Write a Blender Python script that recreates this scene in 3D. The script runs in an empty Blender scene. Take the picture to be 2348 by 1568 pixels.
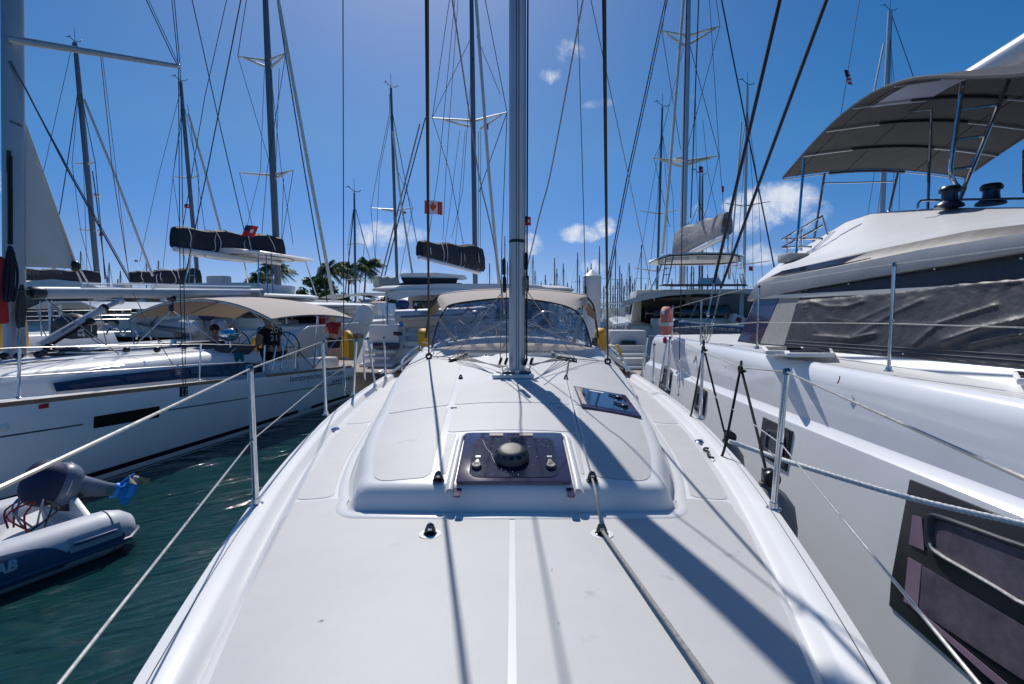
import bpy, bmesh, math, random
from math import sin, cos, pi, radians, sqrt, atan2
from mathutils import Vector as V, Matrix
random.seed(7)
SC = bpy.context.scene
COL = SC.collection

# ------------------------------------------------------------------ camera, sky, sun, exposure
H = 2.15                       # eye height above the water, metres
FOC = 1108.0                   # focal length in units of a 2347 wide picture
PITCH = math.atan(76 / 1108)
cam_d = bpy.data.cameras.new('camera'); cam = bpy.data.objects.new('camera', cam_d); COL.objects.link(cam)
cam.location = (0, 0, H); cam.rotation_euler = (pi / 2 - PITCH, 0, 0)
cam_d.sensor_width = 36; cam_d.lens = FOC / 2347 * 36; cam_d.clip_start = 0.05; cam_d.clip_end = 20000
SC.camera = cam
SUN_AZ, SUN_EL = radians(-12), radians(49)      # azimuth from +Y towards +X
sun_dir = V((sin(SUN_AZ) * cos(SUN_EL), cos(SUN_AZ) * cos(SUN_EL), sin(SUN_EL)))
sd = bpy.data.lights.new('sun', 'SUN'); so = bpy.data.objects.new('sun', sd); COL.objects.link(so)
sd.energy = 3.75; sd.angle = radians(0.55); sd.color = (1.0, 0.965, 0.92)
so.rotation_euler = (-sun_dir).to_track_quat('-Z', 'Y').to_euler(); so.location = (0, 0, 60)
SC.view_settings.view_transform = 'Standard'; SC.view_settings.look = 'None'
SC.view_settings.exposure = 0.12; SC.view_settings.gamma = 1.0; SC.view_settings.use_curve_mapping = False
SC.cycles.max_bounces = 8; SC.cycles.transparent_max_bounces = 24
SC.cycles.caustics_reflective = True; SC.cycles.caustics_refractive = False
SC.cycles.sample_clamp_indirect = 3.0; SC.cycles.blur_glossy = 1.0

W = bpy.data.worlds.new('World'); SC.world = W; W.use_nodes = True
wt = W.node_tree; wt.nodes.clear()
def wn(t, **k):
    n = wt.nodes.new(t)
    for a, b in k.items(): setattr(n, a, b)
    return n
def wl(a, b): wt.links.new(a, b)
w_out = wn('ShaderNodeOutputWorld'); w_bg = wn('ShaderNodeBackground'); wl(w_bg.outputs[0], w_out.inputs[0])
sky = wn('ShaderNodeTexSky'); sky.sky_type = 'NISHITA'; sky.sun_disc = False
sky.sun_elevation = SUN_EL; sky.sun_rotation = SUN_AZ
sky.altitude = 0; sky.air_density = 1.0; sky.dust_density = 0.6; sky.ozone_density = 4.0
w_bg.inputs['Strength'].default_value = 0.082
# colour of the sky pulled towards the deep saturated blue of the tropics
hs = wn('ShaderNodeHueSaturation'); hs.inputs['Saturation'].default_value = 1.40; hs.inputs['Value'].default_value = 1.0
sepz = wn('ShaderNodeSeparateXYZ'); tcz = wn('ShaderNodeTexCoord'); wl(tcz.outputs['Generated'], sepz.inputs[0])
tint = wn('ShaderNodeValToRGB'); wl(sepz.outputs['Z'], tint.inputs[0]); el = tint.color_ramp.elements
el[0].position = 0; el[0].color = (.31, .44, .78, 1); el[1].position = .3; el[1].color = (.440, .440, .452, 1)
for p_, c_ in ((.04, (.345, .395, .60)), (.1, (.36, .36, .46))): e_ = el.new(p_); e_.color = (*c_, 1)
vm = wn('ShaderNodeVectorMath', operation='MULTIPLY'); wl(sky.outputs[0], vm.inputs[0]); wl(tint.outputs[0], vm.inputs[1])
vs_ = wn('ShaderNodeVectorMath', operation='SCALE'); wl(vm.outputs[0], vs_.inputs[0]); vs_.inputs['Scale'].default_value = 2.0
wl(vs_.outputs[0], hs.inputs['Color'])
# clouds: noise broken puffs round given directions of the sky
tc = wn('ShaderNodeTexCoord')
def wmath(op, a, b=None, clamp=False):
    n = wn('ShaderNodeMath', operation=op); n.use_clamp = clamp
    for i, v in enumerate((a, b)):
        if v is None: continue
        if isinstance(v, (int, float)): n.inputs[i].default_value = v
        else: wl(v, n.inputs[i])
    return n.outputs[0]
def ray(x, y):
    cx, cy = (x - 1173.5) / FOC, -(y - 784) / FOC
    c, s = cos(PITCH), sin(PITCH)
    return V((cx, c + cy * s, -s + cy * c))
nz = wn('ShaderNodeTexNoise'); nz.inputs['Scale'].default_value = 13; nz.inputs['Detail'].default_value = 9; nz.inputs['Roughness'].default_value = 0.66; nz.inputs['Distortion'].default_value = .35
wl(tc.outputs['Generated'], nz.inputs['Vector'])
# (x, y, half width, half height, density) in picture units turned into directions
CL = [(1298, 122, 56, 34, .72), (1260, 172, 44, 24, .72), (1375, 238, 50, 15, .62), (895, 540, 95, 36, 1.0), (860, 550, 60, 24, .8), (775, 537, 45, 16, .45),
      (1325, 536, 58, 26, .85), (1383, 518, 34, 26, .75), (1355, 612, 55, 20, .6), (1238, 635, 26, 12, .5), (1765, 470, 105, 62, 1.25), (1720, 510, 70, 45, 1.1), (1830, 455, 50, 40, .9),
      (1700, 580, 120, 34, .8), (1760, 590, 70, 22, .8), (1640, 218, 34, 16, .4), (1590, 210, 60, 26, .3), (945, 640, 90, 32, .55), (880, 650, 60, 34, .6), (1560, 605, 90, 26, .55),
      (1215, 560, 40, 30, .8), (1000, 660, 120, 16, .4), (1590, 485, 40, 24, .6), (700, 655, 40, 14, .35), (860, 655, 60, 26, .5), (620, 655, 40, 14, .25), (1850, 500, 60, 50, .6)]
for k in range(14):                       # the same fair weather puffs go on round the horizon
    CL.append((None, radians(60 + k * 19 + random.random() * 9), radians(5 + random.random() * 12), .05 + random.random() * .07, .6))
acc = None
for c in CL:
    if c[0] is None:
        az, el, sz, dens = c[1:]
        d = V((sin(az) * cos(el), cos(az) * cos(el), sin(el))); sx, sy = sz, sz * .4
    else:
        d = ray(c[0], c[1]); L = d.length; d = d.normalized(); sx, sy, dens = c[2] / FOC / L, c[3] / FOC / L, c[4]
    r = V((d.y, -d.x, 0)).normalized(); u = r.cross(d)
    def dot(v):
        n = wn('ShaderNodeVectorMath', operation='DOT_PRODUCT'); wl(tc.outputs['Generated'], n.inputs[0]); n.inputs[1].default_value = v; return n.outputs['Value']
    a = wmath('DIVIDE', dot(r), sx); b = wmath('DIVIDE', dot(u), 1.0)
    b = wmath('DIVIDE', wmath('SUBTRACT', b, 0.0), sy)
    e = wmath('ADD', wmath('MULTIPLY', a, a), wmath('MULTIPLY', b, b))
    front = wmath('GREATER_THAN', dot(d), 0.2)
    m = wmath('MULTIPLY', wmath('SUBTRACT', 1.0, e, True), front)
    m = wmath('MULTIPLY', wmath('POWER', m, .6), dens)
    acc = m if acc is None else wmath('MAXIMUM', acc, m)
cm = wmath('SUBTRACT', wmath('ADD', acc, wmath('MULTIPLY', nz.outputs[0], 2.8)), 1.78, True)
cm = wmath('MULTIPLY', wmath('MULTIPLY', cm, wmath('GREATER_THAN', acc, 0.0001)), 1.15, True)
rampc = wn('ShaderNodeMapRange'); rampc.interpolation_type = 'SMOOTHSTEP'; wl(cm, rampc.inputs[0])
mixc = wn('ShaderNodeMix', data_type='RGBA'); wl(wmath('MULTIPLY', rampc.outputs[0], .86), mixc.inputs[0]); wl(hs.outputs[0], mixc.inputs[6]); mixc.inputs[7].default_value = (9.0, 9.4, 10.2, 1)
wl(mixc.outputs[2], w_bg.inputs['Color'])

# ------------------------------------------------------------------ placing things: a point of the picture on a plane of the place
def P(x, y, Y): r = ray(x, y); return V((0, 0, H)) + r * (Y / r.y)
def PX(x, y, X): r = ray(x, y); return V((0, 0, H)) + r * (X / r.x)
def PZ(x, y, z): r = ray(x, y); return V((0, 0, H)) + r * ((z - H) / r.z)
def PN(x, y, p0, n): r = ray(x, y); o = V((0, 0, H)); return o + r * ((p0 - o).dot(n) / r.dot(n))
def cv(pts):
    """smooth curve through (x, y) points"""
    def f(x):
        if x <= pts[0][0]: return pts[0][1]
        if x >= pts[-1][0]: return pts[-1][1]
        for i in range(len(pts) - 1):
            if pts[i][0] <= x <= pts[i + 1][0]: break
        (x0, y0), (x1, y1) = pts[i], pts[i + 1]
        m0 = (y1 - pts[i - 1][1]) / (x1 - pts[i - 1][0]) if i > 0 else (y1 - y0) / (x1 - x0)
        m1 = (pts[i + 2][1] - y0) / (pts[i + 2][0] - x0) if i + 2 < len(pts) else (y1 - y0) / (x1 - x0)
        t = (x - x0) / (x1 - x0); h = x1 - x0
        return (2*t**3 - 3*t*t + 1) * y0 + (t**3 - 2*t*t + t) * h * m0 + (-2*t**3 + 3*t*t) * y1 + (t**3 - t*t) * h * m1
    return f
def lerp(a, b, t): return a + (b - a) * t

# ------------------------------------------------------------------ mesh collecting
class M:
    def __init__(s): s.v = []; s.f = []
    def add(s, vs, fs):
        o = len(s.v); s.v += [V(v) for v in vs]; s.f += [[i + o for i in f] for f in fs]; return s
    def box(s, c, d, rz=0, R=None):
        c = V(c); R = R or Matrix.Rotation(rz, 3, 'Z'); x, y, z = d[0] / 2, d[1] / 2, d[2] / 2
        vs = [c + R @ V((a * x, b * y, e * z)) for a in (-1, 1) for b in (-1, 1) for e in (-1, 1)]
        return s.add(vs, [(0, 1, 3, 2), (4, 6, 7, 5), (0, 4, 5, 1), (2, 3, 7, 6), (0, 2, 6, 4), (1, 5, 7, 3)])
    def beam(s, a, b, w, h, up=(0, 0, 1)):
        a, b = V(a), V(b); d = (b - a); L = d.length; d.normalize(); u = V(up)
        x = d.cross(u)
        if x.length < 1e-4: x = d.cross(V((0, 1, 0)))
        x.normalize(); u = x.cross(d)
        R = Matrix((x, d, u)).transposed()
        return s.box((a + b) / 2, (w, L, h), R=R)
    def tube(s, pts, r, n=8, cap=True, ry=None, up=None):
        pts = [V(p) for p in pts]; rr = r if isinstance(r, (list, tuple)) else [r] * len(pts)
        rings = []; prev = None
        for i, p in enumerate(pts):
            t = (pts[min(i + 1, len(pts) - 1)] - pts[max(i - 1, 0)]).normalized()
            if prev is None:
                a = V(up) if up else (V((0, 0, 1)) if abs(t.z) < .9 else V((1, 0, 0)))
                x = (a - t * a.dot(t)).normalized()
            else: x = (prev - t * prev.dot(t)).normalized()
            prev = x; y = t.cross(x); q = (ry / rr[0] if ry else 1) * rr[i]
            rings.append([p + x * cos(2 * pi * k / n) * rr[i] + y * sin(2 * pi * k / n) * q for k in range(n)])
        return s.loft(rings, closed=True, cap=cap)
    def loft(s, rings, closed=True, cap=True):
        n = len(rings[0]); vs = [p for r in rings for p in r]; fs = []
        for i in range(len(rings) - 1):
            for k in range(n if closed else n - 1):
                k2 = (k + 1) % n
                fs.append((i * n + k, i * n + k2, (i + 1) * n + k2, (i + 1) * n + k))
        if cap and closed: fs.append(tuple(range(n))[::-1]); fs.append(tuple((len(rings) - 1) * n + k for k in range(n)))
        return s.add(vs, fs)
    def grid(s, fn, nu, nv):
        vs = [fn(i / nu, j / nv) for j in range(nv + 1) for i in range(nu + 1)]
        return s.add(vs, [(j * (nu + 1) + i, j * (nu + 1) + i + 1, (j + 1) * (nu + 1) + i + 1, (j + 1) * (nu + 1) + i) for j in range(nv) for i in range(nu)])
    def slab(s, fn, nu, nv, off):
        """a grid with thickness: off is a vector"""
        off = V(off); a = [fn(i / nu, j / nv) for j in range(nv + 1) for i in range(nu + 1)]; n = len(a)
        q = lambda i, j: j * (nu + 1) + i
        fs = [(q(i, j), q(i + 1, j), q(i + 1, j + 1), q(i, j + 1)) for j in range(nv) for i in range(nu)]
        fs += [tuple(k + n for k in f[::-1]) for f in fs]
        for i in range(nu): fs += [(q(i, 0), q(i, 0) + n, q(i + 1, 0) + n, q(i + 1, 0)), (q(i + 1, nv), q(i + 1, nv) + n, q(i, nv) + n, q(i, nv))]
        for j in range(nv): fs += [(q(0, j + 1), q(0, j + 1) + n, q(0, j) + n, q(0, j)), (q(nu, j), q(nu, j) + n, q(nu, j + 1) + n, q(nu, j + 1))]
        return s.add(a + [V(p) + off for p in a], fs)
    def prism(s, poly, off):
        n = len(poly); off = V(off); vs = [V(p) for p in poly] + [V(p) + off for p in poly]
        fs = [tuple(range(n))[::-1], tuple(range(n, 2 * n))] + [(i, (i + 1) % n, (i + 1) % n + n, i + n) for i in range(n)]
        return s.add(vs, fs)
    def lathe(s, c, prof, n=16, R=None):
        c = V(c); R = R or Matrix.Identity(3)
        rings = [[c + R @ V((r * cos(2 * pi * k / n), r * sin(2 * pi * k / n), z)) for k in range(n)] for r, z in prof]
        return s.loft(rings)
    def ball(s, c, r, n=12, m=8, R=None):
        r = (r, r, r) if isinstance(r, (int, float)) else r; c = V(c); R = R or Matrix.Identity(3)
        rings = [[c + R @ V((r[0] * max(sin(pi * j / m), .01) * cos(2 * pi * k / n), r[1] * max(sin(pi * j / m), .01) * sin(2 * pi * k / n), -r[2] * cos(pi * j / m))) for k in range(n)] for j in range(m + 1)]
        return s.loft(rings)
    def torus(s, c, R1, r2, axis='Z', n=24, m=8, R=None, a0=0, a1=2 * pi):
        R = R or Matrix.Identity(3); c = V(c); full = abs(a1 - a0 - 2 * pi) < 1e-6
        k = n if full else n + 1; rings = []
        for i in range(k + (1 if full else 0)):
            a = a0 + (a1 - a0) * i / n; rings.append([c + R @ V(((R1 + r2 * cos(b)) * cos(a), (R1 + r2 * cos(b)) * sin(a), r2 * sin(b))) for b in [2 * pi * q / m for q in range(m)]])
        return s.loft(rings, cap=not full)

def bez(pts, n=6):
    """points along a smooth curve through pts (Catmull-Rom)"""
    pts = [V(p) for p in pts]; out = []
    for i in range(len(pts) - 1):
        p0, p1, p2, p3 = pts[max(i - 1, 0)], pts[i], pts[i + 1], pts[min(i + 2, len(pts) - 1)]
        for k in range(n):
            t = k / n; out.append(.5 * ((2 * p1) + (p2 - p0) * t + (2 * p0 - 5 * p1 + 4 * p2 - p3) * t * t + (3 * p1 - p0 - 3 * p2 + p3) * t ** 3))
    out.append(pts[-1]); return out

ORG = {}
def ob(name, m, mt, parent=None, smooth=40, bevel=0, segs=2, **tags):
    """links one mesh object; m holds world coordinates"""
    me = bpy.data.meshes.new(name)
    if parent is None:
        xs = [v.x for v in m.v]; ys = [v.y for v in m.v]; zs = [v.z for v in m.v]
        org = V(((min(xs) + max(xs)) / 2, (min(ys) + max(ys)) / 2, min(zs)))
    else: org = ORG[parent.name]
    me.from_pydata([tuple(v - org) for v in m.v], [], m.f)
    bm = bmesh.new(); bm.from_mesh(me)
    bmesh.ops.remove_doubles(bm, verts=bm.verts, dist=1e-5)
    bmesh.ops.recalc_face_normals(bm, faces=bm.faces)
    if bevel:
        es = [e for e in bm.edges if len(e.link_faces) == 2 and e.calc_face_angle(0) > radians(28)]
        bmesh.ops.bevel(bm, geom=es, offset=bevel, segments=segs, affect='EDGES', profile=.5, clamp_overlap=True)
    bm.to_mesh(me); bm.free()
    if smooth:
        me.polygons.foreach_set('use_smooth', [True] * len(me.polygons)); me.set_sharp_from_angle(angle=radians(smooth))
    if mt: me.materials.append(mt)
    o = bpy.data.objects.new(name, me); COL.objects.link(o)
    if parent is None: o.location = org
    else: o.parent = parent
    ORG[o.name] = org
    for k, v in tags.items(): o[k] = v
    return o
def thing(name, label, cat, loc, group=None):
    o = bpy.data.objects.new(name, None); COL.objects.link(o); o.location = loc; o.empty_display_size = .2
    ORG[o.name] = V(loc); o['label'] = label; o['category'] = cat
    if group: o['group'] = group
    return o
def tg(o, label, cat, group=None, kind=None):
    o['label'] = label; o['category'] = cat
    if group: o['group'] = group
    if kind: o['kind'] = kind
    return o
def dup(root, loc, label, rz=0, group=None, scale=None):
    """a copy of a thing with copies of its parts and sub-parts"""
    r = root.copy(); COL.objects.link(r); r.location = loc; r.rotation_euler = (0, 0, rz); r['label'] = label
    if group: r['group'] = group
    if scale: r.scale = (scale,) * 3
    for ch in list(root.children):
        c = ch.copy(); COL.objects.link(c); c.parent = r
        for g in ch.children:
            d = g.copy(); COL.objects.link(d); d.parent = c
    ORG[r.name] = V(loc); return r
def text_mesh(s, size, origin, xdir, ydir, depth=.002, shear=0, spacing=1.0):
    """printed lettering as thin real letters; origin is the lower left corner"""
    c = bpy.data.curves.new('t', 'FONT'); c.body = s; c.size = size; c.extrude = depth; c.resolution_u = 2; c.shear = shear; c.space_character = spacing
    o = bpy.data.objects.new('t', c); COL.objects.link(o); dg = bpy.context.evaluated_depsgraph_get()
    me = bpy.data.meshes.new_from_object(o.evaluated_get(dg)); bpy.data.objects.remove(o)
    x, y = V(xdir).normalized(), V(ydir).normalized(); z = x.cross(y); m = M()
    m.add([V(origin) + x * v.co.x + y * v.co.y + z * v.co.z for v in me.vertices], [tuple(p.vertices) for p in me.polygons])
    bpy.data.meshes.remove(me); return m

# ------------------------------------------------------------------ materials
MT = {}
def mat(name, col, rough=.5, metal=0.0, nscale=0, namt=.1, bscale=0, bstr=.2, coat=0, spec=.5, bdist=.002, aniso=None, nstretch=None, sheen=0):
    if name in MT: return MT[name]
    m = bpy.data.materials.new(name); m.use_nodes = True; t = m.node_tree; b = t.nodes['Principled BSDF']
    b.inputs['Base Color'].default_value = (*col, 1); b.inputs['Roughness'].default_value = rough; b.inputs['Metallic'].default_value = metal
    b.inputs['Specular IOR Level'].default_value = spec; b.inputs['Coat Weight'].default_value = coat; b.inputs['Coat Roughness'].default_value = .06
    if sheen: b.inputs['Sheen Weight'].default_value = sheen
    tcn = t.nodes.new('ShaderNodeTexCoord'); src = tcn.outputs['Object']
    if nstretch:
        mp = t.nodes.new('ShaderNodeMapping'); mp.inputs['Scale'].default_value = nstretch; t.links.new(src, mp.inputs[0]); src = mp.outputs[0]
    if nscale:
        n = t.nodes.new('ShaderNodeTexNoise'); n.inputs['Scale'].default_value = nscale; n.inputs['Detail'].default_value = 6; n.inputs['Roughness'].default_value = .6; t.links.new(src, n.inputs[0])
        r = t.nodes.new('ShaderNodeValToRGB'); t.links.new(n.outputs[0], r.inputs[0]); r.color_ramp.elements[0].position = .3; r.color_ramp.elements[1].position = .7
        r.color_ramp.elements[0].color = (*[max(0, c * (1 - namt)) for c in col], 1); r.color_ramp.elements[1].color = (*[min(1, c * (1 + namt)) for c in col], 1)
        t.links.new(r.outputs[0], b.inputs['Base Color'])
        mr = t.nodes.new('ShaderNodeMapRange'); t.links.new(n.outputs[0], mr.inputs[0]); mr.inputs[3].default_value = max(0, rough - .07); mr.inputs[4].default_value = min(1, rough + .07); t.links.new(mr.outputs[0], b.inputs['Roughness'])
    if bscale:
        n = t.nodes.new('ShaderNodeTexNoise'); n.inputs['Scale'].default_value = bscale; n.inputs['Detail'].default_value = 4; t.links.new(src, n.inputs[0])
        bp = t.nodes.new('ShaderNodeBump'); bp.inputs['Strength'].default_value = bstr; bp.inputs['Distance'].default_value = bdist; t.links.new(n.outputs[0], bp.inputs['Height']); t.links.new(bp.outputs[0], b.inputs['Normal'])
    MT[name] = m; return m
gel = mat('white_gelcoat', (.745, .745, .735), .34, nscale=1.3, namt=.03, spec=.4)
gel2 = mat('hull_gelcoat', (.85, .86, .87), .12, nscale=.8, namt=.04, coat=.5)
gelc = mat('cream_gelcoat', (.66, .65, .60), .3, nscale=2, namt=.05, coat=.2)
gelg = mat('grey_gelcoat', (.33, .34, .35), .4, nscale=5, namt=.12)
steel = mat('polished_steel', (.62, .63, .65), .12, 1.0, nscale=30, namt=.1)
wire_m = mat('wire_rope', (.42, .41, .39), .35, .9, nscale=60, namt=.2)
alu = mat('anodised_mast', (.52, .55, .58), .42, .15, nscale=3, namt=.06)
aluL = mat('light_spar', (.52, .54, .57), .35, .5, nscale=3, namt=.06)
spar_far = mat('weathered_spar', (.16, .18, .21), .45, .5, nscale=2, namt=.1)
sprd = mat('painted_spreader', (.62, .60, .54), .45, nscale=5, namt=.08)
black = mat('black_plastic', (.012, .012, .014), .35, nscale=20, namt=.3)
blackr = mat('black_rope', (.012, .012, .013), .8, bscale=350, bstr=.8)
rigdk = mat('dark_rigging', (.022, .024, .032), .5, nscale=30, namt=.3)
sheetm = mat('black_sheet_rope', (.02, .014, .018), .75, bscale=260, bstr=.7)
ropeg = mat('grey_rope', (.27, .26, .245), .8, nscale=80, namt=.3, bscale=300, bstr=.6)
ropew = mat('white_rope', (.80, .79, .76), .8, nscale=60, namt=.15, bscale=160, bstr=.6)
tan = mat('tan_canvas', (.47, .395, .335), .85, nscale=6, namt=.06, bscale=40, bstr=.25, bdist=.01, sheen=.2)
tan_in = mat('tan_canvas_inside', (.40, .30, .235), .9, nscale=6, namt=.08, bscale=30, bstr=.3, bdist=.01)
navy = mat('navy_canvas', (.010, .013, .024), .75, nscale=5, namt=.3, bscale=7, bstr=.6, bdist=.05)
charc = mat('charcoal_canvas', (.036, .038, .046), .5, nscale=6, namt=.15, bscale=5, bstr=.5, bdist=.04)
greyc = mat('grey_canvas', (.30, .30, .31), .85, nscale=7, namt=.12, bscale=6, bstr=.7, bdist=.06)
beige = mat('beige_canvas', (.46, .42, .36), .85, nscale=7, namt=.1, bscale=8, bstr=.6, bdist=.05)
sailm = mat('sailcloth', (.62, .60, .54), .7, nscale=4, namt=.05, bscale=6, bstr=.25, bdist=.02)
teak = mat('teak', (.33, .19, .11), .6, nscale=40, namt=.3, nstretch=(1, .1, 1))
yel = mat('yellow_foam_cover', (.68, .37, .02), .6, nscale=12, namt=.15, bscale=30, bstr=.3, bdist=.005)
redm = mat('red_cloth', (.55, .02, .03), .8, nscale=10, namt=.2)
redf = mat('faded_red_foam', (.62, .20, .17), .7, nscale=9, namt=.2)
orange_m = mat('flag_orange_red', (.75, .07, .03), .8)
whitec = mat('white_cloth', (.75, .75, .74), .8)
navyp = mat('navy_cloth', (.02, .03, .10), .8)
tube_g = mat('grey_hypalon', (.52, .54, .58), .5, nscale=6, namt=.08, bscale=30, bstr=.1)
tube_b = mat('navy_hypalon', (.035, .075, .16), .5, nscale=6, namt=.15)
darkglass = mat('dark_acrylic', (.006, .007, .012), .06, nscale=3, namt=.4, spec=.6)
blueglass = mat('navy_window', (.008, .014, .045), .08, nscale=3, namt=.3, spec=.6)
purpglass = mat('smoked_purple_acrylic', (.038, .030, .070), .08, nscale=3, namt=.08, spec=.6)
blue_p = mat('blue_antifouling', (.02, .28, .80), .5, nscale=25, namt=.25)
outb = mat('outboard_grey', (.17, .20, .26), .35, nscale=8, namt=.12, coat=.3)
antif = mat('black_antifouling', (.004, .004, .005), .45)
skin = mat('skin', (.45, .25, .17), .55, nscale=15, namt=.1)
white_p = mat('white_paint', (.8, .8, .8), .45, nscale=4, namt=.05)
pile_m = mat('white_pile_sleeve', (.74, .73, .71), .45, nscale=3, namt=.05)

# ------------------------------------------------------------------ the water and the land
def water_mat():
    m = bpy.data.materials.new('harbour_water'); m.use_nodes = True; t = m.node_tree; b = t.nodes['Principled BSDF']
    b.inputs['Base Color'].default_value = (.006, .045, .045, 1); b.inputs['Roughness'].default_value = .035; b.inputs['IOR'].default_value = 1.42
    b.inputs['Specular IOR Level'].default_value = .5
    tc = t.nodes.new('ShaderNodeTexCoord'); mp = t.nodes.new('ShaderNodeMapping'); mp.inputs['Scale'].default_value = (1, 1, 1); mp.inputs['Rotation'].default_value = (0, 0, radians(-28))
    t.links.new(tc.outputs['Object'], mp.inputs[0])
    mp2 = t.nodes.new('ShaderNodeMapping'); mp2.inputs['Scale'].default_value = (.55, 1.6, 1); t.links.new(mp.outputs[0], mp2.inputs[0])
    last = None
    for sc, st, det, dist in ((.8, .40, 2, 2.8), (2.6, .15, 2, 2.2), (10, .015, 2, .3)):
        n = t.nodes.new('ShaderNodeTexNoise'); n.inputs['Scale'].default_value = sc; n.inputs['Detail'].default_value = det; n.inputs['Distortion'].default_value = dist; t.links.new(mp2.outputs[0], n.inputs[0])
        bp = t.nodes.new('ShaderNodeBump'); bp.inputs['Strength'].default_value = st; bp.inputs['Distance'].default_value = .35 / sc ** .8; t.links.new(n.outputs[0], bp.inputs['Height'])
        if last: t.links.new(last.outputs[0], bp.inputs['Normal'])
        last = bp
    t.links.new(last.outputs[0], b.inputs['Normal'])
    n = t.nodes.new('ShaderNodeTexNoise'); n.inputs['Scale'].default_value = .5; t.links.new(tc.outputs['Object'], n.inputs[0])
    r = t.nodes.new('ShaderNodeValToRGB'); t.links.new(n.outputs[0], r.inputs[0]); r.color_ramp.elements[0].color = (.004, .026, .027, 1); r.color_ramp.elements[1].color = (.007, .046, .046, 1)
    t.links.new(r.outputs[0], b.inputs['Base Color']); return m
wm = M(); wm.add([(-9000, -400, 0), (9000, -400, 0), (9000, 14000, 0), (-9000, 14000, 0)], [(0, 1, 2, 3)])
ob('water', wm, water_mat(), smooth=0, kind='structure')
land = mat('shore_ground', (.16, .15, .10), .9, nscale=.1, namt=.4)
lm = M(); lp = [(-400, 62), (-30, 66), (-14, 74), (-2, 96), (8, 170), (60, 330), (600, 420), (600, 900), (-900, 900), (-900, 62)]
lm.prism([(x, y, -.4) for x, y in lp], (0, 0, 1.05)); ob('shore', lm, land, smooth=0, kind='structure')

# ------------------------------------------------------------------ OWN BOAT
hb = cv([(-1.3, .0), (-1.1, .12), (-.5, .34), (0, .49), (.5, .64), (1.03, .83), (2.1, 1.155), (3, 1.355), (4, 1.51), (5, 1.60), (6, 1.64), (7.7, 1.64), (9.4, 1.50)])
sheer = cv([(-1.3, 1.42), (1.03, 1.35), (2.1, 1.30), (4, 1.28), (6, 1.29), (9.4, 1.33)])
def zdeck(x, Y): h = max(hb(Y), .05); return sheer(Y) - .038 + .062 * (1 - min(1, (x / h) ** 2))
rhw = cv([(1.87, .60), (2.1, .735), (2.6, .87), (3.14, .965), (4.58, 1.15), (6.3, 1.24)])          # base of the coachroof
rprof = cv([(1.5, 1.405), (1.87, 1.425), (1.97, 1.438), (2.36, 1.520), (2.9, 1.572), (3.4, 1.588), (3.85, 1.598), (4.6, 1.650), (5.3, 1.712), (6.3, 1.80)])
rcam = cv([(1.9, .02), (2.3, .055), (3, .085), (4, .10), (5.3, .12), (6.3, .14)])
def zroof(x, Y): return rprof(Y) - rcam(Y) * (x / max(rhw(Y) - .12, .3)) ** 2
BOAT = thing('sailboat', 'white sailing yacht whose foredeck, coachroof and mast fill the foreground', 'sailboat', (0, 4, 0))

def rows(a, b, n): return [a + (b - a) * i / n for i in range(n + 1)]
m = M(); rings = []
for Y in [-1.28, -1.1, -.8, -.4] + rows(0, 9.4, 28):
    h, z = hb(Y), sheer(Y); r = []
    for q, zz in ((.80, -.45), (.90, 0.02), (.965, .5), (.99, z - .18), (1.0, z - .05), (1.0, z - .012)):
        r.append(V((-h * q, Y + (1.42 - zz) * .05 * (1 if Y < -1 else 0), zz)))
    rings.append(r[::-1] + [V((-p.x, p.y, p.z)) for p in r])
m.loft(rings, closed=False); n = len(rings[0]); m.add(rings[-1], [tuple(range(n))])
ob('hull', m, gel2, BOAT)
# deck moulding: rail top, inner slope, gutter, then the cambered deck
def sect(Y):
    h, z = hb(Y), sheer(Y); k = min(1, h / .6)
    o = [(0, -.012), (.004, .0), (.038 * k, .006), (.088 * k, .004), (.100 * k, -.004), (.118 * k, -.030), (.128 * k, -.0375)]
    oz = h - .146 * k
    r = [V((-(h - a), Y, z + b)) for a, b in o]
    r.append(V((-oz, Y, zdeck(oz, Y)))); x0 = oz
    r += [V((-x0 * (1 - i / 10), Y, zdeck(x0 * (1 - i / 10), Y))) for i in range(1, 11)]
    return r + [V((-p.x, p.y, p.z)) for p in r[-2::-1]]
m = M(); m.loft([sect(Y) for Y in [-1.27, -1.15, -.95] + rows(-.8, 6.4, 48)], closed=False)
ob('deck', m, gel, BOAT, smooth=50)
# thin seam between hull and deck along the rail
for s in (-1, 1):
    m = M(); m.tube([(s * (hb(Y) - .036), Y, sheer(Y) + .0045) for Y in rows(-.9, 6.3, 60)], .0028, 4)
    ob('rail_seam', m, mat('seam_sealant', (.05, .055, .07), .6), BOAT)
m = M()
for s in (-1, 1):
    m = M(); m.slab(lambda u, v: V((s * lerp(hb(lerp(6.3, 9.3, v)), 1.05, u), lerp(6.3, 9.3, v), lerp(sheer(lerp(6.3, 9.3, v)), 1.62, min(1, u * 1.3)))), 6, 8, (0, 0, -.04))
    ob('cockpit_coaming', m, gel, BOAT)
    m = M(); m.box((s * .82, 7.7, 1.33), (.46, 2.6, .06)); m.box((s * 1.04, 7.7, 1.47), (.04, 2.8, .34)); ob('cockpit_seat', m, gelc, BOAT, bevel=.01)
m = M(); m.box((0, 7.8, .98), (2.2, 3.0, .05)); m.box((0, 9.33, 1.12), (2.9, .06, .3)); ob('cockpit_sole', m, teak, BOAT)
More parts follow.
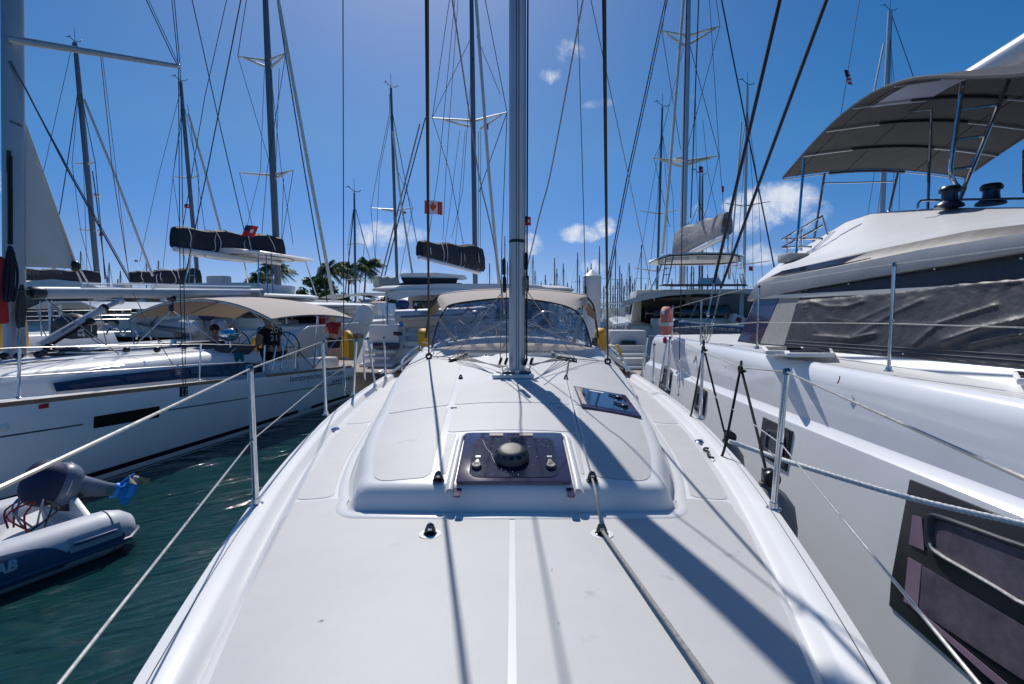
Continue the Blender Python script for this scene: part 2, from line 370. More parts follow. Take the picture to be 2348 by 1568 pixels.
for s in (-1, 1):
    m = M(); m.torus((s * .62, 8.3, 1.75), .36, .014, R=Matrix.Rotation(pi / 2, 3, 'X'))
    for k in range(5): m.tube([(s * .62, 8.3, 1.75), (s * .62 + .36 * cos(k * 1.257), 8.3, 1.75 + .36 * sin(k * 1.257))], .008, 5)
    ob('steering_wheel', m, steel, BOAT); m = M(); m.box((s * .62, 8.15, 1.3), (.22, .2, .75)); ob('pedestal', m, gelg, BOAT, bevel=.03)

# ---- coachroof
def outline(n_f=14, n_s=30):
    """left half of the base outline from the front centre to the back, as (x, y, inset direction)"""
    pts = []
    for i in range(n_f + 1):
        t = i / n_f; x = .60 * t; pts.append((x, 1.865 + .055 * (x / .6) ** 2))
    for i in range(1, 9):
        a = pi / 2 * i / 8; pts.append((.60 + .125 * sin(a), 1.92 + .17 * (1 - cos(a)) + .0))
    Y0 = 2.09; x0 = .725
    for i in range(1, n_s + 1):
        Y = Y0 + (6.3 - Y0) * (i / n_s) ** 1.15; pts.append((rhw(Y) + (x0 - rhw(Y0)) * max(0, 1 - (Y - Y0) / .3), Y))
    return pts
OL = outline()
def inset(pts, d):
    out = []
    for i, (x, y) in enumerate(pts):
        a = pts[max(i - 1, 0)]; b = pts[min(i + 1, len(pts) - 1)]
        tx, ty = b[0] - a[0], b[1] - a[1]
        if i == 0: tx, ty = 1, 0
        L = sqrt(tx * tx + ty * ty) or 1; nx, ny = -ty / L, tx / L
        k = 1 + (max(0, min(1, (y - 2.0) / 1.0)) * .65 - .5 * max(0, min(1, (y - 3.0) / 1.2))) * abs(nx) if d > 0 else 1          # the cabin side leans in
        out.append((max(0, x + nx * d * k), y + ny * d if i else y + d))
    return out
levels = [(.0, 0.0), (.004, .03), (.016, .10), (.022, .16), (.032, .45), (.044, .72), (.058, .90), (.075, .985), (.092, 1.0)]
rings = []
for d, f in levels:
    r = []
    for (x0, y0), (x, y) in zip(OL, inset(OL, d)):
        r.append(V((-x, y, lerp(zdeck(x0, y0) - .002, zroof(x, y), f))))
    rings.append(r[::-1] + [V((-p.x, p.y, p.z)) for p in r[1:]])
m = M(); m.loft(rings, closed=False)
top = rings[-1]; nh = len(OL); NX = 14
def trow(i, k): a = top[nh - 1 - i]; x = lerp(a.x, -a.x, k / NX); return V((x, a.y, zroof(x, a.y)))
vs = [trow(i, k) for i in range(nh) for k in range(NX + 1)]
m.add(vs, [(i * (NX + 1) + k, i * (NX + 1) + k + 1, (i + 1) * (NX + 1) + k + 1, (i + 1) * (NX + 1) + k) for i in range(nh - 1) for k in range(NX)])
ob('coachroof', m, gel, BOAT, smooth=60)
# a small flange round the foot of the coachroof
m = M(); rr_ = []
for d_, h_ in ((-.042, .0005), (-.040, .0035), (-.010, .0045), (.004, .009)):
    fl = [(V((-x, y, zdeck(x, y) + h_))) for x, y in inset(OL, d_)]; rr_.append(fl[::-1] + [V((-p.x, p.y, p.z)) for p in fl[1:]])
m.loft(rr_, closed=False); ob('coachroof_flange', m, gel, BOAT, smooth=60)

# ---- non-skid panels
def nonskid():
    m = bpy.data.materials.new('nonskid_gelcoat'); m.use_nodes = True; t = m.node_tree; b = t.nodes['Principled BSDF']
    b.inputs['Roughness'].default_value = .55
    tc = t.nodes.new('ShaderNodeTexCoord')
    n = t.nodes.new('ShaderNodeTexNoise'); n.inputs['Scale'].default_value = 2.2; n.inputs['Detail'].default_value = 8; n.inputs['Roughness'].default_value = .7; t.links.new(tc.outputs['Object'], n.inputs[0])
    r = t.nodes.new('ShaderNodeValToRGB'); t.links.new(n.outputs[0], r.inputs[0]); r.color_ramp.elements[0].position = .3; r.color_ramp.elements[1].position = .7
    r.color_ramp.elements[0].color = (.475, .475, .47, 1); r.color_ramp.elements[1].color = (.53, .53, .52, 1)
    v = t.nodes.new('ShaderNodeTexNoise'); v.inputs['Scale'].default_value = 9; v.inputs['Detail'].default_value = 10; t.links.new(tc.outputs['Object'], v.inputs[0])
    r2 = t.nodes.new('ShaderNodeValToRGB'); t.links.new(v.outputs[0], r2.inputs[0]); r2.color_ramp.elements[0].position = .24; r2.color_ramp.elements[0].color = (.55, .55, .55, 1); r2.color_ramp.elements[1].position = .32; r2.color_ramp.elements[1].color = (1, 1, 1, 1)
    mx = t.nodes.new('ShaderNodeMix'); mx.data_type = 'RGBA'; mx.blend_type = 'MULTIPLY'; mx.inputs[0].default_value = .5
    t.links.new(r.outputs[0], mx.inputs[6]); t.links.new(r2.outputs[0], mx.inputs[7]); t.links.new(mx.outputs[2], b.inputs['Base Color'])
    w1 = t.nodes.new('ShaderNodeTexWave'); w1.bands_direction = 'X'; w1.inputs['Scale'].default_value = 80
    w2 = t.nodes.new('ShaderNodeTexWave'); w2.bands_direction = 'Y'; w2.inputs['Scale'].default_value = 80
    for w in (w1, w2): t.links.new(tc.outputs['Object'], w.inputs[0]); w.inputs['Distortion'].default_value = 0
    mu = t.nodes.new('ShaderNodeMath'); mu.operation = 'ADD'; t.links.new(w1.outputs[1], mu.inputs[0]); t.links.new(w2.outputs[1], mu.inputs[1])
    bp = t.nodes.new('ShaderNodeBump'); bp.inputs['Strength'].default_value = .18; bp.inputs['Distance'].default_value = .001; t.links.new(mu.outputs[0], bp.inputs['Height']); t.links.new(bp.outputs[0], b.inputs['Normal'])
    return m
NS = nonskid()
def panel(x0, x1, Y0, Y1, zf, nu=10, nv=26, lift=.0018, rad=.03):
    """x0, x1 are functions of Y; corners rounded"""
    def fn(u, v):
        Y = lerp(Y0, Y1, v); a, b = x0(Y), x1(Y)
        e = min(Y - Y0, Y1 - Y); c = rad - sqrt(max(0, rad * rad - max(0, rad - e) ** 2)) if e < rad else 0
        x = lerp(a + c * (1 if b > a else -1), b - c * (1 if b > a else -1), u); return V((x, Y, zf(x, Y) + lift))
    m = M()
    # rows packed towards the ends so the corners read as round
    ys = [0, .002, .006, .012, .02] ; n = nv
    L = abs(Y1 - Y0); vs_ = [0, .1 * rad / L, .3 * rad / L, .6 * rad / L, rad / L]; vv = vs_ + [lerp(rad / L, 1 - rad / L, i / n) for i in range(1, n)] + [1 - q for q in vs_[::-1]]
    P_ = [fn(i / nu, v) for v in vv for i in range(nu + 1)]; k = nu + 1
    m.add(P_, [(j * k + i, j * k + i + 1, (j + 1) * k + i + 1, (j + 1) * k + i) for j in range(len(vv) - 1) for i in range(nu)])
    return ob('nonskid_panel', m, NS, BOAT, smooth=30)
edge = lambda s: (lambda Y: s * (hb(Y) - ((.160 if Y < 2 else .178) if hb(Y) > .6 else .13)))
strip = cv([(1.5, .30), (1.95, .325), (2.9, .372), (3.85, .435), (5.2, .51)])
for s in (-1, 1):
    panel(lambda Y: s * .010, edge(s), -.35, 2.125, zdeck, nu=12)
    front = lambda Y: s * (rhw(Y) + .05 + (.03 if Y < 2.3 else 0))
    panel(lambda Y: s * .80, edge(s), 2.19, 2.215, zdeck, nv=3, rad=.005) if False else None
    panel(lambda Y: s * (rhw(Y) + .058), edge(s), 2.148, 3.65, zdeck, nu=6, rad=.05)
    panel(lambda Y: s * (rhw(Y) + .058), edge(s), 3.69, 6.2, zdeck, nu=6, rad=.05)
    # roof: outer panels either side of the white strips
    lim = lambda Y: s * (rhw(Y) - .092 - .060 * max(0, min(1, (Y - 2.0) / 1.0)) + .046 * max(0, min(1, (Y - 3.0) / 1.2)) - .022)
    panel(lambda Y: s * (strip(Y) + .018), lim, 2.01, 2.922, zroof, nu=8, rad=.05)
    panel(lambda Y: s * (strip(Y) + .018), lim, 2.950, 5.15, zroof, nu=8)
    panel(lambda Y: s * (strip(Y) - .018), lambda Y: s * .290 + .008, 2.03, 2.42, zroof, nu=4, rad=.008)
panel(lambda Y: -(strip(Y) - .018), lambda Y: strip(Y) - .018, 2.44, 2.922, zroof)
panel(lambda Y: -(strip(Y) - .018), lambda Y: strip(Y) - .018, 2.950, 3.66, zroof)
def on(x, y, zf, a=.6, b=9.0):
    """the point of a deck surface seen at x, y"""
    f = lambda Y: (lambda p: p.z - zf(p.x, Y))(P(x, y, Y))
    n = 400; p = f(a)
    for i in range(1, n + 1):
        Y = a + (b - a) * i / n; q = f(Y)
        if p > 0 >= q:
            lo, hi = Y - (b - a) / n, Y
            for _ in range(30):
                mid = (lo + hi) / 2
                if f(mid) > 0: lo = mid
                else: hi = mid
            return P(x, y, lo)
        p = q
    return P(x, y, b)
onr = lambda x, y: on(x, y, zroof, 1.8); ond = lambda x, y: on(x, y, zdeck)

# ---- fore hatch
hx = .008; hwid = .245; Yf, Yb = 1.945, 2.365
def hz(Y): return lerp(zroof(0, 1.985), zroof(0, 2.365), (Y - 1.985) / .38)
m = M()
prof = [(-.012, .018), (.0, .022), (.022, .018), (.034, .0)]
path = [(-1, 2.0 - .11), (-1, 2.36), (1, 2.36), (1, 2.0 - .11)]
rim = []
for s, Y in ((-1, 1.905), (-1, 1.95), (-1, 2.05), (-1, 2.2), (-1, 2.33)): rim.append((s * (hwid + .006), Y))
for i in range(1, 6): a = pi / 2 * i / 5; rim.append((-(hwid + .006) + .05 * (1 - cos(a)), 2.33 + .05 * sin(a)))
rim = rim + [(-x, y) for x, y in rim[::-1]]
rg = []
for i, (x, y) in enumerate(rim):
    a, b = rim[max(i - 1, 0)], rim[min(i + 1, len(rim) - 1)]; tx, ty = b[0] - a[0], b[1] - a[1]; L = sqrt(tx * tx + ty * ty); nx, ny = -ty / L, tx / L
    drop = max(0, 1.95 - y) * .9
    zz = (hz(y) if y > 1.93 else hz(1.93) - (1.93 - y) * .6)
    rg.append([V((hx + x + nx * q, y + ny * q, zz + h)) for q, h in ((-.008, -.03), (-.003, .006), (.003, .011), (.014, .011), (.021, .006), (.034, -.012))])
m.loft(rg, closed=False); HATCH = ob('hatch_surround', m, gel, BOAT, smooth=60)
def rrect(cx, cy, w, h, r, n=5):
    out = []
    for sx, sy, a0 in ((1, 1, 0), (-1, 1, pi / 2), (-1, -1, pi), (1, -1, 3 * pi / 2)):
        for i in range(n + 1): a = a0 + pi / 2 * i / n; out.append((cx + sx * (w / 2 - r) + r * cos(a), cy + sy * (h / 2 - r) + r * sin(a)))
    return out
def hslab(w, y0, y1, z0, th, r): return M().prism([(hx + x, y, hz(y) + z0) for x, y in rrect(0, (y0 + y1) / 2, w, y1 - y0, r)], (0, 0, th))
HG = ob('hatch_lid', hslab(2 * hwid - .012, 1.935, 2.368, .002, .012, .012), purpglass, BOAT, bevel=.002, smooth=30)
ob('inner_pane', hslab(2 * hwid - .11, 1.965, 2.31, .0145, .002, .05), mat('dark_hatch_acrylic', (.006, .009, .028), .07, nscale=18, namt=.15, spec=.6), HG, smooth=30)
# notches in the front lip for the hinges
for s in (-1, 1):
    m = M(); m.prism([(hx + s * .228 + x, y, hz(1.9) - .008 - (1.95 - y) * .15) for x, y in rrect(0, 1.905, .03, .07, .012)], (0, 0, .006)); ob('hinge_slot', m, purpglass, BOAT)
# solar vent
vc = V((hx - .010, 2.12, hz(2.12) + .016)); tiltm = Matrix.Rotation(math.atan(.26), 3, 'X')
vent_m = mat('vent_grey', (.085, .083, .082), .55, nscale=25, namt=.15)
m = M(); m.lathe(vc, [(.078, 0), (.078, .022), (.075, .030), (.055, .046), (.050, .049), (.040, .051), (.0005, .0515)], 28, tiltm)
VENT = ob('solar_vent', m, vent_m, BOAT)
for k in range(12):
    a = 2 * pi * k / 12; m = M(); c = vc + tiltm @ V((.0665 * cos(a), .0665 * sin(a), .0375)); R = tiltm @ Matrix.Rotation(a, 3, 'Z') @ Matrix.Rotation(radians(36), 3, 'Y')
    m.box(c, (.014, .019, .003), R=R); ob('vent_slot', m, black, VENT, smooth=0)
m = M(); m.box(vc + tiltm @ V((.005, -.088, .0)), (.092, .016, .002), R=tiltm); LB = ob('warning_label', m, white_p, HG, smooth=0)
m = text_mesh('NO STEP', .0155, vc + tiltm @ V((.048, -.082, .0012)), tiltm @ V((-1, 0, 0)), tiltm @ V((0, -1, 0)), .0004); ob('lettering', m, mat('navy_print', (.01, .02, .07), .6), HG, smooth=0)
for s in (-1, 1):
    c = V((hx + s * .155 + (.006 if s > 0 else -.006), 2.045, hz(2.045) + .016)); m = M()
    m.lathe(c, [(.022, 0), (.022, .010), (.019, .014), (.011, .014), (.009, .012), (.0005, .012)], 18, tiltm)
    m.add([], []); R = tiltm
    lev = [(-.014, .012), (.016, .012), (.010, .045), (-.004, .048)]
    m.prism([c + R @ V((x * (1 if s < 0 else -1), y, .004)) for x, y in lev], R @ V((0, 0, .007))); Hn = ob('hatch_handle', m, vent_m, BOAT, bevel=.002)
    m = M(); m.prism([c + R @ V((x * (1 if s < 0 else -1), y, .0112)) for x, y in [(-.004, .022), (.008, .024), (.006, .038), (.0, .040)]], R @ V((0, 0, .001))); ob('handle_recess', m, black, Hn, smooth=0)
    m = M(); m.box(V((hx + s * .16, 2.13, hz(2.13) + .0175)), (.022, .014, .002), R=tiltm); ob('catch', m, gelg, HG)
for x in (-.085, .062):
    m = M(); m.box(V((hx + x, 2.345, hz(2.345) + .0155)), (.066, .022, .003), R=tiltm); ob('hinge', m, mat('stained_hinge', (.33, .27, .22), .6, nscale=30, namt=.3), HG)
# scratches and old salt on the lid
m = M()
for k in range(46):
    x, y = random.uniform(-.2, .2), random.uniform(1.98, 2.29)
    if k == 0: pts = [(-.150, 2.29), (-.128, 2.21), (-.105, 2.165), (-.09, 2.10), (-.075, 2.06)]
    else: a = random.gauss(.3, .6); L = random.uniform(.004, .014); pts = [(x, y), (x + L * cos(a), y + L * sin(a))]
    for (xa, ya), (xb, yb) in zip(pts[:-1], pts[1:]): m.beam(V((hx + xa, ya, hz(ya) + .0168)), V((hx + xb, yb, hz(yb) + .0168)), .0011 if k else .0016, .0004)
ob('scratches', m, mat('salt_scratches', (.5, .52, .56), .7), HG, smooth=0, kind='stuff')

# ---- side hatch on the right
qs = [onr(*p) for p in ((1314, 889), (1433, 910), (1470, 961), (1333, 937))]
nn = (qs[1] - qs[0]).cross(qs[3] - qs[0]).normalized(); nn = nn if nn.z > 0 else -nn
def ql(u, v, h=0): return qs[0].lerp(qs[1], u).lerp(qs[3].lerp(qs[2], u), v) + nn * h
m = M(); m.prism([ql(*p, .004) for p in ((0, 0), (1, 0), (1, 1), (0, 1))], nn * .012); SH = ob('side_hatch', m, purpglass, BOAT, bevel=.003, smooth=30)
m = M(); m.prism([ql(*p, .0165) for p in ((.16, .06), (.86, .06), (.86, .90), (.16, .90))], nn * .002); ob('inner_pane', m, mat('blue_hatch_acrylic', (.010, .018, .045), .07, spec=.6), SH, smooth=30)
m = M(); m.prism([ql(*p, .019) for p in ((.28, .12), (.55, .12), (.55, .17), (.28, .17))], nn * .001); ob('maker_label', m, white_p, SH, smooth=0)
m = M(); m.prism([ql(*p, .0165) for p in ((.02, .1), (.10, .1), (.10, .9), (.02, .9))], nn * .002); ob('salt_stain', m, mat('salt_stain', (.40, .36, .32), .8, nscale=60, namt=.5), SH, smooth=0)
for u, v in ((.80, .30), (.80, .70)):
    m = M(); R = nn.to_track_quat('Z', 'Y').to_matrix(); m.lathe(ql(u, v, .018), [(.024, 0), (.024, .012), (.018, .016), (.0005, .015)], 14, R)
    m.beam(ql(u, v, .028), ql(u - .16, v - .10, .026), .018, .010, nn); ob('side_hatch_handle', m, black, BOAT, bevel=.002)
# long hatch ahead of the sprayhood and sliding hatch garage
a, b, c, d = [onr(*p) for p in ((1072, 809), (1268, 809), (1284, 822), (1052, 822))]
m = M(); m.prism([p + V((0, 0, .008)) for p in (a, b, c, d)], (0, 0, .015)); LH = ob('saloon_hatch', m, mat('grey_acrylic', (.18, .21, .26), .1, spec=.7), BOAT, bevel=.003, smooth=30)
for x in (1068, 1268): m = M(); m.lathe(onr(x, 818) + V((0, 0, .025)), [(.02, 0), (.02, .012), (.001, .014)], 12); ob('latch', m, black, LH)
a, b, c, d = [onr(*p) for p in ((1085, 800), (1262, 800), (1270, 808), (1076, 808))]
m = M(); m.prism([p + V((0, 0, .004)) for p in (a, b, c, d)], (0, 0, .035)); ob('hatch_garage', m, gel, BOAT, bevel=.01)

# ---- deck fittings
for x, y, s in ((1005, 1103, 1), (1357, 1103, 1), (986, 1226, 0), (1379, 1226, 0), (1056, 868, 1), (1297, 869, 1)):
    p = onr(x, y) if s else ond(x, y); m = M(); k = 1.2 if y > 1000 else .95
    h = .028 * k
    prof = [(-.017, 0), (-.016, .015), (-.010, .030), (0, .036), (.010, .030), (.016, .015), (.017, 0)]
    m.prism([p + V((a * k, -.007, b * k + .002)) for a, b in prof], (0, .014, 0)); m.lathe(p, [(.021 * k, 0), (.021 * k, .006), (.018 * k, .009), (.001, .009)], 16)
    e = ob('pad_eye', m, mat('glossy_black_eye', (.008, .008, .010), .12, spec=.7), BOAT, bevel=.003)
    m = M(); m.torus(p + V((0, 0, .019 * k)), .007 * k, .003 * k, R=Matrix.Rotation(pi / 2, 3, 'X'), n=14, m=6); m.ball(p + V((0, -.008, .019 * k)), (.006 * k, .002, .007 * k), 8, 6); ob('steel_bush', m, steel, e)
    if not s: m = M(); m.lathe(p + V((0, 0, .002)), [(.040, 0), (.040, .003), (.001, .003)], 24); ob('pad_eye_plinth', m, gel, BOAT)
for x, y in ((765, 985), (1607, 1014)):
    p = ond(x, y); m = M(); m.lathe(p + V((0, 0, .003)), [(.042, 0), (.042, .004), (.034, .009), (.020, .006), (.018, .009), (.001, .009)], 26); f = ob('deck_filler_cap', m, mat('blue_steel_cap', (.30, .36, .48), .15, 1.0), BOAT)
for x, y in ((1040, 936), (1283, 936)):
    m = M(); a = onr(x - 7, y); b = onr(x + 7, y); m.beam(a + V((0, 0, .004)), b + V((0, 0, .004)), .008, .006); ob('strip_fastener', m, steel, BOAT)
# little scuffs on the foredeck
for x, y, L, a in ((728, 1428, 14, .25), (735, 1425, 8, .1), (1264, 1311, 5, 1.3), (1278, 1432, 5, .5)):
    p = ond(x, y) + V((0, 0, .0042)); q = ond(x + L * cos(a), y - L * sin(a)) + V((0, 0, .0042)); m = M(); m.beam(p, q, .0012, .0004); ob('scuff_mark', m, mat('scuff', (.12, .13, .15), .8), BOAT, smooth=0)

# ---- mast
MX, MY = .04, 3.93
zf = zroof(MX, MY); mtop = 14.5
def mast_sec(z, sx=1.0):
    return [V((MX + .068 * sx * cos(a) * (1 - .05 * abs(cos(a))), MY + .098 * sx * sin(a), z)) for a in [2 * pi * k / 28 for k in range(28)]]
m = M(); m.loft([mast_sec(z) for z in (zf + .03, 3, 8, mtop)]); MAST = ob('mast', m, alu, BOAT, smooth=50)
for dx in (-.006, .014):
    m = M(); m.box((MX + dx, MY - .0985, (zf + mtop) / 2), (.004, .006, mtop - zf - .12)); ob('sail_track', m, mat('groove', (.04, .05, .065), .5), MAST, smooth=0)
m = M(); zc = P(1185, 555, MY).z; m.loft([mast_sec(zc - .012, 1.02), mast_sec(zc + .012, 1.02)]); ob('black_band', m, black, MAST)
# maststep plate, collar
a, b = onr(1128, 868), onr(1224, 868)
m = M(); m.prism([V((x, y, zroof(0, 3.85) + .0)) for x, y in ((a.x, 3.80), (b.x, 3.80), (b.x - .03, 4.12), (a.x + .03, 4.12))], (0, 0, .032)); ob('mast_plinth', m, gel, BOAT, bevel=.008)
m = M(); m.prism([V((x, y, zf + .028)) for x, y in ((MX - .115, 3.835), (MX + .115, 3.835), (MX + .10, 4.06), (MX - .10, 4.06))], (0, 0, .022)); ob('mast_collar', m, mat('collar_grey', (.10, .11, .13), .4, .5), BOAT, bevel=.004)
m = M(); m.torus((MX - .01, 3.83, zf + .045), .022, .005, R=Matrix.Rotation(pi / 2, 3, 'X'), a0=0, a1=pi); ob('steel_loop', m, steel, BOAT)
for x, y, s in ((1147, 828, -1), (1160, 828, -1), (1205, 830, 1), (1218, 828, 1)):
    c = P(x, y, 3.86); m = M(); R = Matrix.Rotation(pi / 2, 3, 'Y') @ Matrix.Rotation(radians(20), 3, 'Y')
    m.lathe(c - R @ V((0, 0, .011)), [(.018, 0), (.034, .003), (.034, .008), (.024, .011), (.034, .014), (.034, .019), (.018, .022)], 18, R); bk = ob('turning_block', m, black, BOAT)
    m = M(); m.tube([c + V((0, 0, -.03)), c + V((-s * .012, 0, -.055)), c + V((-s * .02, 0, -.085))], .006, 6); m.ball(c, (.012, .012, .012), 8, 6); ob('shackle', m, steel, bk)
# deck organisers
for x0, y0, x1, y1 in ((1031, 826, 1063, 816), (1278, 819, 1321, 826)):
    a, b = onr(x0, y0 + 4), onr(x1, y1 + 4); m = M(); m.beam(a + V((0, 0, .028)), b + V((0, 0, .028)), .05, .012); m.beam(a + V((0, 0, .004)), b + V((0, 0, .004)), .05, .008)
    for t in (0, .33, .66, 1): m.lathe(a.lerp(b, t) + V((0, 0, .006)), [(.006, 0), (.006, .02)], 8)
    og = ob('line_organiser', m, black, BOAT, bevel=.002)
    for t in (.17, .5, .83): m = M(); m.lathe(a.lerp(b, t) + V((0, 0, .009)), [(.019, 0), (.014, .007), (.019, .014)], 14); ob('sheave', m, mat('sheave_grey', (.2, .2, .21), .4), og)
def line(name, pts, r, mt=None, n=5, parent=None, sm=True, **k):
    m = M(); m.tube(pts, r, n); return ob(name, m, mt or ropeg, parent or BOAT, **k)
up = V((0, 0, .02))
# control lines from the mast foot through the organisers and aft
for i in range(4):
    a = P(1146 + i * 4, 843 - i, 3.88); b = onr(1061 - i * 9, 819 + i * 2) + up; c = onr(1092 - i * 9, 801) + up
    line('control_line', [a, b, c], .0045)
    a = P(1222 - i * 3, 838 - i, 3.88); b = onr(1280 + i * 11, 822 + i * 1.5) + up; c = onr(1252 + i * 9, 799) + up
    line('control_line', [a, b, c], .0045, mt=black if i % 2 else ropeg)
line('tack_line', [onr(1303, 827) + up, onr(1297, 866) + up * .8, ], .005)
line('furling_line', bez([onr(1297, 868) + up * .7, onr(1325, 985) + up, onr(1357, 1103) + up * .9], 6), .004, n=8)
line('furling_line', bez([onr(1357, 1106) + up * .9, onr(1366, 1150) + V((0, -.0, .03)), ond(1379, 1226) + up], 6), .005, n=8)
line('furling_line', [ond(1380, 1229) + up, ond(1500, 1405) + V((0, 0, .022)), ond(1640, 1612) + V((0, 0, .026))], .0065, n=10)

# jib sheets: down from the clew overhead to the low friction rings on the coachroof
for s, (xr, yr), xt in ((-1, (983, 823), 978), (1, (1393, 835), 1384)):
    Yr = 5.15; ring = P(xr, yr, Yr); ring = on(xr, yr, zroof, 3.5, 8) + V((0, 0, .03)); base = ring
    # leaves the ring and passes the picture's top edge closer to us
    top = P(xt - s * 0, -60, 1.95); far = base + (top - base) * 1.12
    m = M(); m.tube([base + V((0, 0, .01)), base + (top - base) * .45 + V((0, 0, -.0)), far], [.0085, .0085, .0088], 8); ob('jib_sheet', m, sheetm, BOAT)
    R = Matrix.Rotation(radians(75), 3, 'X'); m = M(); m.torus(ring, .026, .0115, R=R, n=22); rg_ = ob('low_friction_ring', m, black, BOAT)
    inner = onr(1060, 826) if s < 0 else onr(1307, 826); line('barber_line', [ring + V((-s * .03, 0, 0)), inner + up], .0045)
    outer = (onr(913, 852), onr(951, 815)) if s < 0 else (onr(1428, 851), onr(1371, 800))
    line('barber_line', [ring + V((s * .025, -.01, -.005)), outer[0] + up], .005); 
    line('sheet_tail', bez([ring + V((s * .01, 0, .01)), ring + V((s * .03, .5, .06)), outer[1] + V((0, .5, .12))], 5), .0055)

# ---- sprayhood
def vinyl():
    m = bpy.data.materials.new('clear_vinyl'); m.use_nodes = True; t = m.node_tree; t.nodes.clear()
    o = t.nodes.new('ShaderNodeOutputMaterial'); tr = t.nodes.new('ShaderNodeBsdfTransparent'); tr.inputs[0].default_value = (.90, .91, .93, 1)
    g = t.nodes.new('ShaderNodeBsdfGlossy'); g.inputs['Roughness'].default_value = .10; g.inputs[0].default_value = (.9, .93, 1, 1)
    df = t.nodes.new('ShaderNodeBsdfDiffuse'); df.inputs[0].default_value = (.62, .64, .66, 1)
    fr = t.nodes.new('ShaderNodeFresnel'); fr.inputs[0].default_value = 1.42
    tc = t.nodes.new('ShaderNodeTexCoord'); mp = t.nodes.new('ShaderNodeMapping'); mp.inputs['Scale'].default_value = (7, 7, 3.2); t.links.new(tc.outputs['Object'], mp.inputs[0])
    n = t.nodes.new('ShaderNodeTexNoise'); n.inputs['Scale'].default_value = 1.1; n.inputs['Detail'].default_value = 5; n.inputs['Distortion'].default_value = 1.4; t.links.new(mp.outputs[0], n.inputs[0])
    bp = t.nodes.new('ShaderNodeBump'); bp.inputs['Strength'].default_value = .45; bp.inputs['Distance'].default_value = .03; t.links.new(n.outputs[0], bp.inputs['Height'])
    t.links.new(bp.outputs[0], g.inputs['Normal']); t.links.new(bp.outputs[0], fr.inputs['Normal'])
    r = t.nodes.new('ShaderNodeMapRange'); t.links.new(n.outputs[0], r.inputs[0]); r.inputs[1].default_value = .42; r.inputs[2].default_value = .72; r.inputs[3].default_value = .10; r.inputs[4].default_value = .50
    m1 = t.nodes.new('ShaderNodeMixShader'); t.links.new(r.outputs[0], m1.inputs[0]); t.links.new(tr.outputs[0], m1.inputs[1]); t.links.new(df.outputs[0], m1.inputs[2])
    m2 = t.nodes.new('ShaderNodeMixShader'); t.links.new(fr.outputs[0], m2.inputs[0]); t.links.new(m1.outputs[0], m2.inputs[1]); t.links.new(g.outputs[0], m2.inputs[2]); t.links.new(m2.outputs[0], o.inputs[0]); return m
VIN = vinyl()
# window plane leans aft: bottom at Y 5.15, top bow at Y 5.62; canvas roof goes aft to 6.35
def arc(pts, Yf_):
    return [P(x, y, Yf_(y)) for x, y in pts]
Yw = lambda y: lerp(5.22, 5.62, (800 - y) / 100)
win_top = [(990, 796), (998, 755), (1008, 728), (1019, 709), (1034, 697), (1088, 688), (1158, 682), (1211, 685), (1262, 692), (1304, 703), (1325, 717), (1342, 745), (1356, 796)]
bow1 = bez(arc(win_top, Yw), 5)
bot = [P(x, 792 + abs(x - 1182) / 182 * 6, 5.22) for x in [lerp(1000, 1362, i / (len(bow1) - 1)) for i in range(len(bow1))]]
def wpt(u, v):
    i = u * (len(bow1) - 1); k = min(int(i), len(bow1) - 2); a = bow1[k].lerp(bow1[k + 1], i - k)
    b = bot[0].lerp(bot[-1], u); b.z += .03 * sin(pi * u); return b.lerp(a, v)
rl = [(1000, 700), (1005, 680), (1020, 674), (1076, 667), (1158, 664), (1244, 665.5), (1338, 676), (1345, 684), (1349, 704)]
rl_ = bez(arc(rl, lambda y: 6.05), 8)
def rpt(u): i = u * (len(rl_) - 1); k = min(int(i), len(rl_) - 2); return rl_[k].lerp(rl_[k + 1], i - k)
HOOD = ob('sprayhood', M().slab(lambda u, v: (lambda p: V((p.x * lerp(1, 1.05, v), p.y + .65 * v, p.z + .02 * sin(pi * v) - .05 * v * (abs(u - .5) * 2) ** 4)))(rpt(u)), 40, 6, (0, 0, .006)), tan, BOAT)
def brow(u, v):
    a = wpt(lerp(.36, .68, u) if False else lerp(.22, .80, u), 1.0) + V((0, -.012, .0)); b = rpt(lerp(.08, .94, u)); return a.lerp(b, v) + V((0, -.015 * sin(pi * v), .0))
m = M(); m.slab(brow, 44, 5, (0, .004, 0)); ob('brow', m, tan, HOOD)
for s_, u0 in ((-1, .10), (1, .92)):
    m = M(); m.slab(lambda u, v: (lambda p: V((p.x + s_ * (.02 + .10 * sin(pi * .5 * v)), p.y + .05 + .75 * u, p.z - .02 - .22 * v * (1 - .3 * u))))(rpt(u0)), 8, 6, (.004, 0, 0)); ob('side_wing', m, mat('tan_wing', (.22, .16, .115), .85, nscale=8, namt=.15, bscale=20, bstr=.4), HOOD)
    q = bez([P(1173.5 + s_ * 172, 682, 6.2), P(1173.5 + s_ * 186, 700, 6.3), P(1173.5 + s_ * 191, 730, 6.4), P(1173.5 + s_ * 198, 775, 6.4)], 5); m = M(); m.tube(q, .014, 6); ob('hood_leg', m, mat('dark_binding', (.05, .048, .05), .6), HOOD)
m = M(); m.slab(lambda u, v: wpt(u, lerp(-.10, .05, v)) + V((0, -.012 - .02 * (1 - v) + .006 * sin(60 * u) * (1 - v), 0)), 60, 2, (0, .004, 0)); ob('skirt', m, tan, HOOD)
def wp2(u0, u1, v0, v1):
    m = M(); m.slab(lambda u, v: wpt(lerp(u0, u1, u), lerp(v0, v1, v)) + V((0, .012 * sin(9 * u + 3 * v) * sin(pi * u), 0)), 16, 8, (0, .002, 0)); return m
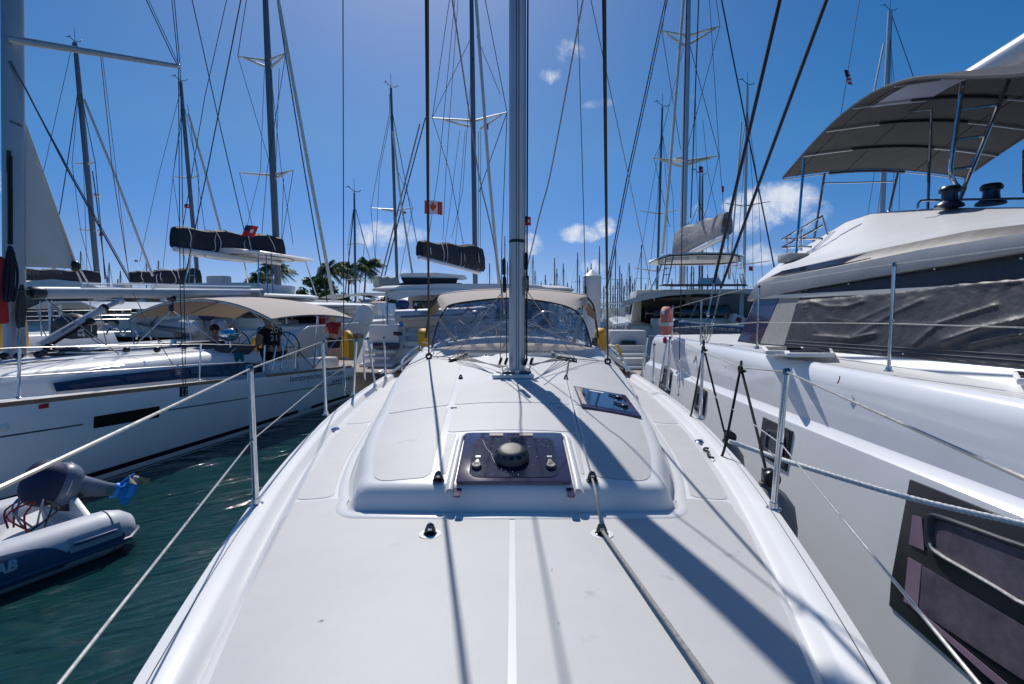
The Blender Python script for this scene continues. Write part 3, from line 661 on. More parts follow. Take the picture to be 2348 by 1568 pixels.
for u0, u1 in ((.0, .135), (.165, .845), (.875, 1.0)):
    ob('clear_window', wp2(u0, u1, .03, .95), VIN, HOOD)
for u in (.15, .86):
    m = M(); m.slab(lambda a, v: wpt(u + (a - .5) * .028, v) + V((0, -.008, 0)), 2, 10, (0, .004, 0)); ob('canvas_strap', m, tan, HOOD)
m = M(); m.tube([wpt(i / 30, 1.0) + V((0, .01, -.004)) for i in range(31)], .013, 6); ob('hood_bow', m, mat('dark_binding', (.05, .048, .05), .6), HOOD)

# ---- stanchions, lifelines, shrouds
base0 = P(587, 1155, 2.10); STL = []
def stanchion(b, t, r=.0125, parent=BOAT):
    m = M(); m.tube([b, t], r, 12); d = (t - b).normalized(); o = ob('stanchion', m, steel, parent)
    m = M(); m.lathe(b - V((0, 0, .004)), [(.030, 0), (.030, .005), (.020, .009), (.017, .03), (.001, .03)], 16); ob('base', m, steel, o)
    m = M(); m.lathe(t - d * .004, [(r * 1.15, -.02), (r * 1.15, .002), (r * .8, .008), (.001, .008)], 12); ob('cap', m, mat('dark_steel_cap', (.25, .27, .30), .2, 1.0), o)
    m = M(); q = b.lerp(t, .47); m.torus(q + V((0, -r, 0)), .006, .003, R=Matrix.Rotation(pi / 2, 3, 'X'), n=10, m=5); ob('wire_eye', m, steel, o); return o
def rail(x, y, off=.06, a=.8, b=9.2):
    zf_ = lambda X, Y: sheer(Y) + .006
    return on(x, y, zf_, a, b)
SL = [(587, 1155, 573, 839), (747, 950, 740, 780)]; SR = [(1773, 1165, 1803, 846), (1605, 960, 1611, 803)]
tops = {}
for side, lst in (('L', SL), ('R', SR)):
    tops[side] = []
    for x0, y0, x1, y1 in lst:
        b = rail(x0, y0); t = P(x1, y1, b.y + .0); stanchion(b, t); tops[side].append((b, t))
for x0, y0, x1, y1 in ((802, 895, 797, 775), (867, 871, 846, 772), (861, 872, 838, 776), (824, 890, 824, 770), (930, 838, 926, 762), (890, 862, 880, 768)):
    pass
# pushpit / gate braces further aft, left then right
for x0, y0, x1, y1 in ((860, 886, 843, 774), (884, 868, 880, 772), (810, 905, 817, 778), (1471, 862, 1484, 770), (1497, 878, 1500, 788), (1529, 893, 1536, 772)):
    b = rail(x0, y0, b=9.3); t = P(x1, y1, b.y); stanchion(b, t, .0125)
# high braces of the gate, bright steel pairs
for pts in ([(858, 872), (846, 786), (838, 778), (833, 786), (836, 872)], [(1530, 884), (1538, 790), (1533, 783), (1528, 790), (1514, 874)]):
    Yq = rail(pts[0][0], pts[0][1]).y; m = M(); m.tube(bez([P(x, y, Yq) for x, y in pts], 4), .012, 8); ob('gate_frame', m, steel, BOAT)
def wire(pts, r=.0032, parent=BOAT, mt=None, name='lifeline'):
    m = M(); m.tube(pts, r, 6); return ob(name, m, mt or wire_m, parent)
for side, near_u, near_l, aft in (('L', (0, 1118), (135, 1568), [(817, 778, 5.9), (880, 772, 7.2)]), ('R', (2347, 1097), (2244, 1568), [(1536, 772, 5.6), (1484, 770, 7.5)])):
    (b0, t0), (b1, t1) = tops[side]; sg = -1 if side == 'L' else 1
    nu = PX(near_u[0], near_u[1], sg * .64); ext = nu + (nu - (t0 - V((0, 0, .01)))) * .35
    ups = [ext, nu, t0 - V((0, 0, .012))]
    if side == 'R': ups.append(P(1699, 843, 3.0))
    ups += [t1 - V((0, 0, .01))] + [P(*q) for q in aft]
    wire(ups, .0036)
    nl = PX(near_l[0], near_l[1], sg * .60); l0 = b0.lerp(t0, .47) + V((0, -.014, 0)); l1 = b1.lerp(t1, .47); ext = nl + (nl - l0) * .3
    wire([ext, nl, l0, l1] + [P(q[0], q[1] + 48, q[2]) for q in aft], .0030)
# cap shrouds and lowers with turnbuckles
def turnbuckle(a, b, r, parent):
    m = M(); d = b - a; m.tube([a, a + d * .25], r * .9, 6); m.tube([a + d * .75, b], r * .9, 6)
    x = d.cross(V((0, 1, 0))).normalized() * r * 1.5; m.tube([a + d * .2 + x * 0, a + d * .25 + x, a + d * .75 + x, a + d * .8], r * .8, 6); m.tube([a + d * .2, a + d * .25 - x, a + d * .75 - x, a + d * .8], r * .8, 6)
    m.ball(a, r * 2, 8, 6); m.ball(b, r * 1.8, 8, 6); return ob('turnbuckle', m, steel, parent)
for (xt, yt, Yt), (xm, ym), (xb, yb) in (((786, -40, 4.1), (788, 838), (789, 905)), ((1575, -40, 4.0), (1557, 828), (1555, 905))):
    b = rail(xb, yb); Yb_ = b.y; a = P(xm, ym, Yb_); t = P(xt, yt, Yt); t2 = t + (t - a) * .6
    S = wire([a, t2], .0045, mt=rigdk, name='cap_shroud'); turnbuckle(a, b, .0075, S)
    s = -1 if xb < 1173 else 1
    a2 = P(xm - s * 14, ym - 18, Yb_ + .05); b2 = b + V((-s * .03, .05, 0)); t3 = P(1173 + s * 22, 150, MY + .0)
    S2 = wire([a2, a2 + (P(1173 + s * 130, 300, 5.0) - a2) * 1.0, P(1173 + s * 60, -30, 4.3)] if False else [a2, P(1173 + s * 12, 40, MY + .02)], .0035, mt=wire_m, name='lower_shroud') if False else None
# lazy lines crossing behind the mast and down onto the coachroof
HL = [[(1337, -5, 3.0), (1263, 392, 3.7), (1235, 500, 3.9), (1180, 730, 5.0), (1152, 800, 5.0)],
      [(1036, -5, 3.0), (1096, 392, 3.7), (1124, 517, 3.9), (1152, 677, 4.3), (1156, 720, 4.2)],
      [(1152, 670, 4.2), (1110, 720, 4.5), (1045, 812, 4.7)], [(1200, 655, 4.2), (1248, 725, 4.5), (1318, 822, 4.5)],
      [(1163, 735, 4.2), (1100, 765, 4.6), (1000, 812, 5.1)], [(1204, 735, 4.2), (1290, 775, 4.6), (1372, 815, 5.1)]]
for i, q in enumerate(HL):
    r_ = .0052 if i < 2 else .0042; wire(bez([P(*p) for p in q], 3), r_, mt=ropeg, name='lazy_line')
for x0, x1, r_, mt_, yb in ((1210, 1207, .0065, blackr, 826), (1204.5, 1203, .004, rigdk, 832), (1150, 1147, .0040, ropeg, 828), (1160, 1161, .0035, rigdk, 826)):
    top_y = -60 if x0 > 1173 else (640 if x0 > 1155 else 560)
    wire([P(x1, yb, 3.87), P(x0, top_y, 3.87)], r_, mt=mt_, name='halyard')
m = M(); cc = P(1199, 590, 3.86)
for k in range(7): m.torus(P(1200 + random.uniform(-2, 2), 640 + k * 5, 3.86), .022, .0045, R=Matrix.Rotation(pi / 2 + random.uniform(-.3, .3), 3, 'X') @ Matrix.Rotation(random.uniform(-.4, .4), 3, 'Y'), n=12, m=5)
ob('halyard_coil', m, ropeg, BOAT)
for x, y in ((1155, 612), (1156, 652), (1206, 600), (1208, 650)):
    m = M(); c = P(x, y, 3.92); m.box(c, (.03, .05, .12)); m.tube([c + V((0, -.03, .07)), c + V((0, -.045, .0)), c + V((0, -.03, -.07))], .008, 6); ob('mast_cleat', m, black, MAST, bevel=.006)
for x, y0, y1 in ((1196, 60, 110), (1196, 255, 320), (1197, 400, 430)):
    m = M(); m.beam(P(x + 4, y0, 3.9), P(x + 4, y1, 3.9), .012, .02); ob('halyard_exit', m, black, MAST)
# handrails on the coachroof sides
for pts in ([(922, 850), (921, 838), (935, 822), (960, 800), (968, 806)], [(1378, 792), (1386, 796), (1412, 820), (1432, 838), (1436, 852)]):
    q = [onr(x, y) + V((0, 0, .045 if 0 < i < 4 else .005)) for i, (x, y) in enumerate(pts)]; m = M(); m.tube(bez(q, 4), .011, 8); ob('handrail', m, steel, BOAT)
# midship cleat
for x, y in ((873, 858), (1432, 838)):
    c = rail(x, y); m = M(); m.box(c + V((0, 0, .02)), (.03, .05, .04)); m.box(c + V((0, 0, .045)), (.045, .2, .014)); ob('mooring_cleat', m, aluL, BOAT, bevel=.005)

# ------------------------------------------------------------------ the big catamaran alongside on the right
CAT = thing('catamaran', 'large white catamaran alongside on the right, its saloon windows under charcoal covers', 'catamaran', (4.5, 3, 0))
CX, KZ, DZ = 2.30, 1.225, 1.715
cover_g = mat('grey_vinyl_cover', (.30, .295, .28), .6, nscale=14, namt=.1, bscale=25, bstr=.3)
taupe = mat('taupe_panel', (.16, .145, .13), .45, nscale=9, namt=.25)
cwin = mat('saloon_acrylic', (.035, .04, .085), .06, nscale=2, namt=.3, spec=.7)
pts = [(-.172, -.4), (-.130, .0), (-.077, .5), (.0, KZ - .03), (.004, KZ - .012), (.055, KZ + .028), (.066, KZ + .046), (.075, DZ - .13), (.085, DZ - .09), (.105, DZ - .045), (.135, DZ - .012), (.165, DZ), (.19, DZ + .002), (.22, DZ - .008)]
ys = [8.55, 8.3, 7.8, 7, 6, 5, 4, 3, 2, 1, 0, -1.5, -3]
def cat_row(Y):
    out = []
    for a, z in pts:
        yy = Y
        if Y > 8.0: yy = 8.0 + (Y - 8.0) * (1 - .75 * max(0, min(1, (z - .3) / 1.4)))
        out.append(V((CX + a, yy, z)))
    return out
m = M(); R_ = [cat_row(Y) for Y in ys]; m.loft(R_, closed=False); ob('hull', m, gel2, CAT, smooth=28)
m = M(); m.loft([[V((p.x + (0 if i == 0 else 0), p.y, p.z)) for p in R_[0]], [V((4.0, p.y + .02, p.z)) for p in R_[0]]], closed=False); ob('transom', m, gel, CAT)
m = M(); m.slab(lambda u, v: V((lerp(CX + .215, 7.4, u), lerp(8.1, -3, v), DZ - .008 + .05 * sin(pi * min(1, u * 1.5)) * .5)), 10, 16, (0, 0, -.04)); ob('deck', m, gel, CAT)
# raised foot of the saloon
SN = V((1, 0, -.23)); SP = V((3.0, 0, 1.78)); S3 = lambda x, y, o=0: PN(x, y, SP - V((o, 0, 0)), SN)
m = M()
b0 = [S3(x, y) for x, y in ((1690, 788), (1800, 794), (2050, 812), (2347, 838), (2480, 850))]
m.loft([b0, [p + V((-.10, 0, -.09)) for p in b0], [V((p.x - .12, p.y, DZ - .02)) for p in b0]], closed=False); ob('saloon_foot', m, gel, CAT)
def panel3(name, poly, mt, off=0, th=.01, parent=CAT, nsub=1, bump=None):
    q = [S3(x, y, off) for x, y in poly]; m = M(); m.prism(q, (th, 0, 0)); return ob(name, m, mt, parent, smooth=30)
panel3('saloon_side', [(1690, 790), (1730, 684), (2480, 560), (2480, 850)], gelg, -.03, .05)
win = panel3('saloon_window', [(1688, 787), (1730, 691), (1787, 678), (1741, 787)], cwin, 0, .015)
panel3('window_cover', [(1742, 787), (1790, 676), (1838, 666), (1799, 792)], cover_g, .006, .012)
# charcoal cover with folds modelled in relief
def cover(u, v):
    xb, yb = lerp(1800, 2480, u), lerp(793, 850, u) ; xt, yt = lerp(1838, 2480, u), lerp(667, 565, u)
    p = S3(lerp(xb, xt, v), lerp(yb, yt, v), .012)
    X, Y = lerp(xb, xt, v), lerp(yb, yt, v); d = 0
    def ridge(pts, w, h):
        best = 1e9
        for (xa, ya), (xc, yc) in zip(pts[:-1], pts[1:]):
            dx, dy = xc - xa, yc - ya; t = max(0, min(1, ((X - xa) * dx + (Y - ya) * dy) / (dx * dx + dy * dy))); best = min(best, (X - xa - t * dx) ** 2 + (Y - ya - t * dy) ** 2)
        return h * math.exp(-sqrt(best) / (w * .75))
    if v < .84:
        e = min(1, (.84 - v) * 14)
        d += e * (.016 + ridge([(1843, 680), (1850, 720), (1875, 760)], 5, .018) + ridge([(1850, 745), (1868, 770), (1960, 776), (2010, 765)], 7, .022) + ridge([(1860, 690), (1900, 703), (1950, 702), (1985, 690)], 7, .016)
                  + ridge([(1965, 770), (2060, 715), (2120, 688)], 8, .014) + ridge([(2170, 785), (2260, 752), (2400, 722)], 9, .03) + ridge([(2235, 790), (2320, 770), (2420, 760)], 8, .022) + ridge([(2130, 655), (2220, 652), (2347, 645)], 5, .012)
                  + ridge([(1990, 735), (2100, 745), (2200, 738)], 4, .006) + ridge([(1900, 730), (1960, 740), (2050, 700)], 4, .008) + ridge([(2100, 790), (2160, 740), (2290, 700)], 6, .015))
        d += e * .004 * sin(X * .13 + 4 * v) * (1 if v > .7 else .3)
    return V((p.x - d, p.y, p.z))
m = M(); m.slab(cover, 150, 60, (.02, 0, 0)); CV = ob('window_cover', m, charc, CAT, smooth=80, label='wrinkled charcoal cover over the long saloon window')
for v_ in (.05, .10): m = M(); m.tube([cover(i / 60, v_) - V((.004, 0, 0)) for i in range(61)], .0025, 4); ob('hem_stitching', m, mat('stitch_grey', (.09, .09, .10), .7), CV)
m = M(); m.tube([S3(lerp(1800, 2480, i / 30), lerp(794, 851, i / 30), .02) for i in range(31)], .008, 5); ob('hem_track', m, black, CV)
for x, y in ((1847, 661), (1945, 647), (2142, 613), (2340, 588), (2070, 807), (1895, 800)):
    p = S3(x, y + 4, .03); m = M(); m.ball(p, .007, 8, 6); ob('snap_stud', m, white_p, CV)
# superstructure above the windows as fair strips
LN = {0: ([(1713, 690), (1835, 664), (2000, 635), (2347, 575), (2520, 545)], 3.08), 1: ([(1731, 654), (1790, 635), (1935, 608), (2110, 572), (2347, 534), (2520, 505)], 3.10),
      2: ([(1735, 650), (1787, 622), (1985, 577), (2222, 529), (2347, 514), (2520, 490)], 3.25), 3: ([(1737, 646), (1790, 612), (2010, 561), (2185, 527), (2347, 506), (2520, 484)], 3.62),
      4: ([(1740, 642), (1792, 603), (2010, 546), (2185, 512), (2347, 497), (2520, 478)], 4.0), 5: ([(1742, 640), (1797, 596), (1940, 509), (1997, 491), (2180, 490), (2347, 490), (2520, 472)], 4.55),
      6: ([(1743, 639), (1799, 594), (1942, 507), (2000, 488), (2147, 477), (2347, 475), (2520, 456)], 4.75)}
def pl(pts, u):
    L = [0]
    for a, b in zip(pts[:-1], pts[1:]): L.append(L[-1] + abs(b[0] - a[0]))
    t = u * L[-1]
    for i in range(len(L) - 1):
        if t <= L[i + 1] + 1e-9: k = (t - L[i]) / (L[i + 1] - L[i]); return (lerp(pts[i][0], pts[i + 1][0], k), lerp(pts[i][1], pts[i + 1][1], k))
    return pts[-1]
def ln(k, n=40, dx=0):
    p, X = LN[k]; return [PX(*pl(p, i / n), X + dx) for i in range(n + 1)]
def strip_(name, rows_, mt, sm=60): m = M(); m.loft(rows_, closed=False); return ob(name, m, mt, CAT, smooth=sm)
l0, l1 = ln(0), ln(1)
strip_('brow', [[p + V((.12, 0, -.0)) for p in l0], l0, [a.lerp(b, .12) + V((-.012, 0, 0)) for a, b in zip(l0, l1)], l1, [p + V((.03, 0, 0)) for p in l1]], gelg)
strip_('trim_band', [ln(1, dx=.031), ln(2, dx=-.01), ln(2, dx=.0)], taupe)
l2 = ln(2, dx=.001); l5, l6 = ln(5), ln(6)
strip_('flybridge_side', [l2, ln(3), ln(4), l5, l6, [p + V((.35, 0, -.02)) for p in l6], [p + V((3.2, 0, -.05)) for p in l6]], gel, 30)
m = M(); a = [l0[0], l1[0], l2[0], l6[0]]; m.loft([a, [V((7.0, p.y, p.z)) for p in a]], closed=False); ob('cockpit_roof_edge', m, gel, CAT)
m = M(); q = [l0[0] + V((0, -.02, .02)), V((7, l0[0].y - .02, l0[0].z + .02)), V((7, l0[-1].y, l0[0].z + .02)), V((3.1, l0[-1].y, l0[0].z + .02))]; m.prism(q, (0, 0, .04)); ob('cockpit_ceiling', m, gelc, CAT)
m = M(); m.box((5.1, 1.5, 2.0), (4.0, 7.4, .6)); ob('saloon_core', m, gelc, CAT)
band = [(1765, 636), (1792, 621), (1985, 580), (1930, 604), (1800, 629)]
q = [PX(x, y, 3.135) for x, y in band]; m = M(); m.prism(q, (.012, 0, 0)); ob('upper_window', m, cwin, CAT)
# hull windows
HW = lambda x, y, o=0: PN(x, y, V((CX - o, 0, KZ)), V((1, 0, -.106)))
frame_b = mat('window_frame_black', (.030, .032, .038), .22)
def hwin(poly, inner, dark=False, extra=None):
    q = [HW(x, y, .010) for x, y in poly]; m = M(); m.prism(q, (.09, 0, 0)); o = ob('hull_window', m, frame_b, CAT, bevel=.004, smooth=30)
    for i, (pg, mt_, dx) in enumerate(inner):
        m = M(); m.prism([HW(x, y, dx + .004) for x, y in pg], (.003, 0, 0)); ob('pane', m, mt_, o, smooth=0)
    return o
smoke = mat('smoked_pane', (.035, .032, .042), .07, spec=.6); smoke2 = mat('mauve_pane', (.30, .215, .285), .12, nscale=3, namt=.2, spec=.5); smoke3 = mat('dusty_pane', (.125, .105, .14), .15, nscale=9, namt=.35, spec=.5)
ov = lambda pts, n=5: [(p.x, p.z) for p in bez([(x, 0, y) for x, y in pts + [pts[0]]], n)][:-1]
hwin([(2084, 1099), (2500, 1266), (2500, 1790), (2240, 1568), (2140, 1478), (2037, 1388), (2041, 1330)],
     [([(2091, 1180), (2112, 1186), (2118, 1262), (2083, 1247)], smoke2, .0125), ([(2081, 1277), (2112, 1295), (2103, 1398), (2071, 1378)], smoke2, .0125),
      ([(2114, 1297), (2347, 1436), (2500, 1530), (2500, 1690), (2347, 1560), (2106, 1400)], smoke3, .0125), ([(2088, 1391), (2112, 1404), (2347, 1600), (2500, 1730), (2500, 1752), (2347, 1622), (2250, 1540)], smoke2, .0135)])
WB = [o for o in CAT.children if o.name.startswith('hull_window')][-1]
pf = ov([(2122, 1190), (2136, 1176), (2200, 1196), (2300, 1232), (2420, 1275), (2430, 1310), (2420, 1400), (2380, 1408), (2300, 1360), (2200, 1302), (2140, 1266), (2122, 1240)], 3)
m = M(); ring = [HW(x, y, .016) for x, y in pf]; c0 = sum(ring, V()) / len(ring); inn = [c0.lerp(p, .80) for p in ring]
m.loft([[p + V((.01, 0, 0)) for p in ring], ring, [c0.lerp(p, .97) + V((-.018, 0, 0)) for p in ring], [c0.lerp(p, .88) + V((-.018, 0, 0)) for p in ring], inn, [p + V((.04, 0, 0)) for p in inn]]);
ob('port_frame', m, mat('aged_black_frame', (.035, .045, .06), .45, nscale=14, namt=.5), WB, smooth=50)
m = M(); m.prism([p + V((-.004, 0, 0)) for p in inn], (.002, 0, 0)); ob('port_pane', m, smoke3, WB)
m = M(); lo = [p for p in ring if p.z < c0.z]; lo.sort(key=lambda p: p.y); m.tube([c0.lerp(p, .845) + V((-.020, 0, 0)) for p in lo[:-1]], .008, 6); ob('port_sill', m, mat('pale_sill', (.55, .52, .50), .5, nscale=60, namt=.4), WB)  # pale mottled tube along the lower part of the port frame
for poly, k in (([(1748, 956), (1815, 988), (1801, 1081), (1737, 1037)], 1), ([(1596, 883), (1619, 896), (1612, 953), (1590, 938)], 1), ([(1516, 838), (1539, 855), (1533, 904), (1509, 888)], 1)):
    cx_, cy_ = sum(p[0] for p in poly) / 4, sum(p[1] for p in poly) / 4
    f = lambda t: [(lerp(cx_, x, t), lerp(cy_, y, t)) for x, y in poly]
    o = hwin(poly, [(f(.86), smoke, .0105)])
    q = [HW(x, y, .016) for x, y in ov(f(.56), 4)]; c = sum(q, V()) / len(q); m = M()
    m.loft([q, [p + V((-.012, 0, 0)) for p in q], [c.lerp(p, .8) + V((-.012, 0, 0)) for p in q], [c.lerp(p, .78) + V((.01, 0, 0)) for p in q]]); ob('port_frame', m, mat('port_frame_grey', (.10, .12, .15), .35, .3), o, smooth=50)
# fishing-fly like tell tale marks, number sticker
m = text_mesh('9', .05, PX(1661, 845, CX + .05), (0, -1, 0), (0, 0, 1), .001); ob('draught_mark', m, mat('mark_grey', (.1, .1, .11), .6), CAT, smooth=0)
p = PX(1925, 862, CX + .05); m = M(); m.tube([p, p + V((-.004, -.004, -.02)), p + V((-.004, .012, -.055)), p + V((-.004, .02, -.05))], .004, 5); ob('lost_lure', m, redm, CAT)
# deck gear
for cx_, cy_, w_, h_ in ((1796, 808, 50, 5), (1853, 813, 60, 6), (2380, 873, 60, 10)):
    q = [PZ(cx_ + dx, cy_ + dy, DZ + .035) for dx, dy in ((-w_, -h_), (w_ * .9, -h_), (w_, h_), (-w_ * .85, h_))]
    m = M(); m.prism(q, (0, 0, .035)); o = ob('deck_hatch', m, white_p, CAT, bevel=.01)
    c = sum(q, V()) / 4; m = M(); m.prism([c.lerp(p, .84) + V((0, 0, .036)) for p in q], (0, 0, .004)); ob('pane', m, darkglass, o, smooth=0)
c = PX(1665, 797, CX + .3); m = M(); m.box(c, (.05, .05, .06)); m.box(c + V((0, 0, .035)), (.05, .26, .018)); ob('mooring_cleat', m, aluL, CAT, bevel=.006)
for x0, y0, x1, y1, X in ((2037, 850, 2042, 604, 2.52), (1735, 799, 1732, 656, 2.52), (1605, 790, 1608, 685, 2.52), (1540, 785, 1541, 700, 2.52)):
    b = PX(x0, y0, X); t = PX(x1, y1, X); t.y = b.y; stanchion(b, t, .0115, CAT)
for pts in ([(1541, 707), (1608, 688), (1733, 655), (2042, 607), (2347, 566), (2520, 543)], [(1543, 752), (1733, 739), (2042, 742), (2347, 751), (2520, 757)]):
    wire([PX(x, y, 2.515) for x, y in pts], .0035, CAT)
# bimini over the flybridge
ez = cv([(-2, .9), (0, 1.05), (2, 1.22), (3.2, 1.50), (3.5, 1.62), (4.04, 1.86), (4.4, 1.95), (4.65, 1.965), (5.03, 1.92), (5.42, 1.81), (5.9, 1.63), (6.05, 1.57)])
BK = 1.34
def bim(u, v):
    Y = lerp(6.0, -1.2, v); X = lerp(3.3, 5.5, u); return V((X * BK, Y * BK, H + (ez(Y) + .10 * sin(pi * u)) * BK))
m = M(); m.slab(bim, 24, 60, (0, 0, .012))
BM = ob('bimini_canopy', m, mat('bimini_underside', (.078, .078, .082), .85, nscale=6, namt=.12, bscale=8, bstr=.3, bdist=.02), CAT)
m = M()
for u in (0, 1):
    q = [bim(u, i / 60) for i in range(61)]; m = M(); m.tube(q, .022, 6); ob('canopy_edge', m, mat('canopy_piping', (.075, .075, .078), .7), BM)
for v in (.0, .055, .11, .165, .235, .30, .42, .55, .7):
    q = [bim(i / 12, v) - V((0, 0, .03)) for i in range(13)]; m = M(); m.tube(q, .011, 6); ob('canopy_bow', m, aluL, BM)
    m = M(); m.tube([p + V((0, 0, .006)) for p in q[3:9]], .022, 6); ob('bow_sleeve', m, charc, BM)
for u in (.07, .35, .72):
    m = M(); m.tube([bim(u, i / 40) - V((0, 0, .006)) for i in range(0, 36)], .006, 5); ob('canopy_seam', m, charc, BM)
m = M(); m.slab(lambda u, v: bim(lerp(.10, .34, u), lerp(.155, .225, v)) - V((0, 0, .012)), 3, 4, (0, 0, .004)); ob('canopy_window', m, mat('clear_window_panel', (.42, .44, .55), .3), BM)
def rod(name, pts, r, mt=steel, parent=CAT, n=8): m = M(); m.tube([P(*q) for q in pts], r, n); return ob(name, m, mt, parent)
for pts, r in (([(1843, 362, 7.1), (1825, 582, 6.9)], .018), ([(1890, 398, 7.9), (1864, 560, 7.4)], .018), ([(2058, 395, 7.9), (2036, 490, 7.4)], .018), ([(2135, 252, 6.5), (2126, 480, 5.9)], .018),
               ([(1890, 420, 7.8), (2055, 416, 7.8)], .011), ([(2135, 252, 6.5), (2080, 256, 6.8)], .012), ([(2347, 345, 6.6), (2347, 440, 6.0)], .018)):
    rod('canopy_post', pts, r)
ly = 5.3
rod('ladder_rail', [(2207, 187, ly), (2190, 300, ly), (2179, 385, ly), (2181, 405, ly), (2190, 422, ly), (2207, 437, ly)], .022)
rod('ladder_rail', [(2314, 178, ly), (2268, 290, ly), (2229, 385, ly), (2192, 474, ly)], .022)
for a in ([(2200, 252), (2281, 241)], [(2192, 320), (2257, 311)], [(2184, 388), (2229, 382)]): rod('ladder_rung', [(*a[0], ly), (*a[1], ly)], .014)
rod('flybridge_rail', [(2103, 480, 5.3), (2104, 466, 5.3), (2110, 460, 5.3), (2125, 459, 5.3), (2347, 455, 5.0), (2500, 450, 4.9)], .012)
for cx_, cy_ in ((2175, 474), (2270, 468)):
    b = P(cx_, cy_ + 1, 5.2); m = M(); WS = 1.22; m.lathe(b, [(r * WS, z * WS) for r, z in [(.105, 0), (.10, .02), (.062, .05), (.056, .10), (.060, .125), (.072, .13), (.074, .15), (.066, .155), (.068, .165), (.05, .17), (.001, .17)]], 22); w_ = ob('winch', m, mat('winch_blue_black', (.02, .035, .07), .3, .3), CAT)
    m = M(); m.lathe(b + V((0, 0, .128 * WS)), [(r * WS, z * WS) for r, z in [(.075, 0), (.078, .02), (.070, .035), (.060, .047), (.001, .05)]], 18); ob('winch_top', m, black, w_)
for a in ([(1793, 548), (1885, 495), (1898, 538)], [(1793, 567), (1886, 517)], [(1793, 548), (1885, 547)], [(1793, 567), (1860, 566)], [(1805, 543), (1805, 592)], [(1837, 523), (1837, 575)]):
    rod('aft_rail', [(x, y, 7.0) for x, y in a], .015)
m = M(); m.box(P(1818, 592, 6.8), (.3, .3, .12)); ob('seat_roll', m, greyc, CAT, bevel=.03)
a, b = P(2225, 193, 9.4), P(2420, 75, 8.2); m = M(); m.tube([a, b], .28, 16); BO = ob('boom', m, mat('white_boom', (.66, .67, .68), .3, coat=.4), CAT)
m = M(); m.tube([a + V((0, 0, .285)), b + V((0, 0, .285))], .006, 5); ob('boom_rope', m, mat('red_white_rope', (.5, .3, .28), .8), BO)
# the two covered shrouds of the catamaran and their turnbuckles
for (x0, y0, Y0), (xm, ym), (xf, yf), (xb, yb), r in (((1787, 0, 4.6), (1636, 648), (1623, 722), (1598, 835), .0185), ((1894, 0, 4.2), (1652, 660), (1634, 740), (1606, 828), .0165)):
    Yb_ = PX(xb, yb, CX + .06).y; Yb_ = 6.25; a = P(xm, ym, Yb_); t = P(x0, y0, Y0); t2 = t + (t - a) * .5
    s_ = wire([a, t2], r, CAT, mt=mat('navy_shroud_cover', (.012, .012, .028), .6), name='shroud')
    f = P(xf, yf, Yb_); wire([a, f], .010, s_ if False else CAT, mt=steel, name='shroud_swage')
    m = M(); m.lathe(f + V((0, 0, -.02)), [(.012, 0), (.020, .03), (.016, .06), (.009, .08)], 10); ob('toggle', m, steel, CAT)
    turnbuckle(f, P((xf + xb) / 2 - 3, lerp(yf, yb, .62), Yb_), .012, CAT)
m = M(); q = [P(x, y, 6.2) for x, y in ((1612, 770), (1620, 772), (1600, 812), (1591, 834), (1589, 832))]; m.prism(q, (0, .012, 0)); CP = ob('chain_plate', m, steel, CAT)
for k in range(7): m = M(); m.ball(P(lerp(1611, 1593, k / 6), lerp(788, 826, k / 6), 6.195), .005, 6, 5); ob('plate_hole', m, black, CP)

# ---- fenders between the boats, their black lines, and the white mooring rope
def fender(label, top, length, r, line_pts, curl):
    f = thing('fender', label, 'fender', top - V((0, 0, length)), 'fenders hung along the right-hand rail')
    m = M(); m.lathe(top - V((0, 0, length)), [(.02, 0), (r * .55, .02), (r * .9, .08), (r, .16), (r, length - .2), (r * .9, length - .11), (r * .6, length - .05), (.04, length - .02), (.035, length)], 20)
    ob('fender_body', m, mat('grey_fender', (.20, .20, .19), .55, nscale=6, namt=.1), f)
    m = M(); m.box(top + V((0, 0, .02)), (.05, .03, .10)); m.lathe(top + V((0, -.02, .03)), [(.042, 0), (.042, .035)], 16, Matrix.Rotation(pi / 2, 3, 'X')); ob('fender_eye', m, black, f, bevel=.006)
    m = M(); m.tube(bez(line_pts, 5), .0075, 7); ob('fender_line', m, blackr, f)
    m = M(); m.torus(line_pts[2], .018, .008, R=Matrix.Rotation(pi / 2, 3, 'Y'), n=14, m=6); m.torus(line_pts[2] + V((.01, 0, -.012)), .016, .008, n=14, m=6); ob('hitch', m, blackr, f)
    return f
Yr = rail(1605, 960).y
wtop = lambda x, y, Y: P(x, y, Y)
a0 = ond(1564, 953) + V((0, 0, .008)); a1 = rail(1580, 963, b=8) + V((0, 0, .008)); a1 = P(1581, 962, Yr + .1)
t1 = wtop(1612, 799, Yr); d1 = P(1654, 980, Yr - .25); d1.x = max(d1.x, hb(d1.y) + .02)
fender('grey fender hanging beside the rear right stanchion, nearest the mast', P(1668, 1008, Yr - .3), .75, .12, [a0, a1, t1, t1 + V((.01, 0, -.02)), P(1660, 990, Yr - .28)], 0)
Y3 = 2.75
a0 = [ond(x, y) + V((0, 0, .009)) for x, y in ((1637, 1053), (1625, 1050), (1622, 1043), (1624, 1038), (1613, 1034), (1617, 1030), (1632, 1034), (1647, 1044))]
f2 = fender('grey fender hanging beside the nearest right stanchion', P(1758, 1105, 2.35), .8, .14, [a0[-1], P(1660, 1030, Y3), P(1697, 846, Y3 + .1), P(1700, 850, Y3 + .1), P(1735, 990, 2.55), P(1757, 1085, 2.37)], 0)
m = M(); m.tube(bez(a0, 5), .0065, 7); ob('line_tail', m, blackr, f2)
m = M(); q = bez([P(1672, 1012, 3.0), P(1740, 1035, 2.9), P(1850, 1072, 2.6), P(2080, 1140, 2.3), P(2347, 1202, 2.05), P(2520, 1245, 1.9)], 60)
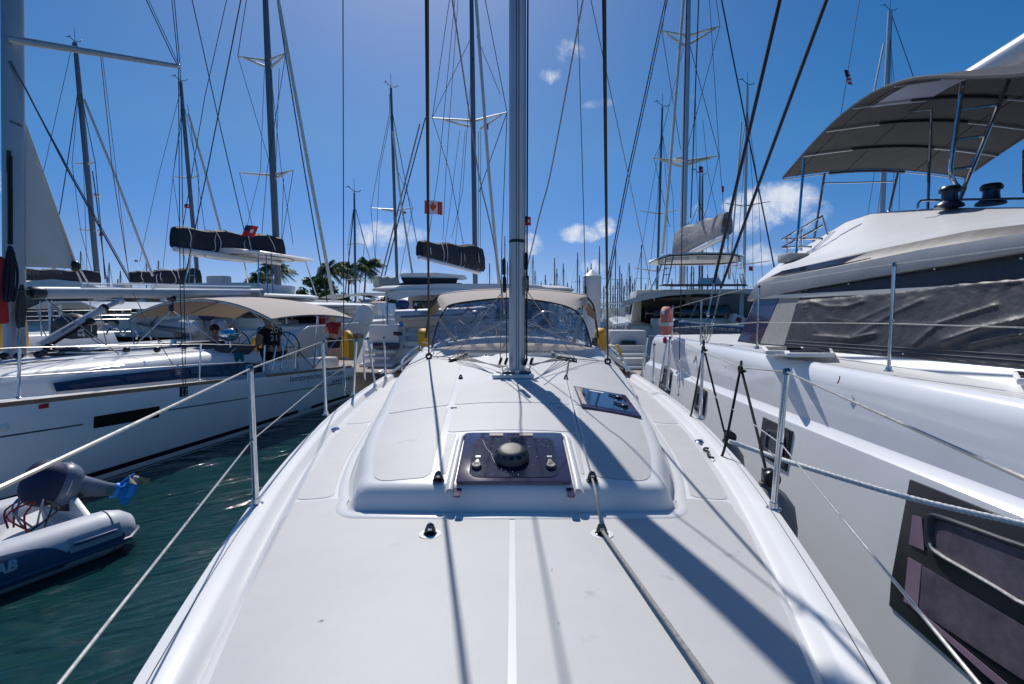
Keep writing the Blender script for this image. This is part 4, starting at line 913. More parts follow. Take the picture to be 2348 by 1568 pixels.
# laid rope: three strands wound round each other
R3 = []
for k in range(3):
    pts_ = []
    for i, p in enumerate(q):
        t = (q[min(i + 1, len(q) - 1)] - q[max(i - 1, 0)]).normalized(); x = t.cross(V((0, 0, 1))).normalized(); y = t.cross(x); a = i * .62 + k * 2.094; pts_.append(p + (x * cos(a) + y * sin(a)) * .006)
    m.tube(pts_, .0085, 7)
tg(ob('mooring_rope', m, ropew, None, kind='thing'), 'thick white laid mooring rope sagging along the hull of the near catamaran', 'rope')
del bpy.data.objects['mooring_rope']['kind']
# horseshoe lifebuoy on the catamaran's stern rail
LB_ = thing('horseshoe_buoy', 'faded red and white horseshoe lifebuoy on the near catamaran stern rail', 'lifebuoy', P(1527, 775, 7.2))
def horseshoe(parent, c, w, h, d, mt, yaw=0, band=None):
    R = Matrix.Rotation(yaw, 3, 'Z'); m = M(); path = []
    for i in range(25):
        a = radians(-60) + radians(300) * i / 24; path.append((w / 2 * .62 * cos(a), h / 2 * .72 * sin(a) ))
    path = [(-w * .30, -h * .42), (-w * .33, -h * .1), (-w * .33, h * .15), (-w * .24, h * .33), (0, h * .40), (w * .24, h * .33), (w * .33, h * .15), (w * .33, -h * .1), (w * .30, -h * .42)]
    pp = [c + R @ V((x, 0, z)) for x, z in path]; pp = bez(pp, 4)
    rings = []
    for i, p in enumerate(pp):
        t = (pp[min(i + 1, len(pp) - 1)] - pp[max(i - 1, 0)]).normalized(); nrm = R @ V((0, 1, 0)); x = t.cross(nrm).normalized()
        rings.append([p + x * (w * .16) * (abs(cos(b)) ** .6) * (1 if cos(b) > 0 else -1) + nrm * (d / 2) * (abs(sin(b)) ** .6) * (1 if sin(b) > 0 else -1) for b in [2 * pi * k / 12 for k in range(12)]])
    m.loft(rings); return ob('buoy_foam', m, mt, parent, smooth=50)
c = P(1527, 738, 7.2); horseshoe(LB_, c, .34, .44, .13, redf, radians(62))
R = Matrix.Rotation(radians(62), 3, 'Z'); m = M(); m.box(c + V((0, 0, -.03)), (.36, .145, .05), R=R); ob('reflective_band', m, mat('reflective_white', (.6, .6, .6), .5), LB_)
m = M(); m.box(c - R @ V((.0, .0, .0)) + V((-.02, 0, 0)), (.30, .05, .36), R=R); ob('white_backing', m, whitec, LB_, bevel=.03)
m = M(); m.lathe(c + V((-.02, -.02, -.32)), [(.02, 0), (.03, .03), (.03, .08), (.01, .1)], 10); ob('water_light', m, redm, LB_)

# ------------------------------------------------------------------ neighbour on the left: a cruising sloop seen from its port quarter
A4 = V((.235, .972, 0)).normalized(); N4 = V((A4.y, -A4.x, 0)); O4 = V((-6.50, 6.32, 0))
def L4(s, t, z): return O4 + A4 * s + N4 * t + V((0, 0, z))
def l4(p): q = p - O4; return (q.dot(A4), q.dot(N4), q.z)
def T4(x, y, t): return PN(x, y, O4 + N4 * t, N4)
SL4 = thing('sloop', 'white sloop with teak rail, grey mast and tan bimini moored on the left', 'sailboat', L4(0, 0, 0))
sh4 = cv([(-4.7, 1.27), (-1.1, 1.145), (.98, 1.04), (3.2, .92), (5.4, .80)]); hb4 = cv([(-4.7, .02), (-4.2, .42), (-3.2, .95), (-2, 1.37), (-.8, 1.58), (.5, 1.62), (3, 1.62), (5.4, 1.60)])
m = M(); rings = []
for s in rows(-4.7, 5.4, 36):
    h, z = hb4(s), sh4(s); r = []
    for q, zz in ((.55, -.5), (.86, -.12), (.905, .0), (.935, .22), (.972, .55), (.992, z - .2), (1.0, z - .05), (.995, z)):
        r.append((h * q, zz))
    rings.append([L4(s, -t, zz) for t, zz in r[::-1]] + [L4(s, t, zz) for t, zz in r])
m.loft(rings, closed=False); m.add(rings[-1], [tuple(range(len(rings[-1])))]); ob('hull', m, gel2, SL4)
def side4(z0, z1, s0, s1, out=.004, n=30, zrel=False):
    """a strip lying on the hull side"""
    def tt(s, z):
        h, zs = hb4(s), sh4(s); k = [(-.12, .86), (0, .905), (.22, .935), (.55, .972), (zs - .2, .992), (zs - .05, 1.0), (zs, .995)]
        for (a, p), (b, q) in zip(k[:-1], k[1:]):
            if z <= b: return h * lerp(p, q, max(0, (z - a) / (b - a)))
        return h
    m = M(); m.loft([[L4(s, tt(s, z) + out, z) for z in (z0, lerp(z0, z1, .5), z1)] for s in rows(s0, s1, n)], closed=False); return m
ob('antifouling', side4(-.12, .03, -4.4, 5.38), antif, SL4); 
ob('boot_stripe', side4(.10, .165, -4.3, 3.55), antif, SL4); ob('boot_stripe', side4(.10, .165, 3.95, 5.36), antif, SL4)
for s in (3.68, 3.85): m = M(); m.lathe(L4(s, 1.535, .15), [(.025, 0), (.025, .02)], 12, Matrix((A4, V((0, 0, 1)), N4)).transposed()); ob('skin_fitting', m, aluL, SL4)
pin = mat('pinstripe', (.10, .10, .12), .4)
def on4(x, y):
    """point of the hull side seen at x, y"""
    t = 1.60
    for _ in range(6):
        p = T4(x, y, t); s, _, z = l4(p); h, zs = hb4(s), sh4(s)
        t = h * lerp(.905, 1.0, min(1, max(0, z / (zs - .05))) ** .6)
    return p
for a, b in (((-40, 1008), (189, 973)), ((386, 940), (600, 907)), ((600, 907), (790, 877))):
    m = M(); q = [on4(lerp(a[0], b[0], i / 10), lerp(a[1], b[1], i / 10)) + N4 * .004 for i in range(11)]; m.tube(q, .009, 4); ob('pinstripe', m, pin, SL4)
q = [on4(x, y) for x, y in ((215, 956), (218, 954.5), (363, 931), (365, 933), (364, 955), (361, 957), (216, 982), (214, 980))]; m = M(); m.prism([p + N4 * .008 for p in q], -N4 * .02); ob('hull_window', m, mat('black_port', (.003, .003, .004), .15), SL4, smooth=0)
q = [on4(x, y) for x, y in ((412, 888), (428, 886), (428, 907), (412, 910))]; m = M(); m.prism([p + N4 * .02 for p in q], -N4 * .02); cp = ob('chain_plate', m, mat('plate_dark', (.03, .035, .045), .3, .8), SL4)
for i in range(6): m = M(); m.ball(on4(416 + 8 * (i % 2), 892 + 6.5 * (i // 2)) + N4 * .022, .012, 8, 6); ob('bolt', m, steel, cp)
m = M(); m.lathe(on4(9, 980), [(.04, 0), (.04, .01), (.02, .02)], 14, Matrix((A4, V((0, 0, 1)), N4)).transposed()); ob('vent_button', m, gel, SL4)
m = M(); m.lathe(on4(634, 915), [(.04, 0), (.04, .01), (.02, .02)], 14, Matrix((A4, V((0, 0, 1)), N4)).transposed()); ob('vent_button', m, gel, SL4)
m = M(); m.box(on4(100, 931) + N4 * .004, (.09, .006, .05), R=Matrix((A4, N4, V((0, 0, 1)))).transposed()); m2 = ob('red_sticker', m, redm, SL4, smooth=0)
p = on4(664, 872) + N4 * .006; q = on4(812, 851) + N4 * .006; dx = (q - p).normalized()
tx = mat('print_grey', (.09, .09, .11), .5)
m = text_mesh('horizonyachtcharters.com', .17, p + V((0, 0, -.03)), dx, V((0, 0, 1)), .002); ob('lettering', m, tx, SL4, smooth=0)
p = on4(761, 877) + N4 * .006; m = text_mesh('SUN ODYSSEY 349', .13, p + V((0, 0, -.02)), (on4(815, 867) - on4(761, 877)).normalized(), V((0, 0, 1)), .002); ob('lettering', m, tx, SL4, smooth=0)
# deck, coachroof, windows
m = M(); rings = []
def zd4(s, t): return sh4(s) - .02 + .05 * (1 - min(1, abs(t) / 1.6) ** 2)
for s in rows(-4.6, 5.38, 30):
    h = hb4(s) - .01; rings.append([L4(s, h * k / 8, zd4(s, h * k / 8)) for k in range(-8, 9)])
m.loft(rings, closed=False); ob('deck', m, gel, SL4)
ch4 = cv([(-3.2, .02), (-2.6, .12), (-1.5, .22), (0, .33), (2, .42), (3.1, .44)]); cw4 = cv([(-3.2, .25), (-2.6, .6), (-1.5, .85), (0, 1.02), (2, 1.10), (3.1, 1.10)])
m = M(); rings = []
for s in rows(-3.2, 3.1, 26):
    w, h = cw4(s), ch4(s); r = []
    for t, z in ((1.06, 0), (1.0, .45), (.965, .75), (.91, .93), (.80, 1.02), (.5, 1.12), (.2, 1.18), (0, 1.19)): r.append((w * t, z * h))
    rings.append([L4(s, -t, zd4(s, t) + z) for t, z in r] + [L4(s, t, zd4(s, t) + z) for t, z in r[::-1]])
m.loft(rings, closed=False); m.add(rings[-1], [tuple(range(len(rings[-1])))]); ob('coachroof', m, gel, SL4, smooth=50)
def roof4(s, t): w = cw4(s); k = abs(t) / w; return zd4(s, t) + ch4(s) * (1.19 - .17 * (k / .8) ** 2)
poly = [(120, 878), (200, 866), (320, 853), (412, 843.5), (490, 837), (562, 831), (622, 835), (618, 849), (562, 859), (420, 869), (300, 881), (127, 898)]
def cab4(x, y):
    t = 1.08
    for _ in range(5): p = T4(x, y, t); s, _, z = l4(p); k = (z - zd4(s, t)) / max(ch4(s), .05); t = cw4(s) * (1.075 - .11 * max(0, min(1, k)))
    return p
q = [cab4(*c) + N4 * .012 for c in poly]; m = M(); n_ = len(q); m.add(q, [(0, 1, 10, 11), (1, 2, 9, 10), (2, 3, 8, 9) if False else (2, 3, 8, 9), (3, 4, 8), (4, 5, 7, 8) if False else (4, 5, 7, 8), (5, 6, 7)])
W4 = ob('cabin_window', m, blueglass, SL4, smooth=0)
for pg in ([(150, 884), (270, 866), (275, 874), (165, 891)], [(285, 864), (385, 851), (390, 862), (290, 873)], [(432, 845), (490, 839), (492, 853), (437, 858)]):
    m = M(); m.prism([cab4(*c) + N4 * .016 for c in pg], N4 * .002); ob('pane', m, purpglass, W4, smooth=0)
c = cab4(407, 855) + N4 * .02; m = M()
for k in range(9): a = k * 2 * pi / 9; m.add([c, c + A4 * cos(a - .12) * .02 + V((0, 0, sin(a - .12) * .02)), c + A4 * cos(a) * .085 + V((0, 0, sin(a) * .085)), c + A4 * cos(a + .12) * .02 + V((0, 0, sin(a + .12) * .02))], [(0, 1, 2, 3)])
ob('star_emblem', m, mat('pale_blue', (.35, .45, .6), .4), SL4, smooth=0)
for s0, s1 in ((-1.15, 1.75), (2.6, 3.0), (3.0, 5.3)):
    m = M(); m.loft([[L4(s, hb4(s) - .035, sh4(s) - .005), L4(s, hb4(s) + .004, sh4(s) - .005), L4(s, hb4(s) - .002, sh4(s) + .042), L4(s, hb4(s) - .035, sh4(s) + .042)] for s in rows(s0, s1, 14)]); ob('toe_rail', m, teak, SL4, smooth=30)
m = M(); m.box(L4(4.2, 0, .62), (2.0, 1.9, .05), R=Matrix((N4, A4, V((0, 0, 1)))).transposed()); ob('cockpit_sole', m, teak, SL4)
for t in (-1.15, 1.15): m = M(); m.loft([[L4(s, t - .2, sh4(s)), L4(s, t + .2, sh4(s)), L4(s, t + .15, sh4(s) + .24), L4(s, t - .12, sh4(s) + .24)] for s in rows(3.0, 5.2, 6)]); ob('cockpit_coaming', m, gel, SL4, bevel=.02)
R4 = Matrix((A4, N4, V((0, 0, 1)))).transposed()
# hatch and its solar vent, dark side hatch
q = [L4(.25, -.28, 0), L4(.95, -.28, 0), L4(.95, .28, 0), L4(.25, .28, 0)]; m = M(); m.prism([V((p.x, p.y, roof4(l4(p)[0], .2) + .02)) for p in q], (0, 0, .02)); h4 = ob('deck_hatch', m, darkglass, SL4, bevel=.004)
m = M(); m.lathe(L4(.6, 0, roof4(.6, 0) + .04), [(.16, 0), (.15, .03), (.09, .06), (.001, .06)], 18); ob('solar_vent', m, mat('vent_dark', (.07, .07, .075), .5), h4)
# mast and its fittings
zb = roof4(0, 0); m = M(); mb_, mt_ = T4(34, 842, 0), T4(29, -30, 0); mt_ = mb_ + (mt_ - mb_) * 1.8; sec = lambda k_: [mb_.lerp(mt_, k_) + A4 * (.122 * cos(a)) + N4 * (.068 * sin(a)) for a in [2 * pi * k / 24 for k in range(24)]]; m.loft([sec(0), sec(.4), sec(1)]); M4 = ob('mast', m, mat('mid_grey_mast', (.36, .39, .43), .38, .4, nscale=2, namt=.05), SL4)
p = T4(18, 274, .07); m = text_mesh('SELDEN', .038, T4(22, 279, .072), A4 * .97 - V((0, 0, .16)), V((0, 0, 1)), .002); ob('maker_name', m, black, M4, smooth=0)
for x, y0, y1 in ((20, 345, 395), (24, 430, 500)): m = M(); m.beam(T4(x, y0, .07), T4(x, y1, .07), .035, .03, N4); ob('halyard_exit', m, black, M4)
for x, r in ((19, .010), (24, .012), (27, .008)): m = M(); m.tube([T4(x, 350 + r * 1e3, .09), T4(x + 1, 560, .10)], r, 6); ob('halyard', m, blackr, SL4)
# spreader pointing at us, shrouds
A_, B_ = T4(19, 89, .10), PN(409, 152, O4 + N4 * 1.18, N4); 
m = M(); m.tube([A_, A_.lerp(B_, .05), B_], [.035, .05, .032], 10, ry=.022, up=(0, 0, 1)); SP4 = ob('spreader', m, mat('spreader_grey', (.45, .45, .45), .35, .3), SL4)
m = M(); m.ball(B_, .035, 10, 8); ob('spreader_tip', m, steel, SP4)
cpt = on4(420, 884)
def w4(name, pts, r, mt=rigdk, parent=SL4): m = M(); m.tube(pts, r, 5); return ob(name, m, mt, parent)
B2 = lambda x, y, Y: P(x, y, Y)
w4('shroud', [cpt, T4(413, 660, 1.40), B_ + N4 * 0, T4(391, -30, 1.05)], .006); w4('shroud', [cpt + A4 * .04, B_ + A4 * .03, T4(397, -30, 1.05) ], .006)
w4('intermediate_shroud', [B_, T4(396, 130, 1.1), T4(326, -20, .6)], .007); w4('intermediate_shroud', [B_ + A4 * .03, T4(331, -20, .6)], .005)
w4('boom_lift', [T4(22, 140, .09), T4(52, 190, .1), T4(155, 390, .1), T4(296, 642, .1)], .011, mat('lift_blue', (.05, .07, .13), .5)); w4('boom_lift', [T4(24, 139, .09), T4(160, 392, .1), T4(302, 645, .1)], .006)
w4('flag_halyard', [A_.lerp(B_, .5), T4(258, 392, .1), T4(297, 640, .1)], .006, mat('pink_line', (.35, .22, .25), .7)); w4('flag_halyard', [A_.lerp(B_, .51), T4(297, 648, .12)], .004, mat('pink_line', (.35, .22, .25), .7))
w4('backstay', [P(556, -20, 10.5), P(475, 392, 11), P(420, 655, 11.3), P(345, 745, 11.5)], .012)
w4('lower_shroud', [T4(55, 140, .1), T4(260, 420, .8), cpt + A4 * .1] if False else [T4(303, 665, .0), T4(340, 745, .7), T4(418, 872, 1.5)], .006)
# mainsail clew set from the furling mast
c0, c1, c2 = T4(50, 262, .0), T4(50, 612, .0), T4(178, 617, .0)
def sail(u, v):
    a = c0.lerp(c1, v); b = c0.lerp(c2, v); p = a.lerp(b, u); return p + N4 * .10 * sin(pi * u) * v
m = M(); m.slab(sail, 10, 24, N4 * .006); S4 = ob('mainsail_clew', m, sailm, SL4)
m = M(); m.slab(lambda u, v: sail(lerp(.94, 1.01, u), v) + N4 * .01, 1, 24, N4 * .006); ob('leech_strip', m, mat('uv_strip', (.40, .38, .33), .8), S4)
m = M(); m.ball(T4(172, 610, .05), (.07, .05, .08)); ob('clew_block', m, black, SL4)
w4('outhaul', [T4(176, 622, .05), T4(190, 655, .05)], .012, ropew); w4('outhaul', [T4(180, 612, .05), T4(204, 652, .05)], .012, ropew)
# boom with black gooseneck, vang
a, b = T4(88, 671, .0), T4(595, 671, .0); d = (b - a).normalized()
m = M(); m.tube([a, b], [.082, .082], 16, ry=.065, up=(0, 0, 1)); BM4 = ob('boom', m, mat('boom_grey', (.42, .45, .50), .5, .1, nscale=2, namt=.05), SL4)
m = M(); m.tube([a - d * .10, a + d * .06], .086, 14); m.box(a - d * .18, (.16, .07, .09), R=R4); ob('gooseneck', m, mat('black_cast', (.02, .022, .028), .4), BM4, bevel=.012)
m = M(); m.tube([b, b + d * .05], .087, 14); ob('end_cap', m, mat('cap_grey', (.2, .21, .23), .4), BM4)
m = text_mesh('SELDEN', .07, T4(575, 676, .09), d, V((0, 0, 1)), .002); ob('maker_name', m, black, BM4, smooth=0)
w4('boom_rope', [T4(190, 650, .0), T4(410, 655, .0), T4(575, 657, .0)], .010, ropew, BM4)
m = M(); va, vb = T4(90, 792, .0), T4(238, 706, .0); vc_ = T4(275, 690, .0); m.tube([va, vb], .055, 12, ry=.045); VG = ob('vang', m, mat('boom_grey', (.42, .45, .50)), SL4); m = M(); m.tube([vb, vc_], .036, 10); m.ball(vc_, .06); ob('vang_rod', m, aluL, VG)
m = M(); m.tube([va + (vb - va) * .98, vb + (vb - va) * .03], .060, 12); ob('vang_collar', m, black, VG); m = text_mesh('SELDEN', .06, T4(140, 764, .06), (vb - va).normalized(), V((0, 0, 1)), .002); ob('maker_name', m, black, VG, smooth=0)
for k in range(3): w4('vang_tackle', [T4(100 + k * 6, 800 - k * 2, .05), T4(208, 732 + k * 3, .05)], .008, blackr, VG)
for c_ in (T4(112, 797, .05), T4(205, 737, .05)): m = M(); m.ball(c_, (.085, .05, .055)); ob('vang_block', m, black, VG)
# coils of rope hung on the mast
def coil(cx, y0, y1, w, mt, t=.16, n=9, seed=1):
    rr = random.Random(seed); m = M()
    for k in range(n):
        o = rr.uniform(-w, w); zt, zb_ = y0 + rr.uniform(-3, 3), y1 + rr.uniform(-10, 4)
        q = [T4(cx + o * .25, zt, t), T4(cx + o + w * .35, lerp(zt, zb_, .5), t + .02), T4(cx + o * .9, zb_ - 6, t + .03), T4(cx + o * .7 - 2, zb_, t + .02), T4(cx + o - w * .45, zb_ - 7, t + .01), T4(cx + o - w * .4, lerp(zt, zb_, .5), t), T4(cx + o * .25 - 1, zt, t)]
        m.tube(bez(q, 4), .010, 5)
    m.torus(T4(cx, y0 + (y1 - y0) * .12, t), .035, .014, n=12, m=5); return ob('rope_coil', m, mt, SL4)
coil(24, 565, 690, 13, mat('navy_rope', (.010, .012, .03), .8), seed=2, n=14); coil(50, 655, 750, 9, mat('black_white_rope', (.05, .05, .05), .8, nscale=90, namt=.95), seed=3, n=14); coil(48, 745, 800, 8, mat('pale_rope', (.36, .38, .42), .8), seed=4, n=12)
m = M(); m.box(T4(-3, 665, .12), (.16, .08, .85), R=R4); ob('rope_bag', m, mat('dark_red_mesh', (.30, .012, .012), .8, nscale=60, namt=.6), SL4, bevel=.04)
m = M(); m.box(T4(-2, 770, -.9), (.5, .4, .42), R=R4); ob('yellow_case', m, yel, SL4, bevel=.05)
for x, y in ((30, 832), (46, 836), (58, 840), (70, 838), (84, 838), (18, 842)): m = M(); m.ball(T4(x, y, .2), (.05, .05, .04), 10, 6); ob('deck_block', m, black, SL4)
for y0, y1, k in ((828, 812, 0), (834, 815, 1), (840, 818, 2), (846, 822, 3)): w4('deck_line', [T4(60, y0 + 4, .3 + k * .05), T4(180, y0 + 8 - k * 4, .45 + k * .05), T4(420, y1, .55 + k * .05)], .008, ropeg)
rs = lambda s_, t_, dz=.02: L4(s_, t_, roof4(s_, t_) + dz)
for k in range(6):
    t_ = -.5 + k * .2; w4('deck_line', [rs(.12, t_ * .3, .05), rs(1.0, t_ * 1.15), rs(2.0, t_ * 1.25), rs(2.95, t_ * 1.3)], .010, [ropeg, blackr, ropew][k % 3])
for k, (s_, t_) in enumerate(((.15, .22), (.05, .30), (-.15, .28), (-.22, .15), (.3, .12), (1.0, .55), (1.35, .7), (-.9, .45), (1.9, .62))): m = M(); m.ball(rs(s_, t_, .05), (.055, .04, .045), 10, 6, R4); ob('deck_block', m, black, SL4)
for t_ in (-.62, .62): m = M(); m.lathe(rs(2.8, t_, 0), [(.07, 0), (.045, .04), (.05, .10), (.04, .13), (.001, .13)], 16); ob('winch', m, steel, SL4)
w4('genoa_sheet', [rs(.4, .75), rs(1.3, .85), rs(2.6, .8)], .011, ropew); w4('genoa_sheet', bez([rs(-2.2, .5), rs(-1.2, .62, .06), rs(.2, .70)], 4), .010, ropeg)
m = M(); q = [T4(x, y, .98) for x, y in ((178, 859), (187, 852), (300, 836), (520, 822), (530, 830))]; m.tube(bez(q, 4), .014, 6); ob('grab_rail', m, steel, SL4)
m = M(); q = [T4(x, y, .7) for x, y in ((335, 827), (420, 820), (545, 815))]; m.tube(q, .012, 6); m.box(q[1], (.2, .06, .06), R=R4); ob('genoa_track', m, mat('track_black', (.03, .04, .05), .3, .4), SL4)
# stanchions and guard wires
tp = []
for x0, y0, x1, y1 in ((42, 912, 45, 797), (457, 871, 460, 789), (604, 852, 607, 792), (622, 850, 633, 792), (644, 846, 650, 792), (676, 846, 678, 795), (683, 845, 676, 795), (724, 838, 726, 800)):
    b = on4(x0, y0); b.z = max(b.z, sh4(l4(b)[0])); t = PN(x1, y1, b, N4); tp.append(t); m = M(); m.tube([b, t], .0135, 8); o = ob('stanchion', m, steel, SL4); m = M(); m.ball(b, (.03, .03, .015), 8, 5); ob('base', m, steel, o)
w4('guard_wire', [L4(-4.0, .8, 1.75), tp[0], tp[1], tp[2], T4(785, 800, 1.55)], .005, wire_m); w4('guard_wire', [L4(-4.0, .8, 1.5), tp[0] - V((0, 0, .30)), tp[1] - V((0, 0, .30)), tp[2] - V((0, 0, .28))], .004, wire_m)
w4('guard_wire', [L4(-3, -1.2, 1.68), L4(5, -1.5, 1.40)], .004, wire_m)
# bimini
def bi4(u, v):
    s = lerp(2.75, 5.35, v); t = lerp(-1.62, 1.62, u); k = abs(t) / 1.62
    return L4(s, t, 2.40 - .36 * k ** 2.2 - .08 * (2 * v - 1) ** 2 - .04 * v)
m = M(); m.slab(bi4, 22, 12, (0, 0, .015)); BI = ob('bimini', m, tan, SL4, smooth=60)
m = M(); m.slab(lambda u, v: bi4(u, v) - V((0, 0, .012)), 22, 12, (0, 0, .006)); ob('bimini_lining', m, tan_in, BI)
for v in (0.0, .5, 1.0): m = M(); m.tube([bi4(i / 22, v) - V((0, 0, .02)) for i in range(23)], .014, 6); ob('bimini_bow', m, steel, BI)
m = M(); m.slab(lambda u, v: bi4(lerp(.38, .6, u), lerp(.15, .35, v)) + V((0, 0, .017)), 2, 2, (0, 0, .002)); ob('clear_panel', m, mat('clear_window_panel', (.42, .44, .55), .3), BI)
for u, sgn in ((0, -1), (1, 1)):
    for v in (0, .5, 1):
        p = bi4(u, v) - V((0, 0, .02)); foot = L4(4.05, sgn * 1.5, sh4(4) + .05); m = M(); m.tube([p, p.lerp(foot, .5), foot], .013, 6); ob('bimini_leg', m, steel, BI)
    m = M(); m.tube([bi4(u, 0) - V((0, 0, .02)), L4(2.4, sgn * 1.05, roof4(2.4, 1.0))], .010, 5); ob('bimini_strut', m, steel, BI)
w4('mainsheet', [T4(395, 680, .0), T4(398, 718, .0)], .012, blackr); m = M(); m.ball(T4(393, 684, .0), (.09, .04, .06)); m.ball(T4(392, 707, .0), (.04, .04, .07)); ob('mainsheet_block', m, black, SL4)
w4('lift_line', [T4(393, 712, .0), T4(300, 800, .4)], .010, ropew); w4('lift_line', [T4(395, 712, .0), T4(545, 818, .9)], .010, ropew); w4('lift_line', [T4(110, 690, .0), T4(215, 770, .3), T4(273, 812, .6)], .010, ropeg)
# folded sprayhood, towel, wheels, barbecue, horseshoe
m = M(); q = bez([T4(408, 797, .3), T4(450, 800, .55), T4(500, 802, .8), T4(552, 806, .95), T4(575, 812, .8)], 5); m.tube(q, [.05 + .012 * sin(i * 1.7) + .003 * i for i in range(len(q))], 10); m.ball(T4(540, 800, .9), (.42, .16, .10), 14, 8, R4); ob('folded_sprayhood', m, mat('brown_canvas', (.095, .08, .075), .85, nscale=8, namt=.25, bscale=9, bstr=.7, bdist=.05), SL4)
m = M(); m.slab(lambda u, v: T4(538 + u * 20, 806 + v * 26, 1.02 + .06 * sin(v * 2.5) + .02 * sin(u * 9)), 8, 8, N4 * .01); ob('towel', m, mat('teal_towel', (.01, .16, .20), .9, bscale=30, bstr=.5), SL4)
for t in (-.62, .62):
    m = M(); c = L4(4.35, t, 1.32); R = Matrix((N4, V((0, 0, 1)), A4)).transposed(); m.torus(c, .33, .014, R=R)
    for k in range(5): m.tube([c, c + R @ V((.33 * cos(k * 1.257), .33 * sin(k * 1.257), 0))], .008, 4)
    ob('steering_wheel', m, mat('wheel_black', (.015, .015, .016), .5), SL4); m = M(); m.box(L4(4.2, t, .95), (.2, .2, .7), R=R4); ob('pedestal', m, gelg, SL4, bevel=.03)
bb = thing('barbecue', 'polished steel kettle barbecue on the rail of the left-hand sloop', 'barbecue', T4(527, 790, 1.0))
c = T4(527, 766, 1.0); m = M(); m.ball(c, (.19, .16, .12), 18, 10, R4); m.torus(c, .175, .008); ob('kettle', m, mat('chrome', (.65, .66, .68), .06, 1.0), bb)
m = M(); m.tube([c + V((0, 0, -.1)), c + V((0, 0, -.35))], .012, 6); ob('post', m, steel, bb); m = M(); m.tube([c - A4 * .05 + V((0, 0, .11)), c - A4 * .10 + V((0, 0, .24))], .005, 5); ob('lid_hook', m, steel, bb)
hs4 = thing('horseshoe_buoy', 'yellow horseshoe buoy on the far rail of the left-hand sloop, left of the men', 'lifebuoy', T4(585, 815, -1.3)); horseshoe(hs4, T4(590, 798, -1.3), .5, .55, .12, yel, radians(-40))
hs5 = thing('horseshoe_buoy', 'yellow horseshoe buoy on the near rail of the left-hand sloop, behind the woman in red', 'lifebuoy', T4(800, 815, 1.5)); horseshoe(hs5, T4(797, 793, 1.5) , .62, .66, .13, yel, radians(-55))
hs6 = thing('horseshoe_buoy', 'yellow horseshoe buoy on the left rail of the foreground boat beside its sprayhood', 'lifebuoy', P(968, 812, 7.4)); horseshoe(hs6, P(971, 788, 7.2), .34, .44, .14, yel, radians(-70))
hs7 = thing('horseshoe_buoy', 'yellow horseshoe buoy and its black light right of the foreground sprayhood', 'lifebuoy', P(1374, 812, 7.4)); horseshoe(hs7, P(1376, 785, 7.2), .32, .42, .14, yel, radians(70))
m = M(); m.tube([P(1365, 775, 7.1), P(1363, 800, 7.1)], .05, 10); ob('buoy_light', m, black, hs7)

